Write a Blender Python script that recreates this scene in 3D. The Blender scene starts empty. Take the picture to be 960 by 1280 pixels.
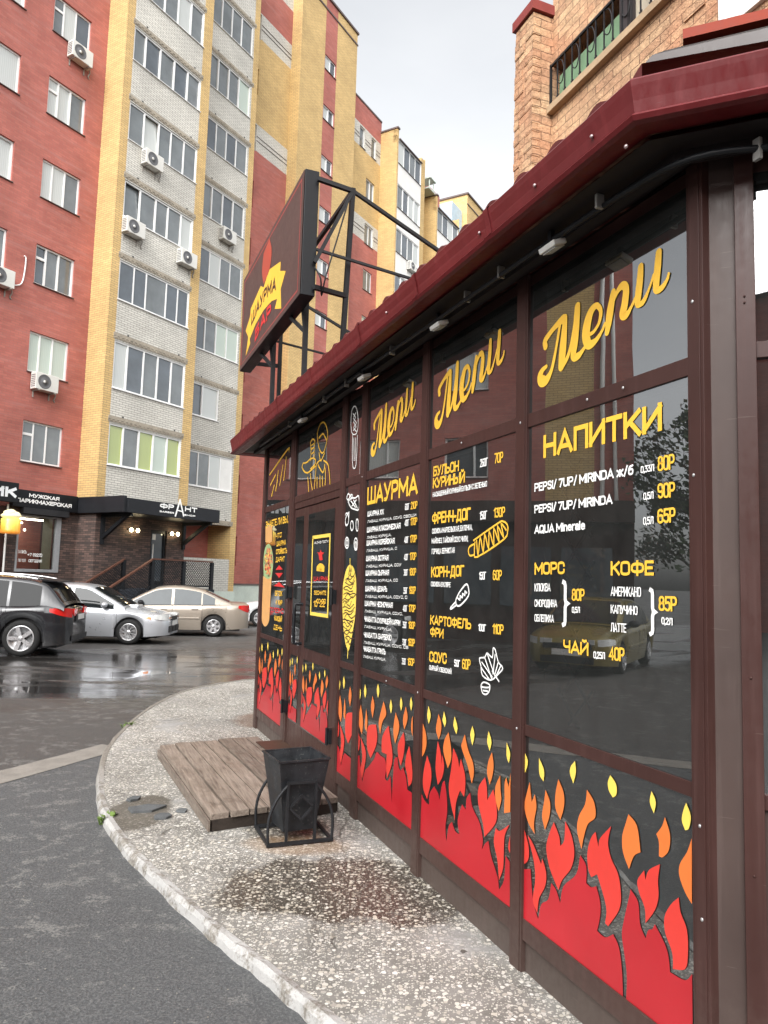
import bpy, bmesh, math, random, json
from mathutils import Vector, Matrix
from mathutils.geometry import tessellate_polygon
random.seed(7)
S = bpy.context.scene
COL = S.collection
R = math.radians

# ---------------------------------------------------------------- camera
F_PX, PITCH, ROLL, EYE = 918.509, 0.0929307, 0.0290200, 1.55
cam = bpy.data.cameras.new("camera")
cam.sensor_width = 36.0
cam.sensor_fit = 'AUTO'
cam.lens = F_PX / 1280.0 * 36.0
cam.clip_start, cam.clip_end = 0.05, 3000
camo = bpy.data.objects.new("camera", cam)
COL.objects.link(camo)
_f = Vector((0, math.cos(PITCH), math.sin(PITCH)))
_u0 = Vector((0, -math.sin(PITCH), math.cos(PITCH)))
_r0 = Vector((1, 0, 0))
_r = math.cos(ROLL) * _r0 + math.sin(ROLL) * _u0
_u = -math.sin(ROLL) * _r0 + math.cos(ROLL) * _u0
camo.matrix_world = Matrix(((_r.x, _u.x, -_f.x, 0), (_r.y, _u.y, -_f.y, 0), (_r.z, _u.z, -_f.z, EYE), (0, 0, 0, 1)))
S.camera = camo

# ---------------------------------------------------------------- sky, sun, exposure (overcast)
SUN_EL, SUN_AZ = R(40), R(197)
w = bpy.data.worlds.new("World")
S.world = w
w.use_nodes = True
nt = w.node_tree
bg = nt.nodes["Background"]
sky = nt.nodes.new("ShaderNodeTexSky")
sky.sky_type = 'NISHITA'
sky.sun_disc = False
sky.sun_elevation = SUN_EL
sky.sun_rotation = SUN_AZ
sky.air_density = 1.0
sky.dust_density = 4.0
sky.ozone_density = 1.0
hs = nt.nodes.new("ShaderNodeHueSaturation")
hs.inputs['Saturation'].default_value = 0.12
nt.links.new(sky.outputs[0], hs.inputs['Color'])
tc = nt.nodes.new("ShaderNodeTexCoord")
cmap = nt.nodes.new("ShaderNodeMapping")
cmap.inputs['Scale'].default_value = (1.0, 1.0, 2.6)
nt.links.new(tc.outputs['Generated'], cmap.inputs['Vector'])
cn = nt.nodes.new("ShaderNodeTexNoise")
cn.inputs['Scale'].default_value = 2.2
cn.inputs['Detail'].default_value = 6
nt.links.new(cmap.outputs[0], cn.inputs['Vector'])
cr = nt.nodes.new("ShaderNodeValToRGB")
cr.color_ramp.elements[0].position = .32
cr.color_ramp.elements[0].color = (.90, .91, .92, 1)
cr.color_ramp.elements[1].position = .66
cr.color_ramp.elements[1].color = (1.06, 1.06, 1.05, 1)
nt.links.new(cn.outputs['Fac'], cr.inputs[0])
cm = nt.nodes.new("ShaderNodeMix")
cm.data_type = 'RGBA'
cm.blend_type = 'MULTIPLY'
cm.inputs[0].default_value = 1
nt.links.new(hs.outputs[0], cm.inputs[6])
nt.links.new(cr.outputs[0], cm.inputs[7])
nt.links.new(cm.outputs[2], bg.inputs['Color'])
bg.inputs['Strength'].default_value = 0.15
sl = bpy.data.lights.new("sun", 'SUN')
sl.energy = 1.4
sl.angle = R(110)
sl.color = (1.0, 0.97, 0.93)
so = bpy.data.objects.new("sun", sl)
COL.objects.link(so)
_d = Vector((math.sin(SUN_AZ) * math.cos(SUN_EL), math.cos(SUN_AZ) * math.cos(SUN_EL), math.sin(SUN_EL)))
so.rotation_euler = _d.to_track_quat('Z', 'Y').to_euler()
S.view_settings.view_transform = 'Standard'
S.view_settings.look = 'None'
S.view_settings.gamma = 1.0
S.view_settings.exposure = 1.36
S.view_settings.use_curve_mapping = False
S.render.engine = 'CYCLES'
S.cycles.use_denoising = True
S.cycles.max_bounces = 8
S.cycles.transparent_max_bounces = 12
S.cycles.caustics_reflective = False
S.cycles.caustics_refractive = False

# ---------------------------------------------------------------- node helpers
class NT:
    def __init__(s, name):
        s.m = bpy.data.materials.new(name)
        s.m.use_nodes = True
        s.t = s.m.node_tree
        s.b = s.t.nodes["Principled BSDF"]
        s.o = s.t.nodes["Material Output"]
    def n(s, typ, **kw):
        x = s.t.nodes.new(typ)
        for k, v in kw.items():
            if k.startswith('i_'):
                key = k[2:].replace('_', ' ')
                x.inputs[key].default_value = v
            else:
                setattr(x, k, v)
        return x
    def l(s, a, b):
        s.t.links.new(a, b)
    def coord(s, scale=(1, 1, 1), rot=(0, 0, 0), src='Object'):
        c = s.n('ShaderNodeTexCoord')
        m = s.n('ShaderNodeMapping')
        m.inputs['Scale'].default_value = scale
        m.inputs['Rotation'].default_value = rot
        s.l(c.outputs[src], m.inputs['Vector'])
        return m.outputs[0]
    def noise(s, vec, scale, detail=3, rough=.55, dist=0):
        x = s.n('ShaderNodeTexNoise')
        x.inputs['Scale'].default_value = scale
        x.inputs['Detail'].default_value = detail
        x.inputs['Roughness'].default_value = rough
        x.inputs['Distortion'].default_value = dist
        s.l(vec, x.inputs['Vector'])
        return x.outputs['Fac']
    def ramp(s, fac, pts):
        x = s.n('ShaderNodeValToRGB')
        e = x.color_ramp.elements
        while len(e) < len(pts):
            e.new(0.5)
        for i, (p, c) in enumerate(pts):
            e[i].position = p
            e[i].color = tuple(c) + (1,) if not isinstance(c, (int, float)) else (c, c, c, 1)
        s.l(fac, x.inputs[0])
        return x.outputs[0]
    def mix(s, fac, a, b, mode='MIX'):
        x = s.n('ShaderNodeMix', data_type='RGBA', blend_type=mode)
        for ii, v in ((0, fac), (6, a), (7, b)):
            inp = x.inputs[ii]
            if isinstance(v, (int, float)):
                inp.default_value = v if ii == 0 else (v, v, v, 1)
            elif isinstance(v, tuple):
                inp.default_value = v + (1,)
            else:
                s.l(v, inp)
        return x.outputs[2]
    def math(s, op, a, b=0.0, c=None):
        x = s.n('ShaderNodeMath', operation=op)
        for i, v in enumerate((a, b) if c is None else (a, b, c)):
            if isinstance(v, (int, float)):
                x.inputs[i].default_value = v
            else:
                s.l(v, x.inputs[i])
        return x.outputs[0]
    def setc(s, c):
        if isinstance(c, tuple):
            s.b.inputs['Base Color'].default_value = c + (1,)
        else:
            s.l(c, s.b.inputs['Base Color'])
    def setr(s, r):
        if isinstance(r, (int, float)):
            s.b.inputs['Roughness'].default_value = r
        else:
            s.l(r, s.b.inputs['Roughness'])
    def bump(s, h, strength=.4, dist=.01):
        x = s.n('ShaderNodeBump')
        x.inputs['Strength'].default_value = strength
        x.inputs['Distance'].default_value = dist
        s.l(h, x.inputs['Height'])
        s.l(x.outputs[0], s.b.inputs['Normal'])

def plain(name, c, rough=.5, metal=0.0, var=.18, vs=3.0, emit=0, bump=0, bs=60, spec=None):
    k = NT(name)
    if spec is None:
        spec = .25 if max(c) < .14 else .5
    k.b.inputs['Specular IOR Level'].default_value = spec
    v = k.coord()
    f = k.noise(v, vs, 5, .6)
    f2 = k.noise(v, vs * 9, 3, .6)
    f = k.math('ADD', k.math('MULTIPLY', f, .65), k.math('MULTIPLY', f2, .35))
    lo = tuple(x * (1 - var) for x in c)
    hi = tuple(min(1, x * (1 + var)) for x in c)
    col = k.ramp(f, [(.32, lo), (.68, hi)])
    k.setc(col)
    k.setr(k.ramp(f, [(.3, max(.02, rough - .08)), (.7, min(1, rough + .1))]))
    k.b.inputs['Metallic'].default_value = metal
    if emit:
        k.l(col, k.b.inputs['Emission Color'])
        k.b.inputs['Emission Strength'].default_value = emit
    if bump:
        k.bump(k.noise(v, bs, 3), bump, .004)
    return k.m

def brick(name, c1, c2, mortar, bw=.26, bh=.077, mort=.012, rough=.8, stain=.25, bumpd=.35, tint=None, squash=1):
    k = NT(name)
    c = k.n('ShaderNodeTexCoord')
    sp = k.n('ShaderNodeSeparateXYZ')
    k.l(c.outputs['Object'], sp.inputs[0])
    cb = k.n('ShaderNodeCombineXYZ')
    k.l(k.math('ADD', sp.outputs[0], sp.outputs[1]), cb.inputs[0])
    k.l(sp.outputs[2], cb.inputs[1])
    b = k.n('ShaderNodeTexBrick')
    b.inputs['Scale'].default_value = 1
    b.inputs['Brick Width'].default_value = bw
    b.inputs['Row Height'].default_value = bh
    b.inputs['Mortar Size'].default_value = mort / 2
    b.inputs['Mortar Smooth'].default_value = .2
    b.inputs['Color1'].default_value = c1 + (1,)
    b.inputs['Color2'].default_value = c2 + (1,)
    b.inputs['Mortar'].default_value = mortar + (1,)
    k.l(cb.outputs[0], b.inputs['Vector'])
    big = k.noise(c.outputs['Object'], .55, 6, .65)
    col = k.mix(1, b.outputs['Color'], k.ramp(big, [(.3, 1 - stain), (.7, 1 + stain * .4)]), 'MULTIPLY')
    cb2 = k.n('ShaderNodeCombineXYZ')
    k.l(k.math('MULTIPLY', k.math('ADD', sp.outputs[0], sp.outputs[1]), .35), cb2.inputs[0])
    k.l(k.math('MULTIPLY', sp.outputs[2], 4.0), cb2.inputs[1])
    streak = k.noise(cb2.outputs[0], 1.3, 4, .6)
    if tint:
        col = k.mix(k.ramp(streak, [(.52, 0.0), (.75, .55)]), col, tint)
    k.setc(col)
    k.setr(rough)
    k.bump(k.math('ADD', k.math('MULTIPLY', b.outputs['Fac'], -1), k.math('MULTIPLY', k.noise(c.outputs['Object'], 40, 3), .4)), bumpd, .012)
    return k.m

# ---------------------------------------------------------------- mesh builder
class MB:
    def __init__(s):
        s.v, s.f, s.m, s.sm = [], [], [], []
    def add(s, vs, fs, mi=0, smooth=False):
        o = len(s.v)
        s.v += [tuple(p) for p in vs]
        for f in fs:
            s.f.append(tuple(i + o for i in f))
            s.m.append(mi)
            s.sm.append(smooth)
        return s
    def box(s, x0, x1, y0, y1, z0, z1, mi=0, M=None):
        vs = [Vector((x, y, z)) for z in (z0, z1) for y in (y0, y1) for x in (x0, x1)]
        if M:
            vs = [M @ p for p in vs]
        return s.add(vs, [(0, 2, 3, 1), (4, 5, 7, 6), (0, 1, 5, 4), (2, 6, 7, 3), (0, 4, 6, 2), (1, 3, 7, 5)], mi)
    def quad(s, a, b, c, d, mi=0):
        return s.add([a, b, c, d], [(0, 1, 2, 3)], mi)
    def bar(s, p, q, wd, ht, mi=0, up=(0, 0, 1)):
        p, q = Vector(p), Vector(q)
        d = (q - p)
        L = d.length
        d.normalize()
        up = Vector(up)
        sd = d.cross(up)
        if sd.length < 1e-4:
            sd = d.cross(Vector((1, 0, 0)))
        sd.normalize()
        u2 = sd.cross(d)
        vs = []
        for e in (p, q):
            for a, b in ((-1, -1), (1, -1), (1, 1), (-1, 1)):
                vs.append(e + sd * a * wd / 2 + u2 * b * ht / 2)
        return s.add(vs, [(3, 2, 1, 0), (4, 5, 6, 7), (0, 1, 5, 4), (1, 2, 6, 5), (2, 3, 7, 6), (3, 0, 4, 7)], mi)
    def tube(s, pts, r, mi=0, n=8, caps=True):
        pts = [Vector(p) for p in pts]
        rr = r if isinstance(r, (list, tuple)) else [r] * len(pts)
        rings, prev = [], None
        for i, p in enumerate(pts):
            t = (pts[min(i + 1, len(pts) - 1)] - pts[max(i - 1, 0)])
            t.normalize()
            if prev is None:
                a = t.cross(Vector((0, 0, 1)))
                if a.length < .05:
                    a = t.cross(Vector((1, 0, 0)))
            else:
                a = prev - t * prev.dot(t)
            a.normalize()
            b = t.cross(a)
            prev = a
            rings.append([p + (a * math.cos(2 * math.pi * k / n) + b * math.sin(2 * math.pi * k / n)) * rr[i] for k in range(n)])
        vs = [q for g in rings for q in g]
        fs = []
        for i in range(len(pts) - 1):
            for k in range(n):
                fs.append((i * n + k, i * n + (k + 1) % n, (i + 1) * n + (k + 1) % n, (i + 1) * n + k))
        s.add(vs, fs, mi, True)
        if caps:
            s.add(rings[0], [tuple(range(n))[::-1]], mi)
            s.add(rings[-1], [tuple(range(n))], mi)
        return s
    def lathe(s, prof, mi=0, n=24, axis='z', M=None):
        vs, fs = [], []
        for r, z in prof:
            for k in range(n):
                a = 2 * math.pi * k / n
                p = Vector((r * math.cos(a), r * math.sin(a), z)) if axis == 'z' else Vector((r * math.cos(a), z, r * math.sin(a)))
                vs.append(M @ p if M else p)
        for i in range(len(prof) - 1):
            for k in range(n):
                fs.append((i * n + k, i * n + (k + 1) % n, (i + 1) * n + (k + 1) % n, (i + 1) * n + k))
        return s.add(vs, fs, mi, True)
    def ell(s, c, r, mi=0, n=12, m=8):
        vs, fs = [], []
        for i in range(m + 1):
            a = math.pi * i / m - math.pi / 2
            for k in range(n):
                b = 2 * math.pi * k / n
                vs.append((c[0] + r[0] * math.cos(a) * math.cos(b), c[1] + r[1] * math.cos(a) * math.sin(b), c[2] + r[2] * math.sin(a)))
        for i in range(m):
            for k in range(n):
                fs.append((i * n + k, i * n + (k + 1) % n, (i + 1) * n + (k + 1) % n, (i + 1) * n + k))
        return s.add(vs, fs, mi, True)
    def fill(s, pts3, mi=0):
        """flat polygon, possibly concave"""
        vs = [Vector(p) for p in pts3]
        tris = tessellate_polygon([vs])
        return s.add(vs, [tuple(t) for t in tris], mi)
    def prism(s, pts3, vec, mi=0):
        a = [Vector(p) for p in pts3]
        v = Vector(vec)
        b = [p + v for p in a]
        tris = [tuple(t) for t in tessellate_polygon([a])]
        n = len(a)
        s.add(a, [t for t in tris], mi)
        s.add(b, [t[::-1] for t in tris], mi)
        s.add(a + b, [(i, (i + 1) % n, n + (i + 1) % n, n + i) for i in range(n)], mi)
        return s
    def build(s, name, mats, parent=None, bevel=0, fix=True, auto=None):
        me = bpy.data.meshes.new(name)
        me.from_pydata(s.v, [], s.f)
        if not isinstance(mats, (list, tuple)):
            mats = [mats]
        for m in mats:
            me.materials.append(m)
        for i, p in enumerate(me.polygons):
            p.material_index = s.m[i]
            p.use_smooth = s.sm[i]
        if fix:
            bm = bmesh.new()
            bm.from_mesh(me)
            bmesh.ops.recalc_face_normals(bm, faces=bm.faces)
            bm.to_mesh(me)
            bm.free()
        me.update()
        o = bpy.data.objects.new(name, me)
        COL.objects.link(o)
        if parent:
            o.parent = parent
        if bevel:
            b = o.modifiers.new('bevel', 'BEVEL')
            b.width = bevel
            b.segments = 2
            b.limit_method = 'ANGLE'
        return o

def tag(o, label=None, cat=None, group=None, kind=None):
    if label: o['label'] = label
    if cat: o['category'] = cat
    if group: o['group'] = group
    if kind: o['kind'] = kind
    return o

def thing(name, label, cat, loc=(0, 0, 0), rz=0.0, group=None):
    o = bpy.data.objects.new(name, None)
    o.empty_display_size = .2
    COL.objects.link(o)
    o.location = loc
    o.rotation_euler = (0, 0, rz)
    return tag(o, label, cat, group)

def copy_tree(o, parent=None):
    c = o.copy()
    COL.objects.link(c)
    if parent:
        c.parent = parent
    for ch in list(o.children):
        copy_tree(ch, c)
    return c

# ---------------------------------------------------------------- stroke lettering
def _arc(*p):
    return list(p)
_O = [(0, .2), (0, .8), (.06, .94), (.2, 1), (.46, 1), (.6, .94), (.66, .8), (.66, .2), (.6, .06), (.46, 0), (.2, 0), (.06, .06), (0, .2)]
GL = {
 'А': (.76, [[(0, 0), (.38, 1), (.76, 0)], [(.14, .28), (.62, .28)]]),
 'Б': (.62, [[(.56, 1), (0, 1), (0, 0), (.4, 0), (.56, .06), (.62, .18), (.62, .38), (.56, .51), (.4, .57), (0, .57)]]),
 'В': (.63, [[(.4, .53), (.54, .6), (.59, .72), (.59, .83), (.53, .95), (.4, 1), (0, 1), (0, 0), (.42, 0), (.57, .07), (.63, .2), (.63, .34), (.56, .48), (.4, .53), (0, .53)]]),
 'Г': (.52, [[(0, 0), (0, 1), (.52, 1)]]),
 'Д': (.8, [[(0, -.17), (0, 0), (.8, 0), (.8, -.17)], [(.12, 0), (.2, .5), (.22, 1), (.68, 1), (.68, 0)]]),
 'Е': (.54, [[(.54, 1), (0, 1), (0, 0), (.54, 0)], [(0, .51), (.46, .51)]]),
 'Ж': (1.0, [[(.5, 0), (.5, 1)], [(0, 1), (.5, .5), (1, 1)], [(0, 0), (.36, .5)], [(1, 0), (.64, .5)]]),
 'З': (.6, [[(0, .84), (.07, .95), (.2, 1), (.4, 1), (.53, .93), (.56, .8), (.54, .65), (.45, .55), (.2, .53)], [(.42, .53), (.55, .46), (.6, .32), (.6, .18), (.52, .05), (.38, 0), (.2, 0), (.06, .05), (0, .17)]]),
 'И': (.66, [[(0, 1), (0, 0)], [(0, .06), (.66, .94)], [(.66, 1), (.66, 0)]]),
 'Й': (.66, [[(0, 1), (0, 0)], [(0, .06), (.66, .94)], [(.66, 1), (.66, 0)], [(.18, 1.26), (.33, 1.18), (.48, 1.26)]]),
 'К': (.64, [[(0, 0), (0, 1)], [(.62, 1), (.06, .46)], [(.22, .6), (.64, 0)]]),
 'Л': (.7, [[(0, 0), (.1, .06), (.15, .3), (.18, 1), (.7, 1), (.7, 0)]]),
 'М': (.84, [[(0, 0), (0, 1)], [(0, .95), (.42, .3), (.84, .95)], [(.84, 1), (.84, 0)]]),
 'Н': (.64, [[(0, 0), (0, 1)], [(.64, 0), (.64, 1)], [(0, .51), (.64, .51)]]),
 'О': (.66, [_O]),
 'П': (.64, [[(0, 0), (0, 1), (.64, 1), (.64, 0)]]),
 'Р': (.61, [[(0, 0), (0, 1), (.4, 1), (.55, .94), (.61, .81), (.61, .64), (.55, .51), (.4, .44), (0, .44)]]),
 'С': (.62, [[(.62, .72), (.62, .82), (.56, .94), (.42, 1), (.2, 1), (.06, .94), (0, .82), (0, .18), (.06, .06), (.2, 0), (.42, 0), (.56, .06), (.62, .18), (.62, .28)]]),
 'Т': (.62, [[(0, 1), (.62, 1)], [(.31, 0), (.31, 1)]]),
 'У': (.66, [[(0, 1), (.36, .3)], [(.66, 1), (.3, .1), (.2, 0), (.06, 0)]]),
 'Ф': (.9, [[(.45, -.04), (.45, 1.04)], [(0, .4), (0, .64), (.08, .78), (.25, .84), (.65, .84), (.82, .78), (.9, .64), (.9, .4), (.82, .26), (.65, .2), (.25, .2), (.08, .26), (0, .4)]]),
 'Х': (.7, [[(0, 0), (.7, 1)], [(0, 1), (.7, 0)]]),
 'Ц': (.7, [[(0, 1), (0, 0), (.7, 0), (.7, -.17)], [(.6, 0), (.6, 1)]]),
 'Ч': (.6, [[(0, 1), (0, .62), (.06, .5), (.22, .44), (.6, .5)], [(.6, 0), (.6, 1)]]),
 'Ш': (.94, [[(0, 1), (0, 0), (.94, 0), (.94, 1)], [(.47, 0), (.47, 1)]]),
 'Щ': (1.0, [[(0, 1), (0, 0), (1.0, 0), (1.0, -.17)], [(.45, 0), (.45, 1)], [(.9, 0), (.9, 1)]]),
 'Ъ': (.75, [[(0, 1), (.16, 1), (.16, 0), (.55, 0), (.69, .06), (.75, .18), (.75, .38), (.69, .5), (.55, .56), (.16, .56)]]),
 'Ы': (.9, [[(0, 1), (0, 0), (.35, 0), (.49, .06), (.55, .18), (.55, .38), (.49, .5), (.35, .56), (0, .56)], [(.9, 0), (.9, 1)]]),
 'Ь': (.6, [[(0, 1), (0, 0), (.4, 0), (.54, .06), (.6, .18), (.6, .38), (.54, .5), (.4, .56), (0, .56)]]),
 'Э': (.62, [[(0, .8), (.06, .94), (.2, 1), (.42, 1), (.56, .94), (.62, .82), (.62, .18), (.56, .06), (.42, 0), (.2, 0), (.06, .06), (0, .2)], [(.2, .51), (.62, .51)]]),
 'Ю': (.95, [[(0, 0), (0, 1)], [(0, .51), (.32, .51)], [(x + .31, y) for x, y in _O]]),
 'Я': (.62, [[(.62, 0), (.62, 1), (.22, 1), (.06, .94), (0, .81), (0, .66), (.06, .53), (.22, .47), (.62, .47)], [(.25, .47), (0, 0)]]),
 '0': (.6, [[(x * .91, y) for x, y in _O]]),
 '1': (.3, [[(0, .8), (.26, 1), (.26, 0)]]),
 '2': (.58, [[(0, .76), (.03, .9), (.16, 1), (.42, 1), (.55, .9), (.57, .74), (.5, .58), (0, 0), (.58, 0)]]),
 '3': (.58, [[(0, .98), (.52, 1), (.25, .6), (.42, .58), (.55, .48), (.58, .3), (.55, .12), (.42, 0), (.16, 0), (0, .1)]]),
 '4': (.62, [[(.46, 0), (.46, 1), (0, .26), (.62, .26)]]),
 '5': (.58, [[(.54, 1), (.06, 1), (.03, .55), (.38, .6), (.53, .52), (.58, .34), (.56, .14), (.42, 0), (.16, 0), (0, .1)]]),
 '6': (.6, [[(.54, .9), (.42, 1), (.2, 1), (.06, .94), (0, .8), (0, .18), (.06, .06), (.2, 0), (.4, 0), (.54, .06), (.6, .18), (.6, .38), (.54, .52), (.4, .57), (.16, .56), (.02, .46)]]),
 '7': (.56, [[(0, 1), (.56, 1), (.18, 0)]]),
 '8': (.6, [[(.18, .54), (.06, .62), (.03, .78), (.07, .93), (.2, 1), (.4, 1), (.53, .93), (.57, .78), (.54, .62), (.42, .54), (.18, .54), (.05, .46), (0, .3), (0, .16), (.07, .05), (.2, 0), (.4, 0), (.53, .05), (.6, .16), (.6, .3), (.55, .46), (.42, .54)]]),
 '9': (.6, [[(.06, .1), (.18, 0), (.4, 0), (.54, .06), (.6, .2), (.6, .82), (.54, .94), (.4, 1), (.2, 1), (.06, .94), (0, .82), (0, .62), (.06, .48), (.2, .43), (.44, .44), (.58, .54)]]),
 'S': (.6, [[(.58, .84), (.5, .96), (.38, 1), (.2, 1), (.06, .94), (.02, .8), (.06, .62), (.2, .54), (.42, .48), (.56, .38), (.6, .22), (.54, .06), (.4, 0), (.18, 0), (.05, .05), (0, .16)]]),
 'I': (.02, [[(0, 0), (0, 1)]]),
 'U': (.64, [[(0, 1), (0, .2), (.06, .06), (.2, 0), (.44, 0), (.58, .06), (.64, .2), (.64, 1)]]),
 'R': (.62, [[(0, 0), (0, 1), (.4, 1), (.55, .94), (.6, .81), (.6, .66), (.55, .53), (.4, .47), (0, .47)], [(.35, .47), (.62, 0)]]),
 'N': (.66, [[(0, 0), (0, 1)], [(0, .95), (.66, .05)], [(.66, 1), (.66, 0)]]),
 'D': (.66, [[(0, 0), (0, 1), (.42, 1), (.58, .93), (.66, .78), (.66, .22), (.58, .07), (.42, 0), (0, 0)]]),
 'Q': (.7, [_O, [(.4, .22), (.72, -.08)]]),
 'B': None, 'K': None, 'H': None, 'O': None, 'P': None, 'E': None, 'A': None, 'M': None, 'X': None, 'T': None, 'C': None,
 'i': (.02, [[(0, 0), (0, .68)], [(0, .9), (0, .96)]]),
 'n': (.46, [[(0, 0), (0, .7)], [(0, .55), (.1, .67), (.3, .7), (.42, .62), (.46, .5), (.46, 0)]]),
 'e': (.5, [[(.02, .38), (.5, .38), (.48, .56), (.38, .68), (.2, .7), (.06, .6), (0, .42), (0, .25), (.07, .08), (.2, 0), (.36, 0), (.47, .1)]]),
 'r': (.3, [[(0, 0), (0, .7)], [(0, .5), (.1, .66), (.3, .7)]]),
 'a': (.46, [[(.03, .6), (.14, .7), (.32, .7), (.43, .62), (.46, .5), (.46, 0)], [(.46, .4), (.15, .38), (.02, .28), (.02, .12), (.12, 0), (.28, 0), (.46, .12)]]),
 'l': (.02, [[(0, 0), (0, 1)]]),
 'ж': (.74, [[(.37, 0), (.37, .7)], [(0, .7), (.37, .36), (.74, .7)], [(0, 0), (.28, .36)], [(.74, 0), (.46, .36)]]),
 'б': (.52, [[(.48, 1), (.2, .93), (.05, .75), (0, .45), (0, .2), (.08, .05), (.2, 0), (.34, 0), (.46, .06), (.52, .2), (.52, .4), (.45, .55), (.3, .62), (.1, .55), (.02, .4)]]),
 '/': (.36, [[(0, -.08), (.36, 1.06)]]), ',': (.06, [[(.05, .04), (0, -.14)]]), '.': (.04, [[(0, 0), (.02, .02)]]),
 '-': (.3, [[(0, .42), (.3, .42)]]), '(': (.2, [[(.2, 1.1), (.03, .8), (0, .5), (.03, .2), (.2, -.1)]]), ')': (.2, [[(0, 1.1), (.17, .8), (.2, .5), (.17, .2), (0, -.1)]]),
 '+': (.5, [[(0, .5), (.5, .5)], [(.25, .25), (.25, .75)]]),
 '}': (.5, [[(0, 1), (.15, .98), (.22, .92), (.22, .6), (.3, .53), (.5, .5), (.3, .47), (.22, .4), (.22, .08), (.15, .02), (0, 0)]]),
}
for a, b in zip('BKHOPEAMXTC', 'ВКНОРЕАМХТС'):
    GL[a] = GL[b]

def ribbon(pts, hw, closed=False, caps=True):
    """2D stroke outline -> (left, right) offset points"""
    P = [Vector((p[0], p[1])) for p in pts]
    q = [P[0]]
    for p in P[1:]:
        if (p - q[-1]).length > 1e-6:
            q.append(p)
    P = q
    if len(P) < 2:
        return None
    if caps and not closed:
        d0 = (P[0] - P[1]).normalized()
        d1 = (P[-1] - P[-2]).normalized()
        P[0] = P[0] + d0 * hw * caps
        P[-1] = P[-1] + d1 * hw * caps
    n = len(P)
    Lf, Rt = [], []
    for i in range(n):
        if closed:
            a, b = P[i] - P[(i - 2) % (n - 1)] if i in (0, n - 1) else P[i] - P[i - 1], P[1] - P[0] if i in (0, n - 1) else P[i + 1] - P[i]
        else:
            a = P[i] - P[max(i - 1, 0)] if i else P[1] - P[0]
            b = P[i + 1] - P[i] if i < n - 1 else a
        a = a.normalized()
        b = b.normalized()
        m = Vector((-a.y - b.y, a.x + b.x))
        if m.length < .3:
            m = Vector((-b.y, b.x))
        m.normalize()
        c = max(.45, m.dot(Vector((-b.y, b.x))))
        Lf.append(P[i] + m * hw / c)
        Rt.append(P[i] - m * hw / c)
    return Lf, Rt

def stroke(mb, pts, hw, to3, mi=0, closed=False, layer=0.0, caps=1.0):
    r = ribbon(pts, hw, closed, caps)
    if not r:
        return
    A, B = r
    n = len(A)
    vs = [to3(p.x, p.y, layer) for p in A] + [to3(p.x, p.y, layer) for p in B]
    mb.add(vs, [(i, i + 1, n + i + 1, n + i) for i in range(n - 1)], mi)

def lettering(mb, s, LB, RB, LT, to3, mi=0, weight=.09, gap=.22, layer0=0.0):
    """text fitted between baseline points LB-RB with cap height |LT-LB|; to3(x, y, layer) places it"""
    LB, RB, LT = Vector(LB), Vector(RB), Vector(LT)
    h = (LT - LB).length
    adv = 0
    items = []
    for ch in s:
        if ch == ' ':
            adv += .34
            continue
        g = GL.get(ch)
        if not g:
            continue
        items.append((adv, g))
        adv += g[0] + gap
    adv -= gap
    base = RB - LB
    Lx = base.length
    ux = base / Lx
    uy = Vector((0, 1))
    n = max(1, len(items))
    hw = min(weight * h, .105 * Lx / max(adv, .3))
    sx = (Lx - 2 * hw) / max(adv, .05)
    k = 0
    for a, (wd, strokes) in items:
        for st in strokes:
            pts = []
            for x, y in st:
                yy = hw + y * (h - 2 * hw)
                p = LB + ux * (hw + (a + x) * sx) + uy * yy
                pts.append((p.x, p.y))
            closed = len(st) > 3 and st[0] == st[-1]
            stroke(mb, pts, hw, to3, mi, closed, layer0 + (k % 5) * .00012)
            k += 1

def smooth_poly(pts, corner=62, sub=4):
    n = len(pts)
    P = [Vector(p) for p in pts]
    sharp = []
    for i in range(n):
        a = (P[i] - P[i - 1]).normalized()
        b = (P[(i + 1) % n] - P[i]).normalized()
        sharp.append(a.dot(b) < math.cos(R(corner)))
    out = []
    for i in range(n):
        p0, p1, p2, p3 = P[i - 1], P[i], P[(i + 1) % n], P[(i + 2) % n]
        if sharp[i]:
            p0 = p1 - (p2 - p1) * .5
        if sharp[(i + 1) % n]:
            p3 = p2 + (p2 - p1) * .5
        for k in range(sub):
            t = k / sub
            q = .5 * ((2 * p1) + (p2 - p0) * t + (2 * p0 - 5 * p1 + 4 * p2 - p3) * t * t + (3 * p1 - p0 - 3 * p2 + p3) * t ** 3)
            out.append(q)
    return out

def smooth_line(pts, sub=3):
    P = [Vector(p) for p in pts]
    n = len(P)
    if n < 3:
        return [tuple(p) for p in P]
    out = []
    for i in range(n - 1):
        p0, p1, p2, p3 = P[max(i - 1, 0)], P[i], P[i + 1], P[min(i + 2, n - 1)]
        for k in range(sub):
            t = k / sub
            out.append(tuple(.5 * ((2 * p1) + (p2 - p0) * t + (2 * p0 - 5 * p1 + 4 * p2 - p3) * t * t + (3 * p1 - p0 - 3 * p2 + p3) * t ** 3)))
    out.append(tuple(P[-1]))
    return out
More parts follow.
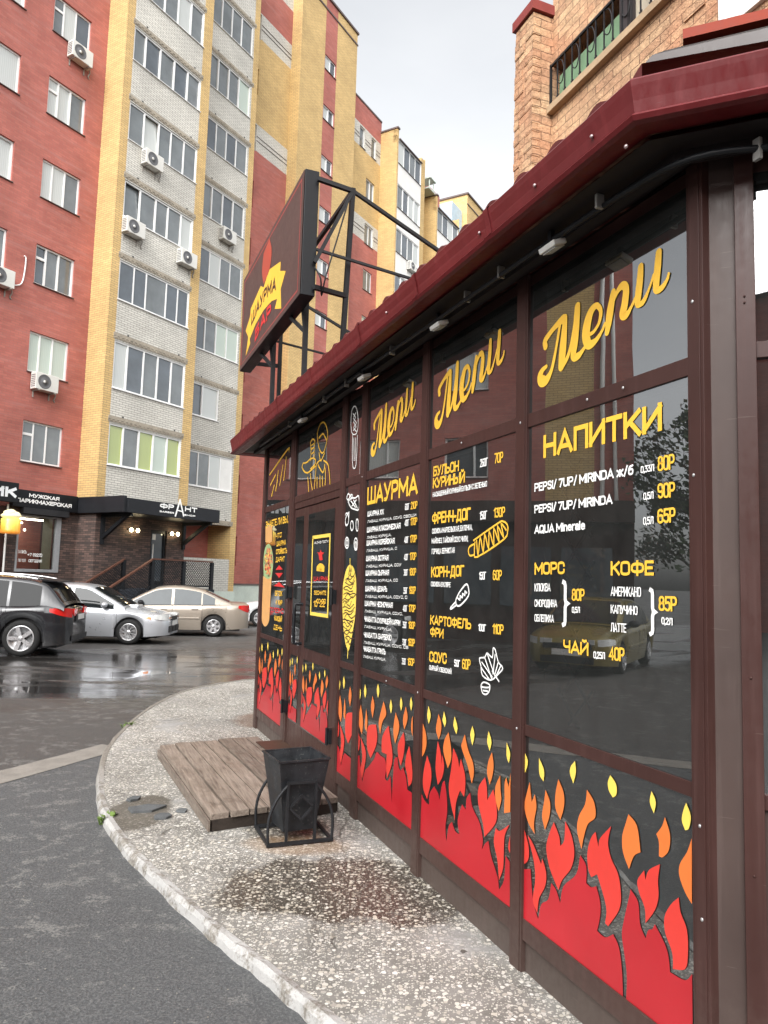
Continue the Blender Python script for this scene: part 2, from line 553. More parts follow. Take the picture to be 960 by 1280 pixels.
# ---------------------------------------------------------------- materials
M = {}
M['red_brick'] = brick('red_brick', (.47, .148, .115), (.39, .115, .092), (.30, .13, .105), stain=.28, tint=(.40, .2, .18))
M['yellow_brick'] = brick('yellow_brick', (.68, .475, .205), (.58, .395, .165), (.29, .20, .105), stain=.2, mort=.014)
M['white_brick'] = brick('white_brick', (.68, .66, .60), (.60, .58, .525), (.20, .185, .155), stain=.22, mort=.015)
M['dark_brick'] = brick('dark_brick', (.17, .105, .085), (.055, .04, .036), (.035, .03, .027), bw=.25, bh=.07, stain=.35, mort=.016)
M['slab'] = plain('slab_concrete', (.33, .29, .23), .85, var=.35, vs=2.5, bump=.5)
M['plinth'] = plain('plinth_paint', (.50, .56, .50), .8, var=.15, vs=1.2)
M['upvc'] = plain('white_window_frame', (.78, .78, .77), .35, var=.05)
M['panelwhite'] = plain('white_panel', (.72, .71, .68), .5, var=.06)
M['flash'] = plain('metal_flashing', (.12, .09, .085), .5, var=.2)
M['curtain_pale'] = None

def window_glass(name, c, var=.25, ior=1.9, curtain=None, rough=.02):
    k = NT(name)
    v = k.coord()
    f = k.noise(v, 1.1, 4, .6)
    col = k.ramp(f, [(.3, tuple(x * (1 - var) for x in c)), (.7, tuple(x * (1 + var) for x in c))])
    if curtain:
        wv = k.n('ShaderNodeTexWave', wave_type='BANDS', bands_direction='X')
        wv.inputs['Scale'].default_value = 5
        wv.inputs['Distortion'].default_value = 1.5
        k.l(v, wv.inputs['Vector'])
        col = k.mix(k.ramp(wv.outputs['Fac'], [(.2, .75), (.8, 1.0)]), c, curtain)
    k.setc(col)
    k.setr(rough)
    k.b.inputs['IOR'].default_value = ior
    k.bump(k.noise(v, 1.3, 2), .02, .05)
    return k.m
M['glass_dark'] = window_glass('glass_dark', (.07, .085, .10))
M['glass_mid'] = window_glass('glass_mid', (.13, .145, .15))
M['glass_curtain'] = window_glass('glass_curtain', (.30, .32, .31), curtain=(.5, .52, .50))
M['glass_mint'] = window_glass('glass_mint', (.34, .40, .35), curtain=(.45, .52, .45))
M['glass_green'] = window_glass('glass_green', (.30, .36, .10), curtain=(.36, .42, .14))

def painted_sheet(name, c, rough, dust=.24):
    """powder coated sheet metal: rain streaks, fine scratches, splashed dust near the ground"""
    k = NT(name)
    v = k.coord()
    sp = k.n('ShaderNodeSeparateXYZ'); k.l(v, sp.inputs[0])
    n1, n2 = k.noise(v, 2.0, 5, .6), k.noise(v, 28, 4, .7)
    st = k.noise(k.coord((26, 26, 1.1)), 1.0, 4, .65)
    sc = k.noise(k.coord((3, 3, 70), (0, .35, 0)), 2.2, 2, .5)
    col = k.ramp(n1, [(.3, tuple(x * .85 for x in c)), (.7, tuple(x * 1.16 for x in c))])
    col = k.mix(k.ramp(st, [(.52, 0), (.72, .30)]), col, tuple(min(1, x * 1.9 + .012) for x in c))
    col = k.mix(k.ramp(sc, [(.735, 0), (.76, .35)]), col, (.17, .14, .125))
    low = k.math('SUBTRACT', .42, k.math('ADD', sp.outputs[2], k.math('MULTIPLY', k.math('SUBTRACT', n2, .5), .5)))
    col = k.mix(k.math('MULTIPLY', k.ramp(k.math('MULTIPLY', low, 2.2), [(0, 0), (.9, 1)]), dust), col, (.135, .118, .10))
    k.setc(col)
    k.setr(k.ramp(k.math('ADD', k.math('MULTIPLY', st, .6), k.math('MULTIPLY', n2, .4)), [(.35, rough - .06), (.65, rough + .18)]))
    k.b.inputs['Specular IOR Level'].default_value = .32
    k.bump(k.math('ADD', k.math('MULTIPLY', n1, 3), k.math('MULTIPLY', n2, .15)), .08, .01)
    return k.m
M['brown'] = painted_sheet('brown_powder_coat', (.045, .0195, .0165), .36)
M['brown_panel'] = painted_sheet('brown_sheet_panel', (.060, .041, .036), .42)
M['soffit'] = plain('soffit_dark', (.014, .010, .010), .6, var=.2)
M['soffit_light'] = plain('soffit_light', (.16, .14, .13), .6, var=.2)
M['gutter'] = painted_sheet('gutter_red', (.120, .0125, .0145), .34, 0)
M['rooftile'] = plain('roof_tile_red', (.09, .016, .016), .45, var=.2)
M['black'] = plain('black_metal', (.010, .011, .013), .45, var=.25, vs=4)
M['black_rough'] = plain('black_forged_metal', (.016, .017, .019), .5, var=.35, vs=9, bump=.4, bs=90)
M['lensw'] = plain('lamp_lens_white', (.75, .75, .72), .3, var=.05)
M['film_yellow'] = plain('film_yellow', (.86, .50, .05), .45, var=.05)
M['film_pale'] = plain('film_pale_yellow', (.82, .60, .10), .45, var=.05)
M['film_orange'] = plain('film_orange', (.66, .165, .035), .4, var=.06)
M['film_bright'] = plain('film_bright_red', (.60, .040, .030), .4, var=.07)
M['film_white'] = plain('film_white', (.88, .88, .86), .5, var=.04)
M['film_red'] = plain('film_red', (.62, .03, .03), .5, var=.06)
M['film_green'] = plain('film_green', (.30, .42, .20), .5, var=.2, vs=40)
M['film_bread'] = plain('film_bread', (.62, .33, .12), .5, var=.12, vs=30)
def film_base():
    k = NT('film_deep_red')
    v = k.coord()
    sc = k.coord((30, 30, 2.5))
    a = k.noise(v, 2.5, 4)
    s = k.noise(sc, 6, 5, .7)
    col = k.ramp(a, [(.3, (.36, .010, .017)), (.7, (.44, .015, .024))])
    col = k.mix(k.ramp(s, [(.66, 0), (.78, .35)]), col, (.6, .18, .18))
    k.setc(col)
    k.setr(k.ramp(a, [(.3, .3), (.7, .42)]))
    return k.m
M['film_base'] = film_base()

def pane_glass(name, tint, ior=2.0, dirt=.02):
    k = NT(name)
    k.t.nodes.remove(k.b)
    tr = k.n('ShaderNodeBsdfTransparent')
    tr.inputs[0].default_value = tint + (1,)
    gl = k.n('ShaderNodeBsdfGlossy')
    gl.inputs['Color'].default_value = (.95, .96, .97, 1)
    gl.inputs['Roughness'].default_value = .004
    v = k.coord()
    bp = k.n('ShaderNodeBump')
    bp.inputs['Strength'].default_value = .03
    bp.inputs['Distance'].default_value = .02
    k.l(k.noise(v, 1.6, 2), bp.inputs['Height'])
    k.l(bp.outputs[0], gl.inputs['Normal'])
    fr = k.n('ShaderNodeFresnel')
    fr.inputs['IOR'].default_value = ior
    mx = k.n('ShaderNodeMixShader')
    k.l(fr.outputs[0], mx.inputs[0])
    k.l(tr.outputs[0], mx.inputs[1])
    k.l(gl.outputs[0], mx.inputs[2])
    df = k.n('ShaderNodeBsdfDiffuse')
    df.inputs[0].default_value = (.30, .32, .31, 1)
    mx2 = k.n('ShaderNodeMixShader')
    k.l(k.math('MULTIPLY', k.noise(v, 7, 6, .75), dirt * 2), mx2.inputs[0])  # dirt film doubling as a painted grey haze that lifts the dark glass
    k.l(mx.outputs[0], mx2.inputs[1])
    k.l(df.outputs[0], mx2.inputs[2])
    k.l(mx2.outputs[0], k.o.inputs[0])
    return k.m
M['pane'] = pane_glass('shop_glass', (.27, .31, .30), 2.8, .048)
M['pane_clear'] = pane_glass('clear_glass', (.8, .85, .84), 1.5, .01)

def asphalt():
    k = NT('wet_asphalt')
    v = k.coord()
    sp = k.n('ShaderNodeSeparateXYZ')
    k.l(v, sp.inputs[0])
    x, y = sp.outputs[0], sp.outputs[1]
    big = k.noise(v, .35, 5, .6)
    mid = k.noise(v, 2.2, 5, .65)
    fine = k.noise(v, 95, 3, .7)
    # older brown surface beyond the strip, newer grey in front of it
    line = k.math('SUBTRACT', k.math('ADD', y, k.math('MULTIPLY', k.math('SUBTRACT', mid, .5), .25)), k.math('ADD', k.math('MULTIPLY', x, 2.35), 12.7))
    far = k.ramp(k.math('MULTIPLY', line, 4), [(.0, 0), (.1, 1)])
    new = k.ramp(fine, [(.3, (.042, .0445, .047)), (.5, (.074, .077, .080)), (.72, (.145, .146, .144))])
    old = k.ramp(fine, [(.3, (.044, .042, .040)), (.6, (.076, .072, .069)), (.75, (.12, .115, .11))])
    col = k.mix(far, new, old)
    # pale worn spots
    sc = k.coord((1, 1, 1))
    blot = k.noise(sc, 6.5, 6, .75, .2)
    reg = k.noise(v, .7, 2)
    spots = k.math('MULTIPLY', k.ramp(blot, [(.54, 0), (.58, 1)]), k.ramp(reg, [(.40, .0), (.56, 1)]))
    spots = k.math('MULTIPLY', spots, k.ramp(fine, [(.40, .1), (.55, 1)]))
    col = k.mix(k.math('MULTIPLY', spots, .8), col, (.20, .198, .188))
    # tiny light grit
    vo = k.n('ShaderNodeTexVoronoi', feature='F1')
    vo.inputs['Scale'].default_value = 28
    k.l(v, vo.inputs['Vector'])
    grit = k.math('MULTIPLY', k.math('LESS_THAN', vo.outputs['Distance'], .10), k.math('GREATER_THAN', k.noise(v, 19, 1), .55))
    col = k.mix(k.math('MULTIPLY', grit, .6), col, (.36, .34, .28))
    # wet band and standing water between the kerb and the parked cars
    band = k.math('MULTIPLY', k.ramp(k.math('MULTIPLY', y, .05), [(.40, 0), (.47, 1), (.80, 1), (.93, .25)]), k.ramp(k.math('MULTIPLY', k.math('ADD', x, 40), .025), [(.2, 1), (.99, 1)]))
    n2 = k.noise(k.coord((.45, 1.0, 1)), .75, 4, .55, .4)
    wet = k.math('MULTIPLY', band, k.ramp(n2, [(.34, .35), (.50, 1)]))
    pud = k.math('MULTIPLY', band, k.ramp(n2, [(.50, 0), (.60, 1)]))
    wet2 = k.math('MAXIMUM', wet, k.math('MULTIPLY', k.ramp(big, [(.4, .15), (.65, .55)]), .6))
    col = k.mix(k.math('MULTIPLY', wet2, .55), col, k.mix(1, col, (.50, .48, .47), 'MULTIPLY'))
    col = k.mix(k.math('MULTIPLY', pud, .8), col, (.022, .020, .019))
    rr = k.mix(wet2, (.78, .78, .78), (.10, .10, .10))
    rr = k.mix(pud, rr, (.03, .03, .03))
    k.setc(col)
    k.l(rr, k.b.inputs['Roughness'])
    h = k.math('ADD', k.math('MULTIPLY', fine, 1.0), k.math('MULTIPLY', mid, .8))
    bp = k.n('ShaderNodeBump')
    bp.inputs['Distance'].default_value = .012
    k.l(k.math('MULTIPLY', k.math('SUBTRACT', 1, k.math('MAXIMUM', pud, k.math('MULTIPLY', wet, .92))), .7), bp.inputs['Strength'])
    k.l(h, bp.inputs['Height'])
    k.l(bp.outputs[0], k.b.inputs['Normal'])
    return k.m
M['asphalt'] = asphalt()

def aggregate():
    k = NT('exposed_aggregate_concrete')
    v = k.coord()
    sp = k.n('ShaderNodeSeparateXYZ')
    k.l(v, sp.inputs[0])
    x, y = sp.outputs[0], sp.outputs[1]
    dv = k.n('ShaderNodeMixRGB') if False else None
    def peb(scale, thr):
        vo = k.n('ShaderNodeTexVoronoi', feature='F1')
        vo.inputs['Scale'].default_value = scale
        vo.inputs['Randomness'].default_value = 1
        nv = k.n('ShaderNodeVectorMath', operation='ADD')
        k.l(v, nv.inputs[0])
        nz = k.n('ShaderNodeTexNoise')
        nz.inputs['Scale'].default_value = 55
        k.l(v, nz.inputs['Vector'])
        sc = k.n('ShaderNodeVectorMath', operation='SCALE')
        k.l(nz.outputs['Color'], sc.inputs[0])
        sc.inputs['Scale'].default_value = .012
        k.l(sc.outputs[0], nv.inputs[1])
        k.l(nv.outputs[0], vo.inputs['Vector'])
        s2 = k.n('ShaderNodeSeparateColor')
        k.l(vo.outputs['Color'], s2.inputs[0])
        t = k.math('MULTIPLY', s2.outputs[0], thr)
        d = k.math('SUBTRACT', t, vo.outputs['Distance'])
        return k.ramp(k.math('MULTIPLY', d, 8), [(.0, 0), (.25, 1)]), s2.outputs[1], d
    m1, r1, d1 = peb(48, .60)
    m2, r2, d2 = peb(105, .60)
    big = k.noise(v, .9, 5, .6)
    mid = k.noise(v, 3.5, 5, .65)
    fine = k.noise(v, 60, 4, .7)
    mat = k.ramp(mid, [(.3, (.125, .118, .105)), (.5, (.195, .187, .17)), (.7, (.26, .25, .235))])
    mat = k.mix(.35, mat, k.ramp(fine, [(.3, .55), (.7, 1.2)]), 'MULTIPLY')
    p1 = k.ramp(r1, [(.05, (.60, .58, .53)), (.5, (.45, .42, .36)), (.75, (.28, .26, .23)), (.95, (.64, .62, .58))])
    p2 = k.ramp(r2, [(.1, (.50, .48, .43)), (.6, (.34, .32, .28)), (.9, (.54, .52, .48))])
    # cement skin hiding the pebbles in places
    skin = k.ramp(k.noise(v, 1.7, 5, .65), [(.56, 0), (.64, .85)])
    c = k.mix(m2, mat, p2)
    c = k.mix(m1, c, p1)
    c = k.mix(skin, c, k.ramp(mid, [(.3, (.22, .217, .208)), (.7, (.30, .297, .288))]))
    # dark damp patch by the bin
    def patch(cx, cy, rx, ry, soft=.35, nz=.9):
        a = k.math('DIVIDE', k.math('SUBTRACT', x, cx), rx)
        b = k.math('DIVIDE', k.math('SUBTRACT', y, cy), ry)
        r = k.math('ADD', k.math('MULTIPLY', a, a), k.math('MULTIPLY', b, b))
        r = k.math('ADD', r, k.math('MULTIPLY', k.math('SUBTRACT', mid, .5), nz))
        r = k.math('ADD', r, k.math('MULTIPLY', k.math('SUBTRACT', fine, .5), .25))
        return k.ramp(r, [(1 - soft, 1), (1.0, 0)])
    damp = patch(-.14, 3.86, .66, .44, .34, 2.2)
    damp2 = patch(-.55, 4.75, .30, .32, .4)
    damp3 = patch(-1.55, 4.95, .22, .4, .3)
    dirt = patch(-1.25, 8.2, .35, .5, .5)
    wetm = k.math('MAXIMUM', damp, k.math('MULTIPLY', damp2, .8))
    dark = k.mix(1, c, (.62, .58, .5), 'MULTIPLY')
    darkmat = k.mix(k.math('MAXIMUM', m1, k.math('MULTIPLY', m2, .6)), (.062, .054, .045), k.mix(1, p1, (.9, .88, .83), 'MULTIPLY'))
    c = k.mix(wetm, c, darkmat)
    c = k.mix(k.math('MULTIPLY', damp3, .8), c, (.07, .06, .045))
    c = k.mix(k.math('MULTIPLY', dirt, .6), c, (.14, .07, .04))
    rust = patch(-.45, 4.45, .35, .18, .6)
    c = k.mix(k.math('MULTIPLY', rust, .35), c, (.28, .15, .05))
    # cracks
    vo = k.n('ShaderNodeTexVoronoi', feature='DISTANCE_TO_EDGE')
    vo.inputs['Scale'].default_value = .55
    nv = k.n('ShaderNodeVectorMath', operation='ADD')
    nz = k.n('ShaderNodeTexNoise')
    nz.inputs['Scale'].default_value = 2.4
    nz.inputs['Detail'].default_value = 5
    k.l(v, nz.inputs['Vector'])
    s3 = k.n('ShaderNodeVectorMath', operation='SCALE')
    k.l(nz.outputs['Color'], s3.inputs[0])
    s3.inputs['Scale'].default_value = .55
    k.l(v, nv.inputs[0])
    k.l(s3.outputs[0], nv.inputs[1])
    k.l(nv.outputs[0], vo.inputs['Vector'])
    crack = k.math('MULTIPLY', k.ramp(vo.outputs['Distance'], [(.002, 1), (.006, 0)]), k.ramp(k.noise(v, 1.4, 2), [(.48, 0), (.6, 1)]))
    c = k.mix(k.math('MULTIPLY', crack, .8), c, (.05, .042, .033))
    vd = k.n('ShaderNodeTexVoronoi', feature='F1')
    vd.inputs['Scale'].default_value = 3.1
    k.l(nv.outputs[0], vd.inputs['Vector'])
    sd = k.n('ShaderNodeSeparateColor')
    k.l(vd.outputs['Color'], sd.inputs[0])
    speck = k.math('LESS_THAN', k.math('ADD', vd.outputs['Distance'], k.math('MULTIPLY', fine, .06)), k.math('MULTIPLY', sd.outputs[0], .085))
    c = k.mix(k.math('MULTIPLY', speck, .85), c, (.05, .042, .033))
    c = k.mix(1, c, k.ramp(big, [(.3, .78), (.5, 1.0), (.7, 1.16)]), 'MULTIPLY')
    k.setc(c)
    k.l(k.mix(wetm, (.75, .75, .75), (.30, .30, .30)), k.b.inputs['Roughness'])
    h = k.math('ADD', k.math('ADD', k.math('MULTIPLY', m1, .6), k.math('MULTIPLY', m2, .3)), k.math('MULTIPLY', crack, -1.2))
    h = k.math('ADD', h, k.math('MULTIPLY', fine, .3))
    k.bump(h, .5, .008)
    return k.m
M['aggregate'] = aggregate()

def kerb_mat():
    k = NT('kerb_worn_white_paint')
    v = k.coord()
    n = k.noise(v, 5, 6, .7)
    f = k.noise(v, 60, 4, .7)
    con = k.ramp(f, [(.3, (.13, .115, .095)), (.7, (.27, .25, .22))])
    sp = k.n('ShaderNodeSeparateXYZ')
    k.l(v, sp.inputs[0])
    near = k.ramp(k.math('MULTIPLY', k.math('ADD', sp.outputs[1], k.math('MULTIPLY', n, 1.5)), .1), [(.60, 1), (.70, 0)])
    c = k.mix(k.math('MULTIPLY', near, k.ramp(k.math('ADD', k.math('MULTIPLY', n, .8), k.math('MULTIPLY', f, .2)), [(.44, 0), (.53, .9)])), con, (.40, .395, .385))
    k.setc(c)
    k.setr(.75)
    k.bump(k.math('ADD', n, f), .6, .012)
    return k.m
M['kerb'] = kerb_mat()
M['strip'] = plain('worn_concrete_strip', (.19, .175, .155), .8, var=.25, vs=6, bump=.4)

def wood():
    k = NT('weathered_deck_boards')
    v = k.coord((1.2, 18, 18))
    g = k.noise(v, 3, 7, .65, .6)
    b = k.noise(k.coord(), 5, 4, .6)
    c = k.ramp(g, [(.28, (.06, .045, .035)), (.45, (.17, .135, .108)), (.72, (.29, .24, .20))])
    oi = k.n('ShaderNodeObjectInfo')
    c = k.mix(1, c, k.ramp(oi.outputs['Random'], [(0, .75), (1, 1.15)]), 'MULTIPLY')
    c = k.mix(k.ramp(b, [(.55, 0), (.68, .45)]), c, (.075, .06, .05))
    k.setc(c)
    k.setr(k.ramp(b, [(.4, .75), (.65, .45)]))
    k.bump(g, .35, .006)
    return k.m
M['wood'] = wood()
M['wood_dark'] = plain('dark_damp_wood', (.035, .027, .022), .7, var=.4, vs=8, bump=.4)

# ---------------------------------------------------------------- ground, pavement, kerb
mb = MB()
RZ = -.045
N = 24
RF = -.22                                    # the yard lies lower than the pavement corner
def road_z(y):
    u = min(1, max(0, (y - 6.5) / 6.5))
    return RZ + (RF - RZ) * u * u * (3 - 2 * u)
ys = [-600] + [6.5 + 6.5 * i / 16 for i in range(17)] + [900]
for ya, yb in zip(ys, ys[1:]):
    mb.quad((-600, ya, road_z(ya)), (600, ya, road_z(ya)), (600, yb, road_z(yb)), (-600, yb, road_z(yb)))
tag(mb.build('road', M['asphalt']), kind='structure')

kerb = [(3.2, .55), (2.2, .78), (1.4, 1.18), (.85, 1.62), (.45, 2.08), (.12, 2.45), (-.12, 2.74), (-.28, 2.93), (-.47, 3.16), (-.69, 3.41), (-.90, 3.68), (-1.16, 4.02), (-1.46, 4.45), (-1.74, 4.92), (-2.0, 5.5), (-2.3, 6.36), (-2.48, 7.15), (-2.63, 8.3), (-2.66, 9.3), (-2.58, 10.1), (-2.3, 10.8), (-1.9, 11.4), (-1.2, 12.2), (.2, 13.2), (3, 14.6)]
kl = smooth_line(kerb, 4)
inner = [(7, 15), (9, 8), (6, 1)]
mb = MB()
A, B = ribbon(kl, .024, False, 0)
# which side is the pavement? (towards larger x at y=5)
mid = len(kl) // 2
if A[mid].x < B[mid].x:
    A, B = B, A                     # A inner, B outer
rnd = random.Random(3)
def _j(i, a):
    return a * (rnd.random() - .5)
top = MB()
pts = [(p.x, p.y, 0.0) for p in A] + [(x, y, 0.0) for x, y in inner]
tris = tessellate_polygon([[Vector(p) for p in pts]])
top.add(pts, [tuple(t) for t in tris])
tag(top.build('pavement', M['aggregate']), kind='structure')
n = len(kl)
vs = []
for i in range(n):
    jz = _j(i, .014)
    jo = _j(i, .012)
    a, b = A[i], B[i]
    o = (b - a).normalized()
    vs += [(a.x, a.y, .004), (b.x - o.x * .015, b.y - o.y * .015, .008 + jz), (b.x + o.x * jo, b.y + o.y * jo, -.012 + jz), (b.x + o.x * (.01 + jo), b.y + o.y * (.01 + jo), road_z(b.y) - .02), (a.x, a.y, road_z(b.y) - .02)]
fs = []
for i in range(n - 1):
    for k in range(4):
        fs.append((i * 5 + k, i * 5 + k + 1, (i + 1) * 5 + k + 1, (i + 1) * 5 + k))
mb.add(vs, fs)
tag(mb.build('kerb', M['kerb']), kind='structure')
# flush concrete strip crossing the road to the kerb
mb = MB()
a0, a1 = Vector((-2.42, 6.95)), Vector((-4.9, 1.2))
nrm = Vector((-(a1 - a0).y, (a1 - a0).x)).normalized() * .155
segs = 26
vs = []
for i in range(segs + 1):
    p = a0.lerp(a1, i / segs)
    w1, w2 = 1 + _j(i, .16), 1 + _j(i, .16)
    vs += [(p.x + nrm.x * w1, p.y + nrm.y * w1, RZ + .004), (p.x - nrm.x * w2, p.y - nrm.y * w2, RZ + .004)]
mb.add(vs, [(2 * i, 2 * i + 1, 2 * i + 3, 2 * i + 2) for i in range(segs)])
tag(mb.build('concrete_strip', M['strip']), kind='structure')
# broken slab pieces in the hole behind the kerb
mb = MB()
for (x, y, sx, sy, rz) in ((-1.52, 5.0, .24, .15, .5), (-1.36, 4.86, .12, .09, .1), (-1.66, 5.2, .12, .07, 1.0), (-1.27, 4.98, .07, .05, .3)):
    mt = Matrix.Translation((x, y, .004)) @ Matrix.Rotation(rz, 4, 'Z') @ Matrix.Rotation(.06, 4, 'X')
    nn = 5 + rnd.randrange(2)
    ring = []
    for k in range(nn):
        a = 2 * math.pi * k / nn
        q = 1 + .5 * (rnd.random() - .5)
        ring.append(mt @ Vector((math.cos(a) * sx * q * .5, math.sin(a) * sy * q * .5, 0)))
    mb.prism(ring, (.004, .003, .014))
o = mb.build('broken_concrete', plain('slate_grey_concrete', (.085, .09, .093), .8, var=.4, vs=14, bump=.8))
tag(o, 'broken grey concrete pieces lying in the hole behind the curved kerb', 'rubble', kind='stuff')
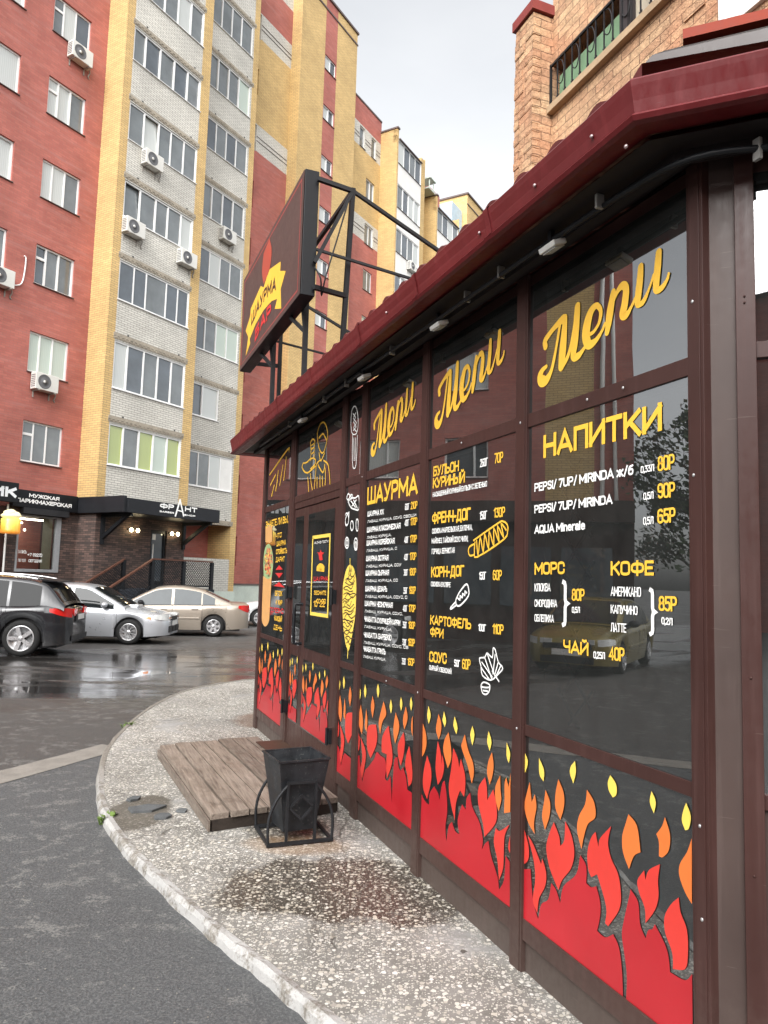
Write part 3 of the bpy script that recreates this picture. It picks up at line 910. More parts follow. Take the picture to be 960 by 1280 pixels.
# ================================================================ KIOSK
T = {
    'menu': [[[5204, 2545, 16], [5200, 2570, 16], [5231, 2591, 14], [5276, 2611, 14], [5324, 2625, 19], [5340, 2628, 13]], [[5339, 2625, 15], [5332, 2556, 21], [5322, 2481, 24], [5315, 2430, 20]], [[5303, 2602, 9], [5287, 2544, 9], [5268, 2482, 10], [5245, 2429, 12], [5211, 2400, 21], [5179, 2405, 28], [5167, 2428, 21], [5182, 2448, 14], [5211, 2458, 9]], [[5315, 2427, 15], [5357, 2458, 11], [5383, 2515, 8], [5402, 2586, 8]], [[5420, 2645, 18], [5414, 2582, 21], [5405, 2509, 21], [5395, 2451, 18], [5423, 2443, 16], [5453, 2457, 10], [5482, 2479, 7]], [[5486, 2509, 8], [5520, 2511, 8], [5552, 2538, 9], [5561, 2578, 11], [5538, 2607, 13], [5505, 2597, 19], [5481, 2555, 25], [5474, 2507, 25], [5491, 2470, 21], [5529, 2472, 13], [5566, 2497, 8], [5584, 2522, 7]], [[5632, 2626, 14], [5617, 2571, 20], [5606, 2521, 19], [5597, 2484, 13]], [[5606, 2545, 7], [5645, 2609, 9], [5679, 2632, 16], [5700, 2613, 17], [5694, 2562, 19], [5683, 2525, 19], [5700, 2516, 15], [5725, 2534, 8], [5753, 2570, 6]], [[5776, 2665, 14], [5771, 2615, 17], [5761, 2556, 17], [5761, 2533, 12], [5788, 2535, 11], [5816, 2570, 6], [5839, 2612, 6]], [[5863, 2680, 15], [5857, 2627, 17], [5850, 2574, 16], [5853, 2551, 13], [5879, 2553, 11], [5901, 2572, 7], [5908, 2588, 6]]],
    'menubox': [[[5145, 2396], [5915, 2669]], [[4150, 2397], [4881, 2712]], [[3182, 2385], [3896, 2701]]],
    'F4': {"base": [[[5066, 203], [5067, 372], [5101, 403], [5132, 415], [5142, 345], [5156, 290], [5188, 246], [5208, 310], [5254, 347], [5273, 414], [5305, 400], [5331, 363], [5351, 432], [5427, 503], [5450, 578], [5485, 552], [5485, 493], [5513, 490], [5541, 504], [5562, 459], [5562, 412], [5546, 356], [5589, 354], [5630, 382], [5660, 351], [5675, 281], [5679, 203], [5074, 203]], [[5680, 436], [5710, 536], [5716, 561], [5752, 534], [5761, 470], [5786, 437], [5798, 467], [5816, 478], [5827, 498], [5863, 466], [5884, 434], [5892, 385], [5952, 391], [5980, 422], [5981, 203], [5694, 203], [5697, 292], [5675, 389]]], "bright": [[[5063, 584], [5098, 532], [5118, 491], [5114, 443], [5067, 405]], [[5108, 539], [5149, 517], [5205, 460], [5212, 485], [5239, 442], [5234, 388], [5194, 327], [5181, 266], [5150, 303], [5165, 385], [5153, 457]], [[5287, 644], [5322, 603], [5329, 569], [5354, 599], [5359, 670], [5396, 634], [5416, 577], [5397, 513], [5343, 451], [5320, 406], [5292, 432], [5259, 471], [5239, 532], [5257, 590]], [[5537, 687], [5553, 640], [5562, 673], [5620, 732], [5604, 674], [5620, 626], [5656, 586], [5670, 527], [5660, 472], [5605, 397], [5589, 400], [5594, 458], [5546, 546], [5513, 524], [5496, 549], [5492, 603], [5512, 658]], [[5781, 644], [5787, 617], [5803, 653], [5852, 688], [5843, 637], [5845, 589], [5829, 541], [5786, 483], [5783, 528], [5757, 567], [5750, 602]], [[5930, 619], [5937, 579], [5962, 538], [5965, 471], [5953, 423], [5904, 400], [5901, 447], [5872, 493], [5871, 540], [5898, 586]]], "orange": [[[5120, 752], [5136, 676], [5157, 713], [5170, 670], [5154, 604], [5159, 559], [5112, 591], [5083, 646], [5102, 707]], [[5231, 750], [5262, 712], [5259, 658], [5230, 597], [5209, 643], [5222, 701]], [[5315, 812], [5348, 773], [5352, 722], [5330, 665], [5298, 699], [5297, 751]], [[5489, 819], [5529, 786], [5536, 737], [5495, 701], [5473, 652], [5458, 601], [5432, 660], [5443, 713], [5478, 765]], [[5708, 798], [5749, 772], [5765, 695], [5734, 672], [5710, 622], [5681, 666], [5677, 717], [5696, 768]], [[5875, 838], [5896, 793], [5891, 744], [5865, 714], [5848, 711], [5848, 754], [5837, 775], [5862, 807]], [[5985, 810], [5983, 620], [5956, 644], [5934, 682], [5936, 718], [5965, 763]]], "yellow": [[[5081, 863], [5106, 827], [5086, 778], [5067, 818]], [[5185, 862], [5220, 823], [5218, 778], [5189, 800]], [[5418, 903], [5424, 865], [5409, 820], [5388, 852], [5394, 879]], [[5617, 902], [5646, 879], [5649, 847], [5630, 830], [5609, 849], [5604, 875]], [[5817, 902], [5836, 873], [5827, 835], [5809, 865]], [[5964, 907], [5982, 873], [5974, 835], [5959, 825], [5946, 850], [5952, 879]]]},
    'F3': {"base": [[[4071, 203], [4098, 346], [4098, 429], [4135, 406], [4191, 397], [4196, 456], [4247, 506], [4295, 482], [4309, 454], [4338, 542], [4364, 564], [4390, 493], [4397, 417], [4382, 350], [4394, 280], [4417, 361], [4450, 390], [4485, 359], [4527, 357], [4508, 419], [4549, 502], [4586, 487], [4592, 541], [4626, 576], [4648, 519], [4718, 468], [4749, 407], [4743, 359], [4771, 396], [4799, 415], [4822, 361], [4879, 293], [4893, 245], [4932, 299], [4942, 403], [4975, 388], [4982, 203], [4086, 203]]], "bright": [[[4156, 640], [4204, 589], [4211, 525], [4168, 419], [4116, 467], [4117, 543]], [[4278, 741], [4318, 681], [4324, 634], [4334, 684], [4355, 633], [4336, 573], [4289, 523], [4261, 587], [4262, 652]], [[4449, 742], [4496, 705], [4514, 663], [4529, 709], [4572, 647], [4578, 589], [4568, 541], [4527, 560], [4488, 489], [4480, 407], [4438, 467], [4409, 544], [4431, 636]], [[4762, 681], [4778, 641], [4784, 586], [4834, 646], [4864, 581], [4859, 511], [4763, 420], [4747, 477], [4703, 550], [4705, 622]], [[4971, 538], [4934, 480], [4929, 418], [4924, 343], [4892, 281], [4877, 360], [4845, 424], [4860, 491], [4894, 488]], [[4976, 494], [4978, 422], [4963, 443]]], "orange": [[[4076, 814], [4136, 749], [4144, 683], [4103, 624], [4072, 617]], [[4281, 876], [4315, 833], [4308, 783], [4287, 748], [4255, 797]], [[4397, 807], [4426, 736], [4429, 682], [4396, 631], [4344, 702], [4354, 760]], [[4565, 830], [4600, 766], [4648, 718], [4658, 668], [4641, 620], [4594, 697], [4535, 760], [4542, 792]], [[4819, 803], [4834, 754], [4826, 703], [4802, 658], [4779, 705], [4789, 757]], [[4891, 721], [4895, 665], [4903, 620], [4882, 566], [4856, 607], [4852, 661]], [[4975, 753], [4976, 590], [4927, 572], [4929, 640], [4928, 694], [4940, 725], [4961, 689]]], "yellow": [[[4162, 896], [4190, 852], [4169, 804], [4147, 844]], [[4342, 899], [4368, 859], [4355, 823], [4326, 851]], [[4459, 895], [4490, 850], [4480, 813], [4447, 850]], [[4638, 884], [4659, 846], [4641, 794], [4619, 837]], [[4787, 889], [4814, 848], [4799, 804], [4776, 840]], [[4941, 871], [4970, 833], [4961, 789], [4942, 813]]]},
    'F2': {"base": [[[3094, 203], [3099, 392], [3144, 414], [3174, 346], [3211, 261], [3254, 342], [3307, 377], [3338, 400], [3408, 454], [3447, 501], [3503, 494], [3579, 493], [3602, 448], [3588, 379], [3627, 375], [3672, 415], [3701, 267], [3709, 424], [3721, 519], [3765, 543], [3787, 492], [3815, 478], [3848, 507], [3895, 457], [3915, 401], [3974, 400], [3995, 203], [3121, 203]]], "bright": [[[3102, 585], [3142, 513], [3140, 457], [3108, 426]], [[3157, 532], [3218, 497], [3263, 452], [3251, 380], [3210, 280], [3175, 330], [3198, 414]], [[3296, 630], [3423, 661], [3446, 590], [3424, 526], [3345, 440], [3287, 481], [3269, 555]], [[3623, 692], [3657, 619], [3690, 554], [3686, 482], [3622, 388], [3603, 441], [3606, 521], [3527, 518], [3522, 591], [3567, 652]], [[3844, 699], [3865, 648], [3852, 576], [3818, 506], [3779, 546], [3769, 614]], [[3926, 640], [3955, 579], [3975, 517], [3971, 456], [3931, 422], [3907, 480], [3876, 527], [3895, 593]]], "orange": [[[3143, 737], [3178, 679], [3195, 619], [3178, 552], [3120, 604], [3114, 660]], [[3243, 730], [3271, 664], [3267, 585], [3230, 617]], [[3350, 825], [3385, 769], [3361, 688], [3325, 751]], [[3534, 820], [3573, 778], [3576, 742], [3524, 695], [3493, 615], [3464, 676], [3490, 741]], [[3724, 786], [3773, 741], [3777, 693], [3727, 608], [3698, 663], [3701, 721]], [[3866, 845], [3894, 798], [3884, 755], [3852, 714], [3831, 766]], [[3964, 810], [3969, 697], [3945, 739], [3950, 787]]], "yellow": [[[3109, 851], [3139, 809], [3119, 760], [3092, 802]], [[3212, 877], [3240, 836], [3222, 788], [3195, 829]], [[3435, 912], [3461, 872], [3443, 826], [3419, 866]], [[3646, 850], [3670, 812], [3654, 768], [3632, 806]], [[3796, 888], [3818, 851], [3803, 808], [3783, 845]], [[3935, 909], [3955, 873], [3941, 832], [3922, 868]]]},
    'T4': [["Y", "НАПИТКИ", [5195, 2073], [5872, 2068], [5194, 2169]], ["W", "PEPSI/ 7UP/ MIRINDA ж/б", [5132, 1939], [5736, 1938], [5131, 1975]], ["W", "0,33Л", [5771, 1938], [5836, 1938], [5772, 1962]], ["Y", "80Р", [5851, 1934], [5927, 1933], [5851, 1984]], ["W", "PEPSI/ 7UP/ MIRINDA", [5133, 1848], [5627, 1846], [5133, 1883]], ["W", "0,5Л", [5783, 1845], [5832, 1846], [5783, 1870]], ["Y", "90Р", [5850, 1844], [5928, 1842], [5850, 1894]], ["W", "AQUA Minerale", [5135, 1762], [5471, 1762], [5134, 1797]], ["W", "0,5Л", [5782, 1761], [5831, 1762], [5782, 1787]], ["Y", "65Р", [5849, 1761], [5929, 1762], [5850, 1809]], ["Y", "МОРС", [5139, 1592], [5346, 1595], [5138, 1642]], ["Y", "КОФЕ", [5617, 1591], [5831, 1592], [5617, 1641]], ["W", "КЛЮКВА", [5140, 1523], [5253, 1526], [5139, 1556]], ["W", "СМОРОДИНА", [5141, 1460], [5298, 1465], [5140, 1490]], ["W", "ОБЛЕПИХА", [5142, 1400], [5278, 1404], [5141, 1430]], ["Y", "80Р", [5392, 1494], [5470, 1495], [5392, 1540]], ["W", "0,5Л", [5393, 1448], [5443, 1450], [5392, 1471]], ["W", "}", [5331, 1391], [5373, 1392], [5329, 1572]], ["W", "АМЕРИКАНО", [5617, 1519], [5771, 1520], [5617, 1552]], ["W", "КАПУЧИНО", [5617, 1458], [5754, 1459], [5617, 1488]], ["W", "ЛАТТЕ", [5617, 1394], [5698, 1396], [5617, 1425]], ["Y", "85Р", [5852, 1478], [5932, 1479], [5852, 1526]], ["W", "0,2Л", [5864, 1436], [5913, 1435], [5864, 1459]], ["W", "}", [5809, 1395], [5842, 1395], [5810, 1551]], ["Y", "ЧАЙ", [5340, 1295], [5494, 1296], [5340, 1343]], ["W", "0,25Л", [5522, 1291], [5587, 1294], [5522, 1316]], ["Y", "40Р", [5608, 1294], [5689, 1297], [5608, 1341]]],
    'T3': [["Y", "БУЛЬОН", [4152, 2122], [4450, 2115], [4149, 2178]], ["Y", "КУРИНЫЙ", [4150, 2057], [4515, 2049], [4147, 2114]], ["W", "НАСЫЩЕННЫЙ КУРИНЫЙ БУЛЬОН С ЗЕЛЕНЬЮ", [4152, 2009], [4736, 2005], [4151, 2036]], ["W", "260Г", [4666, 2105], [4740, 2103], [4664, 2145]], ["Y", "70Р", [4801, 2104], [4878, 2102], [4799, 2153]], ["Y", "ФРЕНЧ-ДОГ", [4151, 1862], [4583, 1857], [4148, 1924]], ["W", "150Г", [4672, 1851], [4741, 1851], [4671, 1891]], ["Y", "130Р", [4802, 1851], [4901, 1851], [4800, 1897]], ["W", "СОСИСКА МАРСЕЛЬСКАЯ, БУЛОЧКА,", [4154, 1809], [4602, 1807], [4152, 1837]], ["W", "МАЙОНЕЗ, ТАЙСКИЙ СОУС ЧИЛИ,", [4151, 1756], [4561, 1753], [4149, 1784]], ["W", "ГОРЧИЦА ЗЕРНИСТАЯ", [4154, 1699], [4421, 1699], [4152, 1728]], ["Y", "КОРН-ДОГ", [4154, 1574], [4526, 1581], [4151, 1631]], ["W", "150Г", [4675, 1566], [4741, 1568], [4674, 1603]], ["Y", "60Р", [4802, 1566], [4880, 1566], [4800, 1613]], ["W", "СОСИСКА В КЛЯРЕ", [4154, 1526], [4384, 1525], [4153, 1552]], ["Y", "КАРТОФЕЛЬ", [4156, 1323], [4607, 1328], [4153, 1373]], ["Y", "ФРИ", [4159, 1261], [4316, 1261], [4157, 1311]], ["W", "100Г", [4676, 1327], [4747, 1328], [4675, 1361]], ["Y", "110Р", [4807, 1323], [4902, 1326], [4805, 1369]], ["Y", "СОУС", [4155, 1126], [4359, 1136], [4152, 1182]], ["W", "50Г", [4440, 1135], [4502, 1137], [4438, 1170]], ["Y", "60Р", [4524, 1132], [4607, 1138], [4522, 1182]], ["W", "СЫРНЫЙ УЗБЕКСКИЙ", [4157, 1085], [4414, 1093], [4155, 1110]]],
    'T2': [["Y", "ШАУРМА", [3142, 2051], [3953, 2047], [3132, 2170]], ["W", "ШАУРМА XXL", [3156, 1972], [3446, 1966], [3153, 2007]], ["W", "ЛАВАШ, КУРИЦА, СОУС, ОВОЩИ", [3160, 1929], [3940, 1919], [3158, 1946]], ["W", "600Г", [3778, 1967], [3840, 1966], [3776, 2005]], ["Y", "210Р", [3862, 1965], [3955, 1963], [3859, 2009]], ["W", "ШАУРМА КЛАССИЧЕСКАЯ", [3156, 1865], [3721, 1862], [3153, 1900]], ["W", "ЛАВАШ, КУРИЦА,", [3160, 1822], [3579, 1823], [3159, 1840]], ["W", "400Г", [3779, 1872], [3842, 1871], [3777, 1910]], ["Y", "170Р", [3863, 1871], [3956, 1870], [3860, 1915]], ["W", "ШАУРМА КОРЕЙСКАЯ", [3157, 1777], [3636, 1775], [3154, 1812]], ["W", "ЛАВАШ, КУРИЦА, С", [3160, 1735], [3673, 1737], [3159, 1752]], ["W", "400Г", [3781, 1772], [3843, 1772], [3779, 1810]], ["Y", "170Р", [3864, 1772], [3958, 1771], [3862, 1815]], ["W", "ШАУРМА ОСТРАЯ", [3157, 1674], [3545, 1674], [3154, 1709]], ["W", "ЛАВАШ, КУРИЦА, СОУ", [3161, 1631], [3745, 1637], [3159, 1649]], ["W", "400Г", [3783, 1671], [3845, 1671], [3780, 1708]], ["Y", "170Р", [3866, 1671], [3959, 1671], [3863, 1714]], ["W", "ШАУРМА СЫРНАЯ", [3157, 1578], [3561, 1582], [3154, 1613]], ["W", "ЛАВАШ, КУРИЦА, СО", [3161, 1536], [3700, 1546], [3159, 1553]], ["W", "380Г", [3784, 1581], [3846, 1582], [3782, 1618]], ["Y", "180Р", [3867, 1582], [3960, 1583], [3864, 1625]], ["W", "ШАУРМА ЦЕЗАРЬ", [3158, 1475], [3538, 1481], [3155, 1510]], ["W", "ЛАВАШ, КУРИЦА, СОУС, О", [3161, 1433], [3846, 1449], [3160, 1451]], ["W", "350Г", [3786, 1476], [3847, 1477], [3783, 1513]], ["Y", "190Р", [3869, 1478], [3961, 1479], [3866, 1521]], ["W", "ШАУРМА ЧЕСНОЧНАЯ", [3158, 1379], [3634, 1386], [3155, 1413]], ["W", "ЛАВАШ, КУРИЦА, СОУС,", [3162, 1337], [3783, 1351], [3160, 1354]], ["W", "400Г", [3787, 1374], [3849, 1375], [3785, 1411]], ["Y", "170Р", [3870, 1376], [3963, 1377], [3867, 1418]], ["W", "ЧИАБАТТА С КУРИЦЕЙ КАРРИ", [3158, 1278], [3754, 1288], [3155, 1312]], ["W", "ЛАВАШ, КУРИЦА, ", [3162, 1237], [3650, 1249], [3160, 1254]], ["W", "350Г", [3789, 1279], [3850, 1280], [3786, 1316]], ["Y", "180Р", [3871, 1281], [3964, 1283], [3869, 1323]], ["W", "ЧИАБАТТА БАРБЕКЮ", [3158, 1174], [3628, 1192], [3155, 1208]], ["W", "ЛАВАШ, КУРИЦА, СОУС, ОВ", [3162, 1133], [3877, 1166], [3161, 1150]], ["W", "320Г", [3790, 1181], [3852, 1183], [3788, 1217]], ["Y", "160Р", [3873, 1184], [3965, 1188], [3870, 1226]], ["W", "ЧИАБАТТА ГРИЛЬ", [3159, 1083], [3543, 1100], [3156, 1117]], ["W", "ЛАВАШ, КУРИЦА,", [3162, 1042], [3548, 1063], [3161, 1059]], ["W", "350Г", [3792, 1071], [3853, 1074], [3790, 1107]], ["Y", "160Р", [3874, 1075], [3966, 1080], [3872, 1117]]],
    'T0': [["Y", "ЗНАЕТЕ ЛИ ВЫ,", [151, 2062], [1070, 2063], [138, 2129]], ["Y", "ЧТО", [610, 1928], [847, 1935], [601, 1978]], ["Y", "ШАУРМА", [656, 1852], [1011, 1857], [647, 1901]], ["Y", "СТРОЙНОСТЬ", [649, 1774], [1068, 1777], [640, 1823]], ["Y", "ДАРИТ", [650, 1698], [1000, 1700], [642, 1747]], ["Y", "БЕЛОК", [676, 1371], [960, 1376], [667, 1420]], ["Y", "И ЖИР", [723, 1289], [975, 1290], [714, 1337]], ["R", "ПОЛЕЗНО", [490, 1206], [1025, 1214], [480, 1254]], ["Y", "КАЖДЫЙ", [694, 1134], [989, 1138], [685, 1182]], ["Y", "ДЕНЬ", [676, 1049], [1003, 1052], [668, 1097]]],
    'TD': [["W", "ЖДЁМ В ГОСТИ", [1947, 1830], [2320, 1830], [1944, 1850]], ["R", "ШАУРМА", [1963, 1530], [2347, 1534], [1959, 1566]], ["Y", "ЗВОНИТЕ", [1986, 1419], [2310, 1425], [1982, 1453]], ["Y", "10  22", [1985, 1322], [2283, 1332], [1978, 1372]], ["Y", "00 00", [2064, 1352], [2305, 1359], [2059, 1389]]],
    'chef': [[[1927, 2700], [1911, 2758], [1978, 2817], [2068, 2822], [2149, 2778], [2199, 2707], [2188, 2656], [2152, 2601], [2111, 2569], [2047, 2573], [1991, 2611], [1944, 2665], [1926, 2708]], [[1965, 2709], [2067, 2727], [2121, 2698], [2175, 2658]], [[1981, 2583], [2029, 2512], [2079, 2520], [2138, 2558]], [[2029, 2516], [1926, 2495], [1908, 2426], [1885, 2295]], [[2120, 2499], [2236, 2453], [2280, 2380], [2311, 2280]], [[2149, 2464], [2185, 2369], [2182, 2294]], [[1967, 2485], [2106, 2401], [2151, 2449]], [[1507, 2560], [1481, 2530], [1564, 2478], [1669, 2456], [1780, 2467], [1888, 2484]], [[1507, 2560], [1627, 2552], [1711, 2565], [1823, 2561], [1895, 2531], [1872, 2502], [1751, 2478]], [[1741, 2553], [1743, 2641], [1720, 2710], [1773, 2730], [1845, 2706], [1839, 2651], [1838, 2555]], [[1752, 2681], [1821, 2686]], [[1751, 2648], [1833, 2652]], [[1762, 2606], [1830, 2612]], [[1674, 2415], [1720, 2288]], [[1756, 2437], [1780, 2362], [1831, 2293]], [[1954, 2382], [1960, 2295]], [[2032, 2388], [2048, 2293]], [[2097, 2372], [2119, 2293]]],
    'fork': [[[2755, 2679], [2766, 2774], [2828, 2795], [2888, 2742], [2913, 2649], [2893, 2592], [2835, 2585], [2782, 2611], [2755, 2679]], [[2793, 2747], [2852, 2708], [2815, 2681], [2869, 2637], [2811, 2620]], [[2859, 2741], [2809, 2710], [2876, 2662], [2819, 2639], [2882, 2600]], [[2805, 2587], [2811, 2442], [2831, 2358], [2858, 2337], [2896, 2356], [2905, 2462], [2905, 2569]], [[2831, 2562], [2853, 2395]], [[2867, 2556], [2875, 2392]]],
    'veg': [[[2717, 2139], [2745, 2167], [2788, 2146], [2749, 2122], [2717, 2139]], [[2797, 2152], [2837, 2151], [2830, 2122], [2797, 2152]], [[2751, 2109], [2829, 2128], [2908, 2121], [2974, 2128], [2983, 2036], [2896, 2043], [2816, 2062], [2751, 2109]], [[2811, 2110], [2915, 2054]], [[2870, 2111], [2954, 2045]], [[2835, 2068], [2929, 2106]], [[2779, 2032], [2730, 2008], [2703, 1976], [2727, 1937], [2767, 1951], [2779, 1991], [2779, 2032]], [[2777, 1981], [2775, 1965], [2768, 1951], [2755, 1943], [2740, 1940], [2723, 1945], [2709, 1955], [2698, 1970], [2693, 1986], [2695, 2003], [2702, 2016], [2715, 2025], [2731, 2027], [2747, 2023], [2762, 2012], [2772, 1998], [2777, 1981]], [[2883, 1928], [2881, 1915], [2876, 1904], [2867, 1898], [2856, 1896], [2844, 1899], [2834, 1907], [2826, 1918], [2822, 1931], [2823, 1944], [2829, 1955], [2838, 1962], [2849, 1963], [2861, 1960], [2871, 1952], [2879, 1941], [2883, 1928]], [[2984, 1926], [2984, 1910], [2980, 1897], [2973, 1888], [2964, 1886], [2955, 1889], [2946, 1899], [2940, 1913], [2936, 1929], [2936, 1945], [2940, 1958], [2947, 1966], [2956, 1969], [2966, 1965], [2975, 1956], [2981, 1942], [2984, 1926]], [[2799, 1810], [2797, 1795], [2790, 1783], [2777, 1775], [2762, 1773], [2746, 1776], [2731, 1785], [2721, 1798], [2716, 1813], [2718, 1827], [2726, 1839], [2738, 1847], [2754, 1850], [2770, 1846], [2784, 1837], [2794, 1824], [2799, 1810]], [[2980, 1795], [2979, 1779], [2973, 1766], [2963, 1757], [2950, 1755], [2937, 1758], [2925, 1767], [2916, 1781], [2912, 1797], [2913, 1813], [2919, 1826], [2930, 1835], [2942, 1837], [2956, 1834], [2967, 1824], [2976, 1811], [2980, 1795]], [[2776, 1810], [2775, 1802], [2772, 1795], [2767, 1791], [2760, 1790], [2753, 1791], [2747, 1796], [2742, 1803], [2740, 1812], [2740, 1820], [2744, 1827], [2749, 1831], [2756, 1832], [2763, 1831], [2769, 1826], [2774, 1819], [2776, 1810]], [[2962, 1787], [2961, 1778], [2959, 1770], [2955, 1765], [2949, 1763], [2944, 1765], [2938, 1770], [2935, 1779], [2933, 1788], [2933, 1798], [2935, 1806], [2939, 1811], [2945, 1812], [2950, 1810], [2956, 1805], [2960, 1797], [2962, 1787]]],
    'doner': [[2837, 1653], [2914, 1632], [2969, 1558], [2986, 1453], [2980, 1315], [2943, 1200], [2882, 1074], [2846, 1064], [2790, 1115], [2735, 1227], [2706, 1352], [2693, 1479], [2730, 1573], [2776, 1632]],
    'spit': [[[2836, 1695], [2840, 1649]], [[2853, 1071], [2852, 1006]]],
    'hotdog': [[[4616, 1755], [4831, 1822], [4882, 1831], [4921, 1813], [4924, 1783], [4891, 1748], [4656, 1675], [4626, 1697], [4631, 1747]], [[4621, 1737], [4580, 1727], [4566, 1706], [4582, 1683], [4626, 1686]], [[4646, 1754], [4663, 1682], [4681, 1767], [4712, 1695], [4723, 1779], [4760, 1711], [4764, 1791], [4807, 1723], [4805, 1803], [4853, 1739], [4838, 1811], [4891, 1758], [4870, 1820], [4912, 1790]]],
    'corn': [[[4443, 1461], [4473, 1495], [4526, 1533], [4557, 1543], [4575, 1523], [4574, 1487], [4499, 1441], [4455, 1437], [4443, 1461]], [[4443, 1453], [4390, 1423], [4401, 1418], [4455, 1440]], [[4466, 1473], [4490, 1466], [4489, 1485], [4513, 1478], [4515, 1496], [4539, 1490], [4540, 1509], [4558, 1501]]],
    'sauce': [[[4708, 1166], [4723, 1127], [4798, 1116], [4862, 1151], [4899, 1182], [4861, 1204], [4834, 1254], [4814, 1258], [4808, 1218], [4761, 1233], [4741, 1211], [4693, 1202], [4708, 1166]], [[4741, 1211], [4805, 1124]], [[4761, 1233], [4837, 1135]], [[4715, 1187], [4811, 1131]], [[4713, 1160], [4785, 1118]], [[4834, 1234], [4817, 1145]], [[4861, 1204], [4830, 1140]], [[4880, 1186], [4843, 1139]], [[4810, 1158], [4870, 1119]], [[4711, 1081], [4731, 1097], [4779, 1097], [4792, 1085], [4759, 1077], [4718, 1075], [4711, 1081]], [[4711, 1077], [4726, 1049], [4760, 1047], [4786, 1065], [4792, 1085]], [[4732, 1060], [4773, 1063]]],
    'wrap': [[[133, 1561], [384, 1542], [509, 1563], [490, 1206], [465, 1105], [323, 1051], [180, 1088], [146, 1188]], [[156, 1561], [114, 1728], [168, 1852], [297, 1889], [411, 1865], [511, 1782], [550, 1682], [511, 1553], [342, 1531]], [[284, 1602], [197, 1706], [245, 1808], [329, 1837], [427, 1773], [467, 1672], [423, 1562]], [[140, 2073], [438, 2066], [466, 1913], [361, 1897], [170, 1914]]],
    'tri': [[[664, 1622], [795, 1669], [945, 1626]], [[649, 1593], [950, 1593], [817, 1545]], [[610, 1465], [823, 1507], [1040, 1459]]],
    'dframe': [[[1894, 1887], [2356, 1886], [2366, 1269], [1913, 1265], [1894, 1887]]],
    'dflame': [[[2124, 1781], [2153, 1761], [2219, 1755], [2169, 1737], [2192, 1697], [2107, 1698], [2081, 1739], [2031, 1764], [2100, 1758]]],
    'dcrest': [[[2037, 1611], [2037, 1647], [2111, 1670], [2191, 1665], [2245, 1645], [2238, 1603]], [[2118, 1611], [2115, 1634], [2169, 1634], [2177, 1611]]],
    'bar': [[[228, 2617], [313, 2634], [938, 2774], [992, 2747]], [[279, 2499], [494, 2584]], [[565, 2494], [600, 2611]], [[721, 2530], [781, 2641]], [[867, 2590], [899, 2702]], [[360, 2380], [456, 2479]], [[523, 2418], [588, 2519]], [[680, 2455], [743, 2553]], [[832, 2490], [867, 2590]]],
    'banner': [[2170, 4058], [2167, 3981], [2352, 3909], [2211, 3816], [2256, 3642], [2032, 3715], [2105, 3773], [1908, 3825], [1610, 3849], [1295, 3826], [1048, 3761], [1081, 3712], [891, 3641], [971, 3803], [831, 3905], [1020, 3991], [1028, 4057], [1438, 4128], [1568, 4066], [1739, 4157]],
    'sflame': [[1718, 4445], [1823, 4294], [1772, 4150], [1561, 4100], [1470, 4245], [1502, 4404]],
    'stext': [["D", "ШАУРМА", [1078, 3871], [2074, 3854], [1054, 3980]], ["R", "БАР", [1273, 3688], [1905, 3745], [1251, 3793]]],
}
KA = math.atan2(-.92732616, .37425419)
KO = (.92732616 * 1.72 - .37425419 * 7.74, .37425419 * 1.72 + .92732616 * 7.74, 0)
kiosk = thing('kiosk', 'brown glazed shawarma kiosk with flame films, yellow menu lettering and red gutter', 'kiosk', KO, KA)
GY = .014                                     # glass plane
def k3(x, z, layer=0.0):
    return (x, GY - .0025 - layer, z)
PX = [(.118, 1.118), (1.286, 2.588), (2.701, 3.014), (3.121, 4.001), (4.096, 4.997), (5.085, 5.997)]
ZT, Z1, Z2, Z3, Z4, Z5 = 2.84, 2.281, 2.222, .974, .930, .201
XE = 6.05
# --- frame: posts, transoms, sill rail
fr = MB()
posts = [(0, .118), (1.118, 1.286), (2.588, 2.701), (3.014, 3.121), (4.001, 4.096), (4.997, 5.085), (5.997, XE + .012)]
for i, (a, b) in enumerate(posts):
    c, h = (a + b) / 2, (b - a) / 2
    # outer cap strip proud of the frame leaves a line each side
    fr.box(a, b, .0, .10, .0, 2.903)
    fr.box(c - min(h - .012, .04), c + min(h - .012, .04), -.003, .0, .0, 2.903)
for (a, b) in PX:
    if (a, b) == PX[1]:
        continue
    fr.box(a, b, .006, .09, Z2, Z1)
    fr.box(a, b, .006, .09, Z4, Z3)
    fr.box(a, b, .006, .09, .125, Z5)
    fr.box(a, b, .006, .05, Z5, Z5 + .006)
    fr.box(a, b, .02, .09, ZT, 2.903)
fr.box(PX[1][0], PX[1][1], .006, .09, Z2, Z1)
fr.box(PX[1][0], PX[1][1], .02, .09, ZT, 2.903)
for (x, z) in ((6.022, 2.45), (6.03, .86), (6.02, 1.9), (6.035, .6), (5.04, 2.25), (4.05, .95), (5.04, .95), (3.07, 2.25), (5.5, 2.252), (4.5, 2.25), (4.4, .952), (3.6, .95), (5.7, 2.25)):
    fr.ell((x, -.003, z), (.006, .004, .006), 1, 8, 5)
fr.build('frame', [M['brown'], plain('screw_steel', (.4, .4, .4), .4, .6)], kiosk, bevel=.004)
for (a, b) in PX:
    if (a, b) == PX[1]:
        continue
    bp_ = MB()
    bp_.box(a, b, .022, .05, .0, .125)
    bp_.build('base_panel', M['brown_panel'], kiosk)

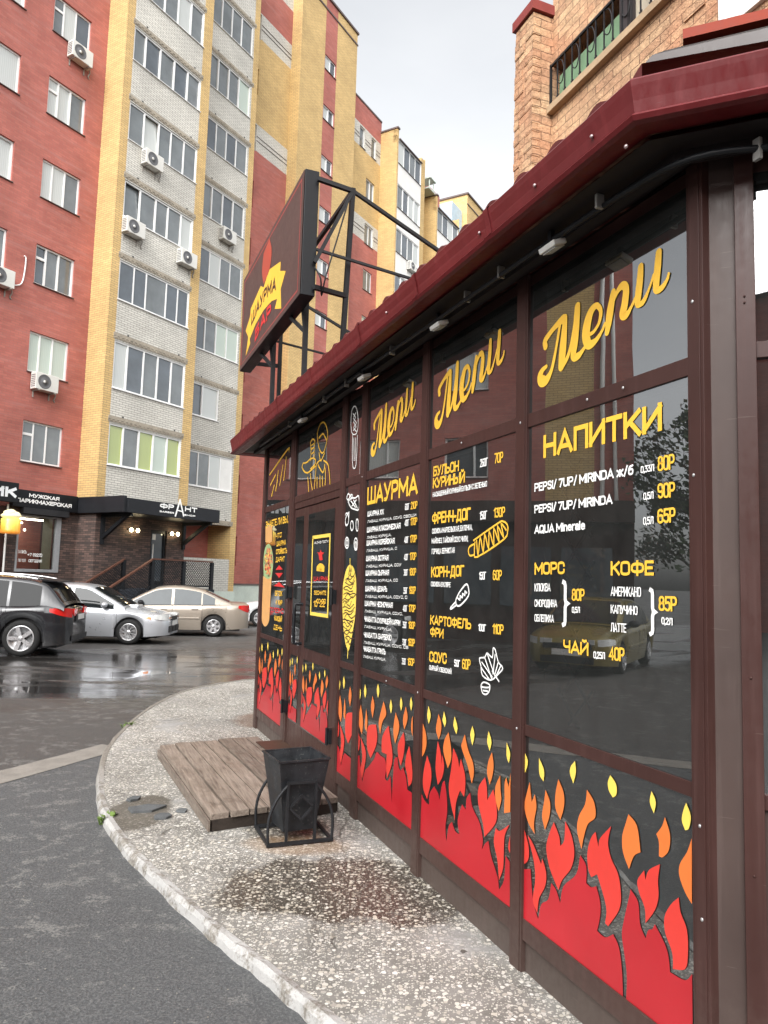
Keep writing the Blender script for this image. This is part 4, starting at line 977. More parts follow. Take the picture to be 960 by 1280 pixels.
PANES = {}
def pane(x0, x1, z0, z1, y=GY, mat='pane', parent=None):
    m_ = MB()
    m_.quad((x0 - .01, y, z0 - .01), (x1 + .01, y, z0 - .01), (x1 + .01, y, z1 + .01), (x0 - .01, y, z1 + .01))
    return m_.build('window_pane', M[mat], parent or kiosk, fix=False)
for i, (a, b) in enumerate(PX):
    PANES['T%d' % i] = pane(a, b, Z1, ZT)
    if i != 1:
        PANES['M%d' % i] = pane(a, b, Z3, Z2)
        PANES['B%d' % i] = pane(a, b, Z5, Z4)

# --- lettering / pictures on the panes
LM = [M['film_yellow'], M['film_white'], M['film_red'], M['film_pale'], M['film_orange'], M['film_bright'], M['film_green'], M['film_bread'], M['brown']]
CI = {'Y': 0, 'W': 1, 'R': 2}
mm = lambda p: (p[0] / 1000, p[1] / 1000)
def texts(parent, items, name='lettering'):
    for col, s, LB, RB, LT in items:
        h = abs(LT[1] - LB[1])
        q = MB()
        lettering(q, s, mm(LB), mm(RB), mm(LT), k3, CI[col], weight=.098 if h > 30 else .088)
        if q.v:
            q.build(name, LM, parent)
def lines(mb, ls, hw, ci, smooth=True, layer=.0):
    for k, q in enumerate(ls):
        p = [mm(a) for a in q]
        if smooth:
            p = smooth_line(p, 3)
        stroke(mb, p, hw, k3, ci, layer=layer + .0002 + (k % 6) * .00012, caps=.6)
def polyfill(mb, pts, ci, layer, smooth=True, to3=k3):
    p = [mm(a) for a in pts]
    if smooth:
        p = smooth_poly(p)
    mb.fill([to3(a[0], a[1], layer) for a in p], ci)

# script word
bx = T['menubox']
def script_word(box):
    (ax, az), (bx_, bz) = T['menubox'][0]
    (cx, cz), (dx, dz) = box
    sx, sz = (dx - cx) / (bx_ - ax), (dz - cz) / (bz - az)
    m_ = MB()
    for k, r in enumerate(T['menu']):
        P = [((cx + (x - ax) * sx) / 1000, (cz + (z - az) * sz) / 1000, h * sx / 1000) for x, z, h in r]
        # Catmull-Rom along centreline and width
        Q = smooth_line([(p[0], p[1], p[2]) for p in P], 5)
        pts = []
        for i, q in enumerate(Q):
            a = Vector(Q[max(i - 1, 0)][:2])
            b = Vector(Q[min(i + 1, len(Q) - 1)][:2])
            d = (b - a).normalized()
            pts.append((Vector(q[:2]), Vector((-d.y, d.x)), max(.003, q[2])))
        lay = k * .00012
        vs = [k3(*(p + nn * h * .95), lay) for p, nn, h in pts] + [k3(*(p - nn * h * .95), lay) for p, nn, h in pts]
        n_ = len(pts)
        m_.add(vs, [(i, i + 1, n_ + i + 1, n_ + i) for i in range(n_ - 1)])
        for (p, nn, h) in (pts[0], pts[-1]):
            m_.fill([k3(p.x + h * .95 * math.cos(t * math.pi / 8), p.y + h * .95 * math.sin(t * math.pi / 8), lay + .00005) for t in range(16)])
    return m_
for key, box in (('T5', bx[0]), ('T4', bx[1]), ('T3', bx[2])):
    script_word(box).build('menu_word', LM[0], PANES[key])
texts(PANES['M5'], T['T4'])
texts(PANES['M4'], T['T3'])
for key, hw_, ci in (('hotdog', .0045, 0), ('corn', .0045, 1), ('sauce', .0035, 1)):
    m_ = MB(); lines(m_, T[key], hw_, ci); m_.build('food_drawing', LM, PANES['M4'])
texts(PANES['M3'], T['T2'])
m_ = MB(); lines(m_, T['chef'], .007, 0); m_.build('cook_drawing', LM, PANES['T1'])
m_ = MB(); lines(m_, T['bar'], .011, 0); m_.build('script_drawing', LM, PANES['T0'])
m_ = MB(); lines(m_, T['fork'], .0045, 1); m_.build('fork_drawing', LM, PANES['T2'])
m_ = MB(); lines(m_, T['veg'], .005, 1); lines(m_, T['spit'], .006, 3)
dn = [mm(a) for a in T['doner']]
m_.fill([k3(x, z, 0) for x, z in smooth_poly([mm(a) for a in T['doner']])], 3)
zs_ = [p[1] for p in dn]
cx_ = sum(p[0] for p in dn) / len(dn)
rr_ = random.Random(5)
z = min(zs_) + .05
while z < max(zs_) - .03:
    f = (z - min(zs_)) / (max(zs_) - min(zs_))
    hw_ = .135 * min(1, 1.7 * math.sin(math.pi * min(.98, max(.05, f))))
    x0 = cx_ - hw_ + rr_.random() * .06
    L_ = hw_ * (1.0 + .8 * rr_.random())
    pts = [(x0 + L_ * t / 5, z + .012 * math.sin(t * 1.3 + rr_.random()) + .016 * (t - 2.5) * (1 if rr_.random() > .3 else -.5) / 2.5) for t in range(6)]
    stroke(m_, smooth_line(pts, 2), .0042, k3, 8, layer=.0003)
    z += .017 + rr_.random() * .007
m_.build('doner_drawing', LM, PANES['M2'])
texts(PANES['M0'], T['T0'])
m_ = MB()
polyfill(m_, T['wrap'][0], 7, .0002)
polyfill(m_, T['wrap'][1], 6, .0003)
polyfill(m_, T['wrap'][2], 7, .0004)
polyfill(m_, T['wrap'][3], 7, .0001, False)
wx_ = [mm(a)[0] for a in T['wrap'][2]]; wz_ = [mm(a)[1] for a in T['wrap'][2]]
wcx, wcz, wrx, wrz = sum(wx_) / len(wx_), sum(wz_) / len(wz_), (max(wx_) - min(wx_)) / 2, (max(wz_) - min(wz_)) / 2
for k in range(150):
    a_, r2_ = rr_.random() * 6.28, math.sqrt(rr_.random())
    px_, pz_ = wcx + wrx * 1.25 * r2_ * math.cos(a_), wcz + wrz * 1.1 * r2_ * math.sin(a_)
    n_ = 4 + rr_.randrange(3)
    m_.fill([k3(px_ + (.010 + .022 * rr_.random()) * math.cos(6.28 * t / n_), pz_ + (.006 + .014 * rr_.random()) * math.sin(6.28 * t / n_), .0006 + k * .00001) for t in range(n_)], rr_.choice([2, 2, 6, 6, 7, 3, 8]))
m_.build('wrap_picture', LM, PANES['M0'])
for q in T['tri']:
    m_ = MB(); polyfill(m_, q, 2, .0003, False); m_.build('red_triangle', LM, PANES['M0'])

# --- flame films
FM = [M['film_base'], M['film_bright'], M['film_orange'], M['film_pale']]
def clampx(pts, x0, x1):
    return [(min(max(x, x0), x1), min(max(z, Z5 + .002), Z4 - .004)) for x, z in pts]
def flames(data, x0, x1, src=None):
    m_ = MB()
    for li, key in enumerate(('base', 'bright', 'orange', 'yellow')):
        for q in data[key]:
            p = [mm(a) for a in q]
            if src:
                p = [(x0 + (x - src[0]) * (x1 - x0) / (src[1] - src[0]), src[4] + (z - src[2]) * (src[5] - src[4]) / (src[3] - src[2])) for x, z in p]
            p = smooth_poly(p)
            p = clampx([(a[0], a[1]) for a in p], x0 - .012, x1 + .012)
            m_.fill([k3(a[0], a[1], .0004 * li) for a in p], li)
    return m_
flames(T['F4'], *PX[5]).build('flame_film', FM, PANES['B5'])
flames(T['F3'], *PX[4]).build('flame_film', FM, PANES['B4'])
flames(T['F2'], *PX[3]).build('flame_film', FM, PANES['B3'])
def sub(d, lo, hi):
    return {k: [q for q in v if lo - 60 < sum(a[0] for a in q) / len(q) < hi + 60 or k == 'base'] for k, v in d.items()}
f2 = PX[3]
flames(sub(T['F2'], 3121, 3440), PX[2][0], PX[2][1], (f2[0], f2[0] + .32, 0, 1, 0, 1)).build('flame_film', FM, PANES['B2'])
flames(T['F2'], PX[0][0], PX[0][1], (f2[0], f2[1], 0, 1, 0, 1.0)).build('flame_film', FM, PANES['B0'])

# --- door: two leaves, handle, hinges
d0, d1 = PX[1]
door = MB()
stiles = [(d0, d0 + .06), (1.585, 1.755), (2.44, d1)]
for a, b in stiles:
    door.box(a, b, .016, .07, .03, 2.16)
for a, b in ((d0 + .06, 1.585), (1.755, 2.44)):
    door.box(a, b, .018, .068, 2.08, 2.16)
    door.box(a, b, .018, .068, .87, .985)
    door.box(a, b, .018, .068, .03, .33)
do = door.build('door', M['brown'], kiosk, bevel=.004)
h_ = MB(); h_.box(d0, d1, .01, .07, 2.165, Z2)
h_.build('door_header', M['brown'], kiosk, bevel=.003)
h_ = MB(); h_.box(d0 - .01, d1 + .01, -.05, .10, 0, .03)
h_.build('threshold', M['brown_panel'], kiosk)
DP = {}
for k, (a, b) in enumerate(((d0 + .06, 1.585), (1.755, 2.44))):
    DP['u%d' % k] = pane(a, b, .985, 2.08, parent=do)
    DP['l%d' % k] = pane(a, b, .33, .87, parent=do)
texts(DP['u1'], T['TD'])
m_ = MB()
lines(m_, T['dframe'], .014, 3, smooth=False)
for q in T['dflame']: polyfill(m_, q, 2, .0002)
for q in T['dcrest']: polyfill(m_, q, 0, .0003)
m_.build('hours_poster', LM, DP['u1'])
flames(sub(T['F2'], 3121, 3440), d0 + .06, 1.585, (f2[0], f2[0] + .34, .2, .93, .33, .90)).build('flame_film', FM, DP['l0'])
flames(T['F2'], 1.755, 2.44, (f2[0], f2[1] - .1, .2, .93, .33, .90)).build('flame_film', FM, DP['l1'])
hb = MB()
hb.tube([(1.66, .016, 1.33), (1.66, -.05, 1.33), (1.655, -.055, 1.28), (1.65, -.055, 1.1), (1.66, -.05, 1.0), (1.66, .016, 1.0)], .014)
hb.build('door_handle', M['black'], do)
for x in (d0 - .01, d1 - .015):
    for z in (.42, 1.42):
        q = MB()
        q.box(x - .03, x + .035, -.022, .014, z - .05, z + .05)
        q.tube([(x, -.03, z - .06), (x, -.03, z + .06)], .012)
        q.build('door_hinge', M['black'], do)

# --- chamfered corner: panel, post, side window
def ch(e, i, z):
    return (XE + .7071 * e - .7071 * i, .7071 * e + .7071 * i, z)
CM = Matrix(((.7071, -.7071, 0, XE), (.7071, .7071, 0, 0), (0, 0, 1, 0), (0, 0, 0, 1)))
m_ = MB()
m_.box(.012, .100, .012, .03, .0, 2.903, M=CM)
m_.build('corner_panel', M['brown_panel'], kiosk)
m_ = MB()
m_.box(.100, .154, -.006, .09, .0, 2.903, M=CM)
m_.box(.154, 1.2, .006, .08, 2.25, 2.30, M=CM)
m_.box(.154, 1.2, .006, .08, .93, .974, M=CM)
m_.box(.154, 1.2, .006, .08, .0, .2, M=CM)
m_.box(.154, 1.2, .02, .08, 2.84, 2.903, M=CM)
m_.box(1.2, 1.26, -.006, .09, .0, 2.903, M=CM)
for z in (2.42, 2.44, 1.3, .75):
    m_.ell(tuple(CM @ Vector((.124, -.008, z))), (.004, .004, .004), 0, 6, 4)
m_.build('corner_frame', M['brown'], kiosk, bevel=.003)
for z0, z1 in ((2.30, 2.84), (.974, 2.25)):
    m_ = MB()
    m_.quad(*[tuple(CM @ Vector(p)) for p in ((.145, .02, z0), (1.21, .02, z0), (1.21, .02, z1), (.145, .02, z1))])
    m_.build('window_pane', M['pane'], kiosk, fix=False)
m_ = MB(); m_.quad(ch(.14, .075, .974), ch(1.21, .075, .974), ch(1.21, .075, 2.84), ch(.14, .075, 2.84))
m_.build('white_blind', plain('pale_blind', (.16, .18, .21), .7, var=.2), kiosk)
m_ = MB(); m_.box(.154, 1.2, .02, .05, .2, .93, M=CM)
m_.build('lower_panel', M['brown_panel'], kiosk)
# side walls closing the kiosk
E1 = ch(1.26, 0, 0)
m_ = MB()
m_.box(0, .06, .10, 3.86, 0, 2.95)
m_.box(E1[0] - .06, E1[0], E1[1], 3.86, 0, 2.95)
m_.build('side_wall', M['brown_panel'], kiosk)
# interior
im = MB()
im.quad((.06, .1, .012), (XE, .1, .012), (E1[0], E1[1], .012), (.06, 3.8, .012))
im.quad((XE, .1, .012), (E1[0], E1[1], .012), (E1[0], 3.8, .012), (.06, 3.8, .012))
im.build('interior_floor', plain('interior_tiles', (.12, .11, .10), .5), kiosk)
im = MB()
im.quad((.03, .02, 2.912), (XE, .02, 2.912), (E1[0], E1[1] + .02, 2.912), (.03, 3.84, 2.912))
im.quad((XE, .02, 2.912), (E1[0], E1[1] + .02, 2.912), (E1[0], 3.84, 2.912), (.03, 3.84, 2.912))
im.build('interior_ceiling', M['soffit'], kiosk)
im = MB(); im.box(.06, E1[0], 3.4, 3.44, 0, 2.9)
im.build('interior_wall', plain('interior_wall_paint', (.20, .19, .165), .8, var=.2), kiosk)
im = MB()
im.box(2.6, 5.3, 1.7, 2.3, 0, 1.05)
im.box(2.55, 5.35, 1.65, 2.35, 1.05, 1.09, 1)
im.build('counter', [plain('counter_front', (.10, .05, .035), .6), plain('counter_top', (.3, .28, .25), .3)], kiosk)
im = MB()
for z in (1.35, 1.7, 2.05):
    im.box(3.2, 5.2, 3.1, 3.4, z, z + .03)
for k in range(14):
    x = 3.3 + k * .13
    im.box(x, x + .08, 3.15, 3.3, 1.38, 1.38 + .1 + .12 * rr_.random(), 1)
im.build('shelves', [plain('shelf_wood', (.16, .09, .05), .6), plain('shelf_goods', (.3, .26, .2), .5, var=.5, vs=6)], kiosk)
# decorative grille standing behind the glass
gm = MB()
for (xa, xb) in ((.14, 1.1), (1.32, 2.55), (5.1, 5.32)):
    step = .17
    k = xa - 1.3
    while k < xb:
        for sg in (1, -1):
            p = []
            for t in range(2):
                zz = .98 + 1.1 * t
                xx = k + (t if sg > 0 else 1 - t) * 1.1
                p.append((xx, zz))
            (x0, z0), (x1, z1) = p
            u0, u1 = 0.0, 1.0
            if x1 != x0:
                ta, tb = sorted(((xa - x0) / (x1 - x0), (xb - x0) / (x1 - x0)))
                u0, u1 = max(0, ta), min(1, tb)
            if u1 > u0 + .02:
                gm.bar((x0 + (x1 - x0) * u0, .16 + .012 * (sg > 0), z0 + (z1 - z0) * u0), (x0 + (x1 - x0) * u1, .16 + .012 * (sg > 0), z0 + (z1 - z0) * u1), .010, .010, up=(0, 1, 0))
        k += step
gm.build('window_grille', M['black'], kiosk)

# --- soffit, eaves, gutter, roof
OV = .33
def eave(o, z):
    """eave line offset o outward: left return, facade, chamfer, right return"""
    return [(-o, 3.86, z), (-o, -o, z), (XE + .4142 * o, -o, z), (E1[0] + .4142 * o + .0, E1[1] - .0 - o * .4142 + .0, z), (E1[0] + o, E1[1] + o * .0, z), (E1[0] + o, 3.86, z)]
def eave4(o, z):
    ex, ey = E1[0], E1[1]
    q_ = .0707 * min(1, o / .2)
    return [(-o, 3.86, z), (-o, -o, z), (XE + .4142 * o - q_, -o, z), (ex + o - q_, ey - .4142 * o, z), (ex + o - q_, 3.86, z)]
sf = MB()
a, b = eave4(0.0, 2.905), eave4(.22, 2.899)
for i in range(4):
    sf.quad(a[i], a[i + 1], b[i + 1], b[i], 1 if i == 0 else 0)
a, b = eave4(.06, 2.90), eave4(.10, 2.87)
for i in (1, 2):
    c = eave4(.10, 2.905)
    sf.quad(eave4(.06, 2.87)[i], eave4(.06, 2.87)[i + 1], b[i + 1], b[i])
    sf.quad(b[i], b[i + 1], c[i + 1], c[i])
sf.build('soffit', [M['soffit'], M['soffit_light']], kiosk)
gt = MB()
prof = [(.19, 2.897), (.215, 2.886), (.29, 2.878), (.306, 2.884), (.314, 2.897), (.306, 2.906), (.298, 2.912), (.306, 2.96), (.318, 3.02), (.322, 3.036), (.316, 3.044), (.29, 3.044), (.285, 3.0)]
def eave_s(o, z):
    r = eave4(o, z)
    up = .034 if z < 2.93 else (.02 if z < 2.98 else 0)
    return [(p[0], p[1], p[2] + (up if i >= 2 else 0)) for i, p in enumerate(r)]
rows = [eave_s(o, z) for o, z in prof]
for i in range(len(prof) - 1):
    for j in range(4):
        gt.quad(rows[i][j], rows[i][j + 1], rows[i + 1][j + 1], rows[i + 1][j])
gt.build('gutter', M['gutter'], kiosk, fix=True)
p2 = [(o + .004 if i > 0 else o, z + (.003 if z > 3.03 else 0)) for i, (o, z) in enumerate(prof)]
def joint(x, wdt):
    gb = MB()
    fz = lambda z, xx: z + (.034 if z < 2.93 else (.02 if z < 2.98 else 0)) * max(0, (xx + .32) / 6.43)
    r = [[(x, -o, fz(z, x)), (x + wdt, -o, fz(z, x + wdt))] for o, z in p2]
    for i in range(len(r) - 1):
        gb.quad(r[i][0], r[i][1], r[i + 1][1], r[i + 1][0])
    gb.build('gutter_bracket', M['gutter'], kiosk)
for x in (5.25, 4.55, 3.75, 2.75, 1.75, .55):
    joint(x, .035)
for e in (.42, .30):
    gb = MB()
    r = []
    for o, z in p2:
        p = eave_s(o, z)
        z = p[2][2]
        c0, c1 = Vector(p[2]), Vector(p[3])
        d_ = (c1 - c0).normalized()
        base = Vector(ch(e, -(o - .05), z))
        r.append((tuple(base), tuple(base + d_ * (.05 if e > .4 else .02))))
    for i in range(len(r) - 1):
        gb.quad(r[i][0], r[i][1], r[i + 1][1], r[i + 1][0])
    gb.build('gutter_bracket', M['gutter'], kiosk)
gs = MB()
for x, z in ((5.92, 2.975), (5.6, 2.975), (6.05, 2.875), (5.2, 2.975), (4.2, 2.975)):
    gs.ell((x, -.311 if z > 2.9 else -.285, z), (.007, .006, .007), 0, 8, 5)
gs.build('gutter_screw', plain('rivet', (.45, .35, .35), .3, .5), kiosk)
rf = MB()
def zr(y): return 3.085 + .46 * (y + .25)
nx = 360
for i in range(nx):
    x0, x1 = -.30 + 6.38 * i / nx, -.30 + 6.38 * (i + 1) / nx
    def pt(x, y):
        ph = (x / .23) % 1
        w_ = .05 * (math.sin(math.pi * ph) ** 2)
        xl = max(x, -.30 + (y + .27))
        return (xl, y, zr(y) + w_)
    for (ya, yb) in ((-.25, .2), (.2, 3.86)):
        rf.quad(pt(x0, ya), pt(x1, ya), pt(x1, yb), pt(x0, yb))
    a_, b_ = pt(x0, -.25), pt(x1, -.25)
    rf.quad(a_, b_, (b_[0], b_[1], 2.99), (a_[0], a_[1], 2.99))
rf.add([(-.30, -.27, 3.04), (-.30, 3.86, 3.04), (3.7, 3.86, 4.9)], [(0, 1, 2)])
rf.build('roof', M['rooftile'], kiosk)
rf = MB()
e0 = eave4(.26, 3.0)
rf.quad(e0[2], e0[3], (e0[3][0] - .9, 3.0, 3.05), (XE - 1.0, .9, 3.05))
rf.build('roof_hip', M['rooftile'], kiosk)
# upper tier above the chamfer: dark fascia, brown capping, red eave
ut = MB()
ut.add([ch(-.20, .20, 3.385), ch(1.7, .20, 3.385), ch(1.7, .20, 3.44), ch(-.145, .20, 3.44)], [(0, 1, 2, 3)], 0)
ut.add([ch(-.20, .20, 3.385), ch(1.7, .20, 3.385), ch(1.7, 1.2, 3.40), ch(-.6, 1.2, 3.40)], [(0, 1, 2, 3)], 1)
ut.add([ch(-.145, .20, 3.44), ch(1.7, .20, 3.44), ch(1.7, .24, 3.475), ch(-.10, .24, 3.475)], [(0, 1, 2, 3)], 1)
ut.add([ch(-.10, .24, 3.475), ch(1.7, .24, 3.475), ch(1.7, 1.2, 3.6), ch(-.3, 1.2, 3.6)], [(0, 1, 2, 3)], 1)
ut.add([ch(-.20, .20, 3.385), ch(-.145, .20, 3.44), ch(-.10, .24, 3.475), ch(-.3, 1.2, 3.6), ch(-.6, 1.2, 3.40)], [(0, 1, 2, 3, 4)], 1)
ut.box(.02, .05, .15, .2, 3.30, 3.40, 0, M=CM)
ut.build('upper_fascia', [plain('grey_brown_fascia', (.075, .062, .060), .35, var=.15), M['black']], kiosk)
ut = MB()
ut.box(-.046, 1.7, .5, .8, 3.695, 3.735, M=CM)
ut.build('upper_eave', plain('orange_red_metal', (.24, .035, .016), .5, spec=.15), kiosk)
ut = MB()
ut.box(.0, 1.7, .55, .62, 3.5, 3.695, M=CM)
ut.build('upper_wall', M['brown_panel'], kiosk)
cb = MB()
cb.tube(smooth_line([(3.4, -.15, 2.885), (4.4, -.16, 2.86), (5.3, -.15, 2.86), (5.85, -.13, 2.86), (6.12, -.09, 2.85), ch(.25, -.09, 2.85), ch(.6, -.11, 2.84), ch(1.1, -.11, 2.86)], 5), .011)
cb.tube(smooth_line([(.4, -.14, 2.88), (1.2, -.16, 2.86), (2.0, -.14, 2.88), (3.4, -.15, 2.88)], 5), .014)
cb.build('cable', M['black'], kiosk)
zinc = plain('zinc_clip', (.35, .34, .32), .4, .3)
for x in (1.2, 1.6, 2.6, 3.1, 3.9, 4.8, 5.1, 5.75):
    cl = MB(); cl.box(x, x + .012, -.165, -.135, 2.85, 2.90); cl.build('cable_clip', zinc, kiosk)
cl = MB(); cl.box(-.012, .012, -.006, .006, -.035, .03, M=Matrix.Translation(ch(.16, -.10, 2.85))); cl.build('cable_clip', zinc, kiosk)

# --- floodlights under the soffit
for k, (x, lab) in enumerate(((5.47, 'small white floodlight under the soffit above the drinks window'), (4.50, 'small white floodlight under the soffit above the broth and hot dog window'), (3.43, 'small white floodlight under the soffit above the shawarma price window'), (2.0, 'small white floodlight under the soffit above the kiosk door'))):
    fl = thing('floodlight', lab, 'floodlight', Matrix.Translation(KO) @ Matrix.Rotation(KA, 4, 'Z') @ Vector((x, -.15, 2.855)), KA, 'floodlights under the kiosk soffit')
    q = MB(); q.box(-.05, .05, -.03, .03, -.03, -.008, M=Matrix.Rotation(.35, 4, 'X'))
    q.build('lamp_body', M['lensw'], fl, bevel=.004)
    q = MB(); q.box(-.04, .04, -.022, .022, -.036, -.0305, M=Matrix.Rotation(.35, 4, 'X'))
    q.build('lens', plain('led_lens', (.55, .56, .55), .2), fl)
    q = MB(); q.box(-.012, .012, -.008, .008, -.012, .04)
    q.build('bracket', M['black'], fl)

# ================================================================ ROOF SIGN
sg = thing('roof_sign', 'black framed lightbox sign with yellow ribbon and red flame standing on kiosk roof', 'sign', KO, KA)
X0, X1, ZB, ZTT = .595, 2.80, 3.565, 4.505
FY = -.42
q = MB(); q.box(X0, X1, FY + .004, FY + .11, ZB, ZTT)
q.build('sign_box', M['black'], sg, bevel=.004)
s3 = lambda x, z, l=0.0: (x, FY - l, z)
q = MB(); q.quad(s3(X0 + .004, ZB + .004, .001), s3(X1 - .004, ZB + .004, .001), s3(X1 - .004, ZTT - .004, .001), s3(X0 + .004, ZTT - .004, .001))
q.build('sign_face', plain('sign_brown_film', (.070, .046, .042), .4, var=.06), sg)
q = MB()
stroke(q, [(X0 + .06, ZB + .05), (X1 - .07, ZB + .05), (X1 - .07, ZTT - .05), (X0 + .06, ZTT - .05), (X0 + .06, ZB + .05)], .008, s3, 0, True, .002)
q.build('sign_border', plain('sign_border_red', (.32, .05, .045), .4), sg)
q = MB()
q.fill([s3(a / 1000, b / 1000, .0025) for a, b in T['banner']], 0)
q.build('ribbon', M['film_yellow'], sg)
q = MB()
q.fill([s3(p[0], p[1], .003) for p in smooth_poly([mm(a) for a in T['sflame']])], 0)
q.build('flame_emblem', plain('emblem_red', (.40, .06, .035), .4), sg)
q = MB()
def curved(LB, RB, LT, s, ci, bow, w):
    LBv, RBv, LTv = mm(LB), mm(RB), mm(LT)
    def f(x, z, l=0.0):
        t = (x - LBv[0]) / (RBv[0] - LBv[0])
        return s3(x, z + bow * 4 * t * (1 - t), .0035 + l)
    lettering(q, s, LBv, RBv, LTv, f, ci, weight=w, gap=.3)
curved([1090, 3868], [2040, 3868], [1090, 3985], 'ШАУРМА', 0, .055, .11)
curved([1290, 3655], [1900, 3690], [1290, 3775], 'БАР', 1, .03, .12)
q.build('sign_lettering', [M['brown'], M['film_red']], sg)
q = MB()
xb = 2.85
roofz = lambda y: zr(y)
for x in (xb - .02, .75):
    q.bar((x, FY + .09, 4.43), (x, -.06, 4.40), .03, .03)
    q.bar((x, -.06, 4.42), (x + .02 - .15 * (x > 2), -.06, zr(-.06) - .02), .034, .034)
    q.bar((x, FY + .09, 3.80), (x, -.06, 4.40), .026, .026)
    q.bar((x, FY + .09, 3.62), (x - .08 * (x > 2), -.06, 3.63), .032, .032)
    q.bar((x, -.06, 4.40), (x, 1.28, zr(1.28) + .02), .024, .024)
    q.bar((x, FY + .1, 3.90), (x + .05, 1.1, zr(1.1) + .02), .018, .018)
q.bar((xb - .02, -.06, 4.40), (.75, -.06, 4.40), .03, .03)
for x in (2.50, 1.47):
    q.bar((x, -.29, 3.95), (x, -.285, 3.02), .035, .035)
    q.bar((x, FY + .11, 3.58), (x - .01, -.29, 3.44), .025, .025)
    q.bar((x - .18, FY + .06, 3.56), (x, -.29, 3.40), .025, .025)
q.build('support_frame', M['black_rough'], sg)
q = MB()
q.tube(smooth_line([(2.80, FY + .10, 3.78), (2.86, FY + .13, 3.68), (2.80, FY + .16, 3.58), (2.85, FY + .17, 3.7), (2.83, FY + .25, 4.0), (2.85, -.1, 4.3)], 4), .006)
q.build('cable', M['black'], sg)
# ================================================================ APARTMENT BUILDING  (local x along facade, y = depth away from the street, z up)
bld = thing('apartment_building', 'tall red, yellow and white brick apartment block with glazed balconies behind the parked cars', 'building', (0, 0, 0), R(60))
WMATS = [M['red_brick'], M['yellow_brick'], M['white_brick'], M['dark_brick'], M['plinth'], M['slab'], M['panelwhite']]
def wall(name, s0, s1, z0, z1, d, holes=(), zones=(), base=0, reveal=.14, mats=None, extra=None):
    m_ = MB()
    xs = sorted({s0, s1} | {min(max(v, s0), s1) for h in holes for v in h[:2]} | {min(max(v, s0), s1) for q in zones for v in q[:2]})
    zz = sorted({z0, z1} | {min(max(v, z0), z1) for h in holes for v in h[2:4]} | {min(max(v, z0), z1) for q in zones for v in q[2:4]})
    for i in range(len(xs) - 1):
        for j in range(len(zz) - 1):
            cx, cz = (xs[i] + xs[i + 1]) / 2, (zz[j] + zz[j + 1]) / 2
            if any(h[0] < cx < h[1] and h[2] < cz < h[3] for h in holes):
                continue
            mi = base
            for q in zones:
                if q[0] < cx < q[1] and q[2] < cz < q[3]:
                    mi = q[4]
            m_.quad((xs[i], d, zz[j]), (xs[i + 1], d, zz[j]), (xs[i + 1], d, zz[j + 1]), (xs[i], d, zz[j + 1]), mi)
    for h in holes:
        mi = base
        cx, cz = h[1] + .01, (h[2] + h[3]) / 2
        for q in zones:
            if q[0] < cx < q[1] and q[2] < cz < q[3]:
                mi = q[4]
        a, b, c, e = h[:4]
        m_.quad((a, d, c), (b, d, c), (b, d + reveal, c), (a, d + reveal, c), mi)
        m_.quad((a, d, e), (b, d, e), (b, d + reveal, e), (a, d + reveal, e), mi)
        m_.quad((a, d, c), (a, d, e), (a, d + reveal, e), (a, d + reveal, c), mi)
        m_.quad((b, d, c), (b, d, e), (b, d + reveal, e), (b, d + reveal, c), mi)
    if extra:
        extra(m_)
    return m_.build(name, mats or WMATS, bld, fix=False)
NWIN = [0]
def window(s0, s1, z0, z1, d, divs=(), glass='glass_dark', frame=.055, transom=None, sill=True, recess=.07, open_=None, name='window', blank=None, mull=.05):
    """frame with mullions; one pane mesh with every light; blank = index of a light closed by a white panel"""
    y = d + recess
    m_ = MB()
    m_.box(s0, s1, y, y + .06, z0, z0 + frame)
    m_.box(s0, s1, y, y + .06, z1 - frame, z1)
    m_.box(s0, s0 + frame, y, y + .06, z0 + frame, z1 - frame)
    m_.box(s1 - frame, s1, y, y + .06, z0 + frame, z1 - frame)
    for x in divs:
        m_.box(x - mull / 2, x + mull / 2, y - .004, y + .06, z0 + frame, z1 - frame)
    if transom:
        x1 = divs[0] if divs else s1
        m_.box(s0 + frame, x1, y - .002, y + .055, z1 - transom - .04, z1 - transom + .04)
    if sill:
        m_.box(s0 - .03, s1 + .03, d - .05, y, z0 - .025, z0 - .004, 1)
    o = m_.build(name, [M['upvc'], M['upvc'] if sill == 2 else M['flash']], bld)
    g_ = MB()
    edges = [s0 + frame * .5] + list(divs) + [s1 - frame * .5]
    gl = glass if isinstance(glass, (list, tuple)) else [glass] * (len(edges) - 1)
    names = sorted(set(gl))
    for i in range(len(edges) - 1):
        yy = y + .035 + .004 * ((i * 7 + NWIN[0]) % 3)
        mi = names.index(gl[i % len(gl)])
        if blank == i:
            yy = y + .02
        if open_ == i:
            g_.quad((edges[i], yy, z0 + frame * .5), (edges[i + 1], yy, z0 + frame * .5), (edges[i + 1], yy + .1, z1 - frame * .5), (edges[i], yy + .1, z1 - frame * .5), mi)
        else:
            t = .012 * (((i * 5 + NWIN[0] * 3) % 5) - 2)
            g_.quad((edges[i], yy, z0 + frame * .5), (edges[i + 1], yy + t, z0 + frame * .5), (edges[i + 1], yy + t, z1 - frame * .5), (edges[i], yy, z1 - frame * .5), mi)
    g_.build('pane', [M[n_] for n_ in names], o, fix=False)
    NWIN[0] += 1
    return o
FH = 2.845
rw = random.Random(11)
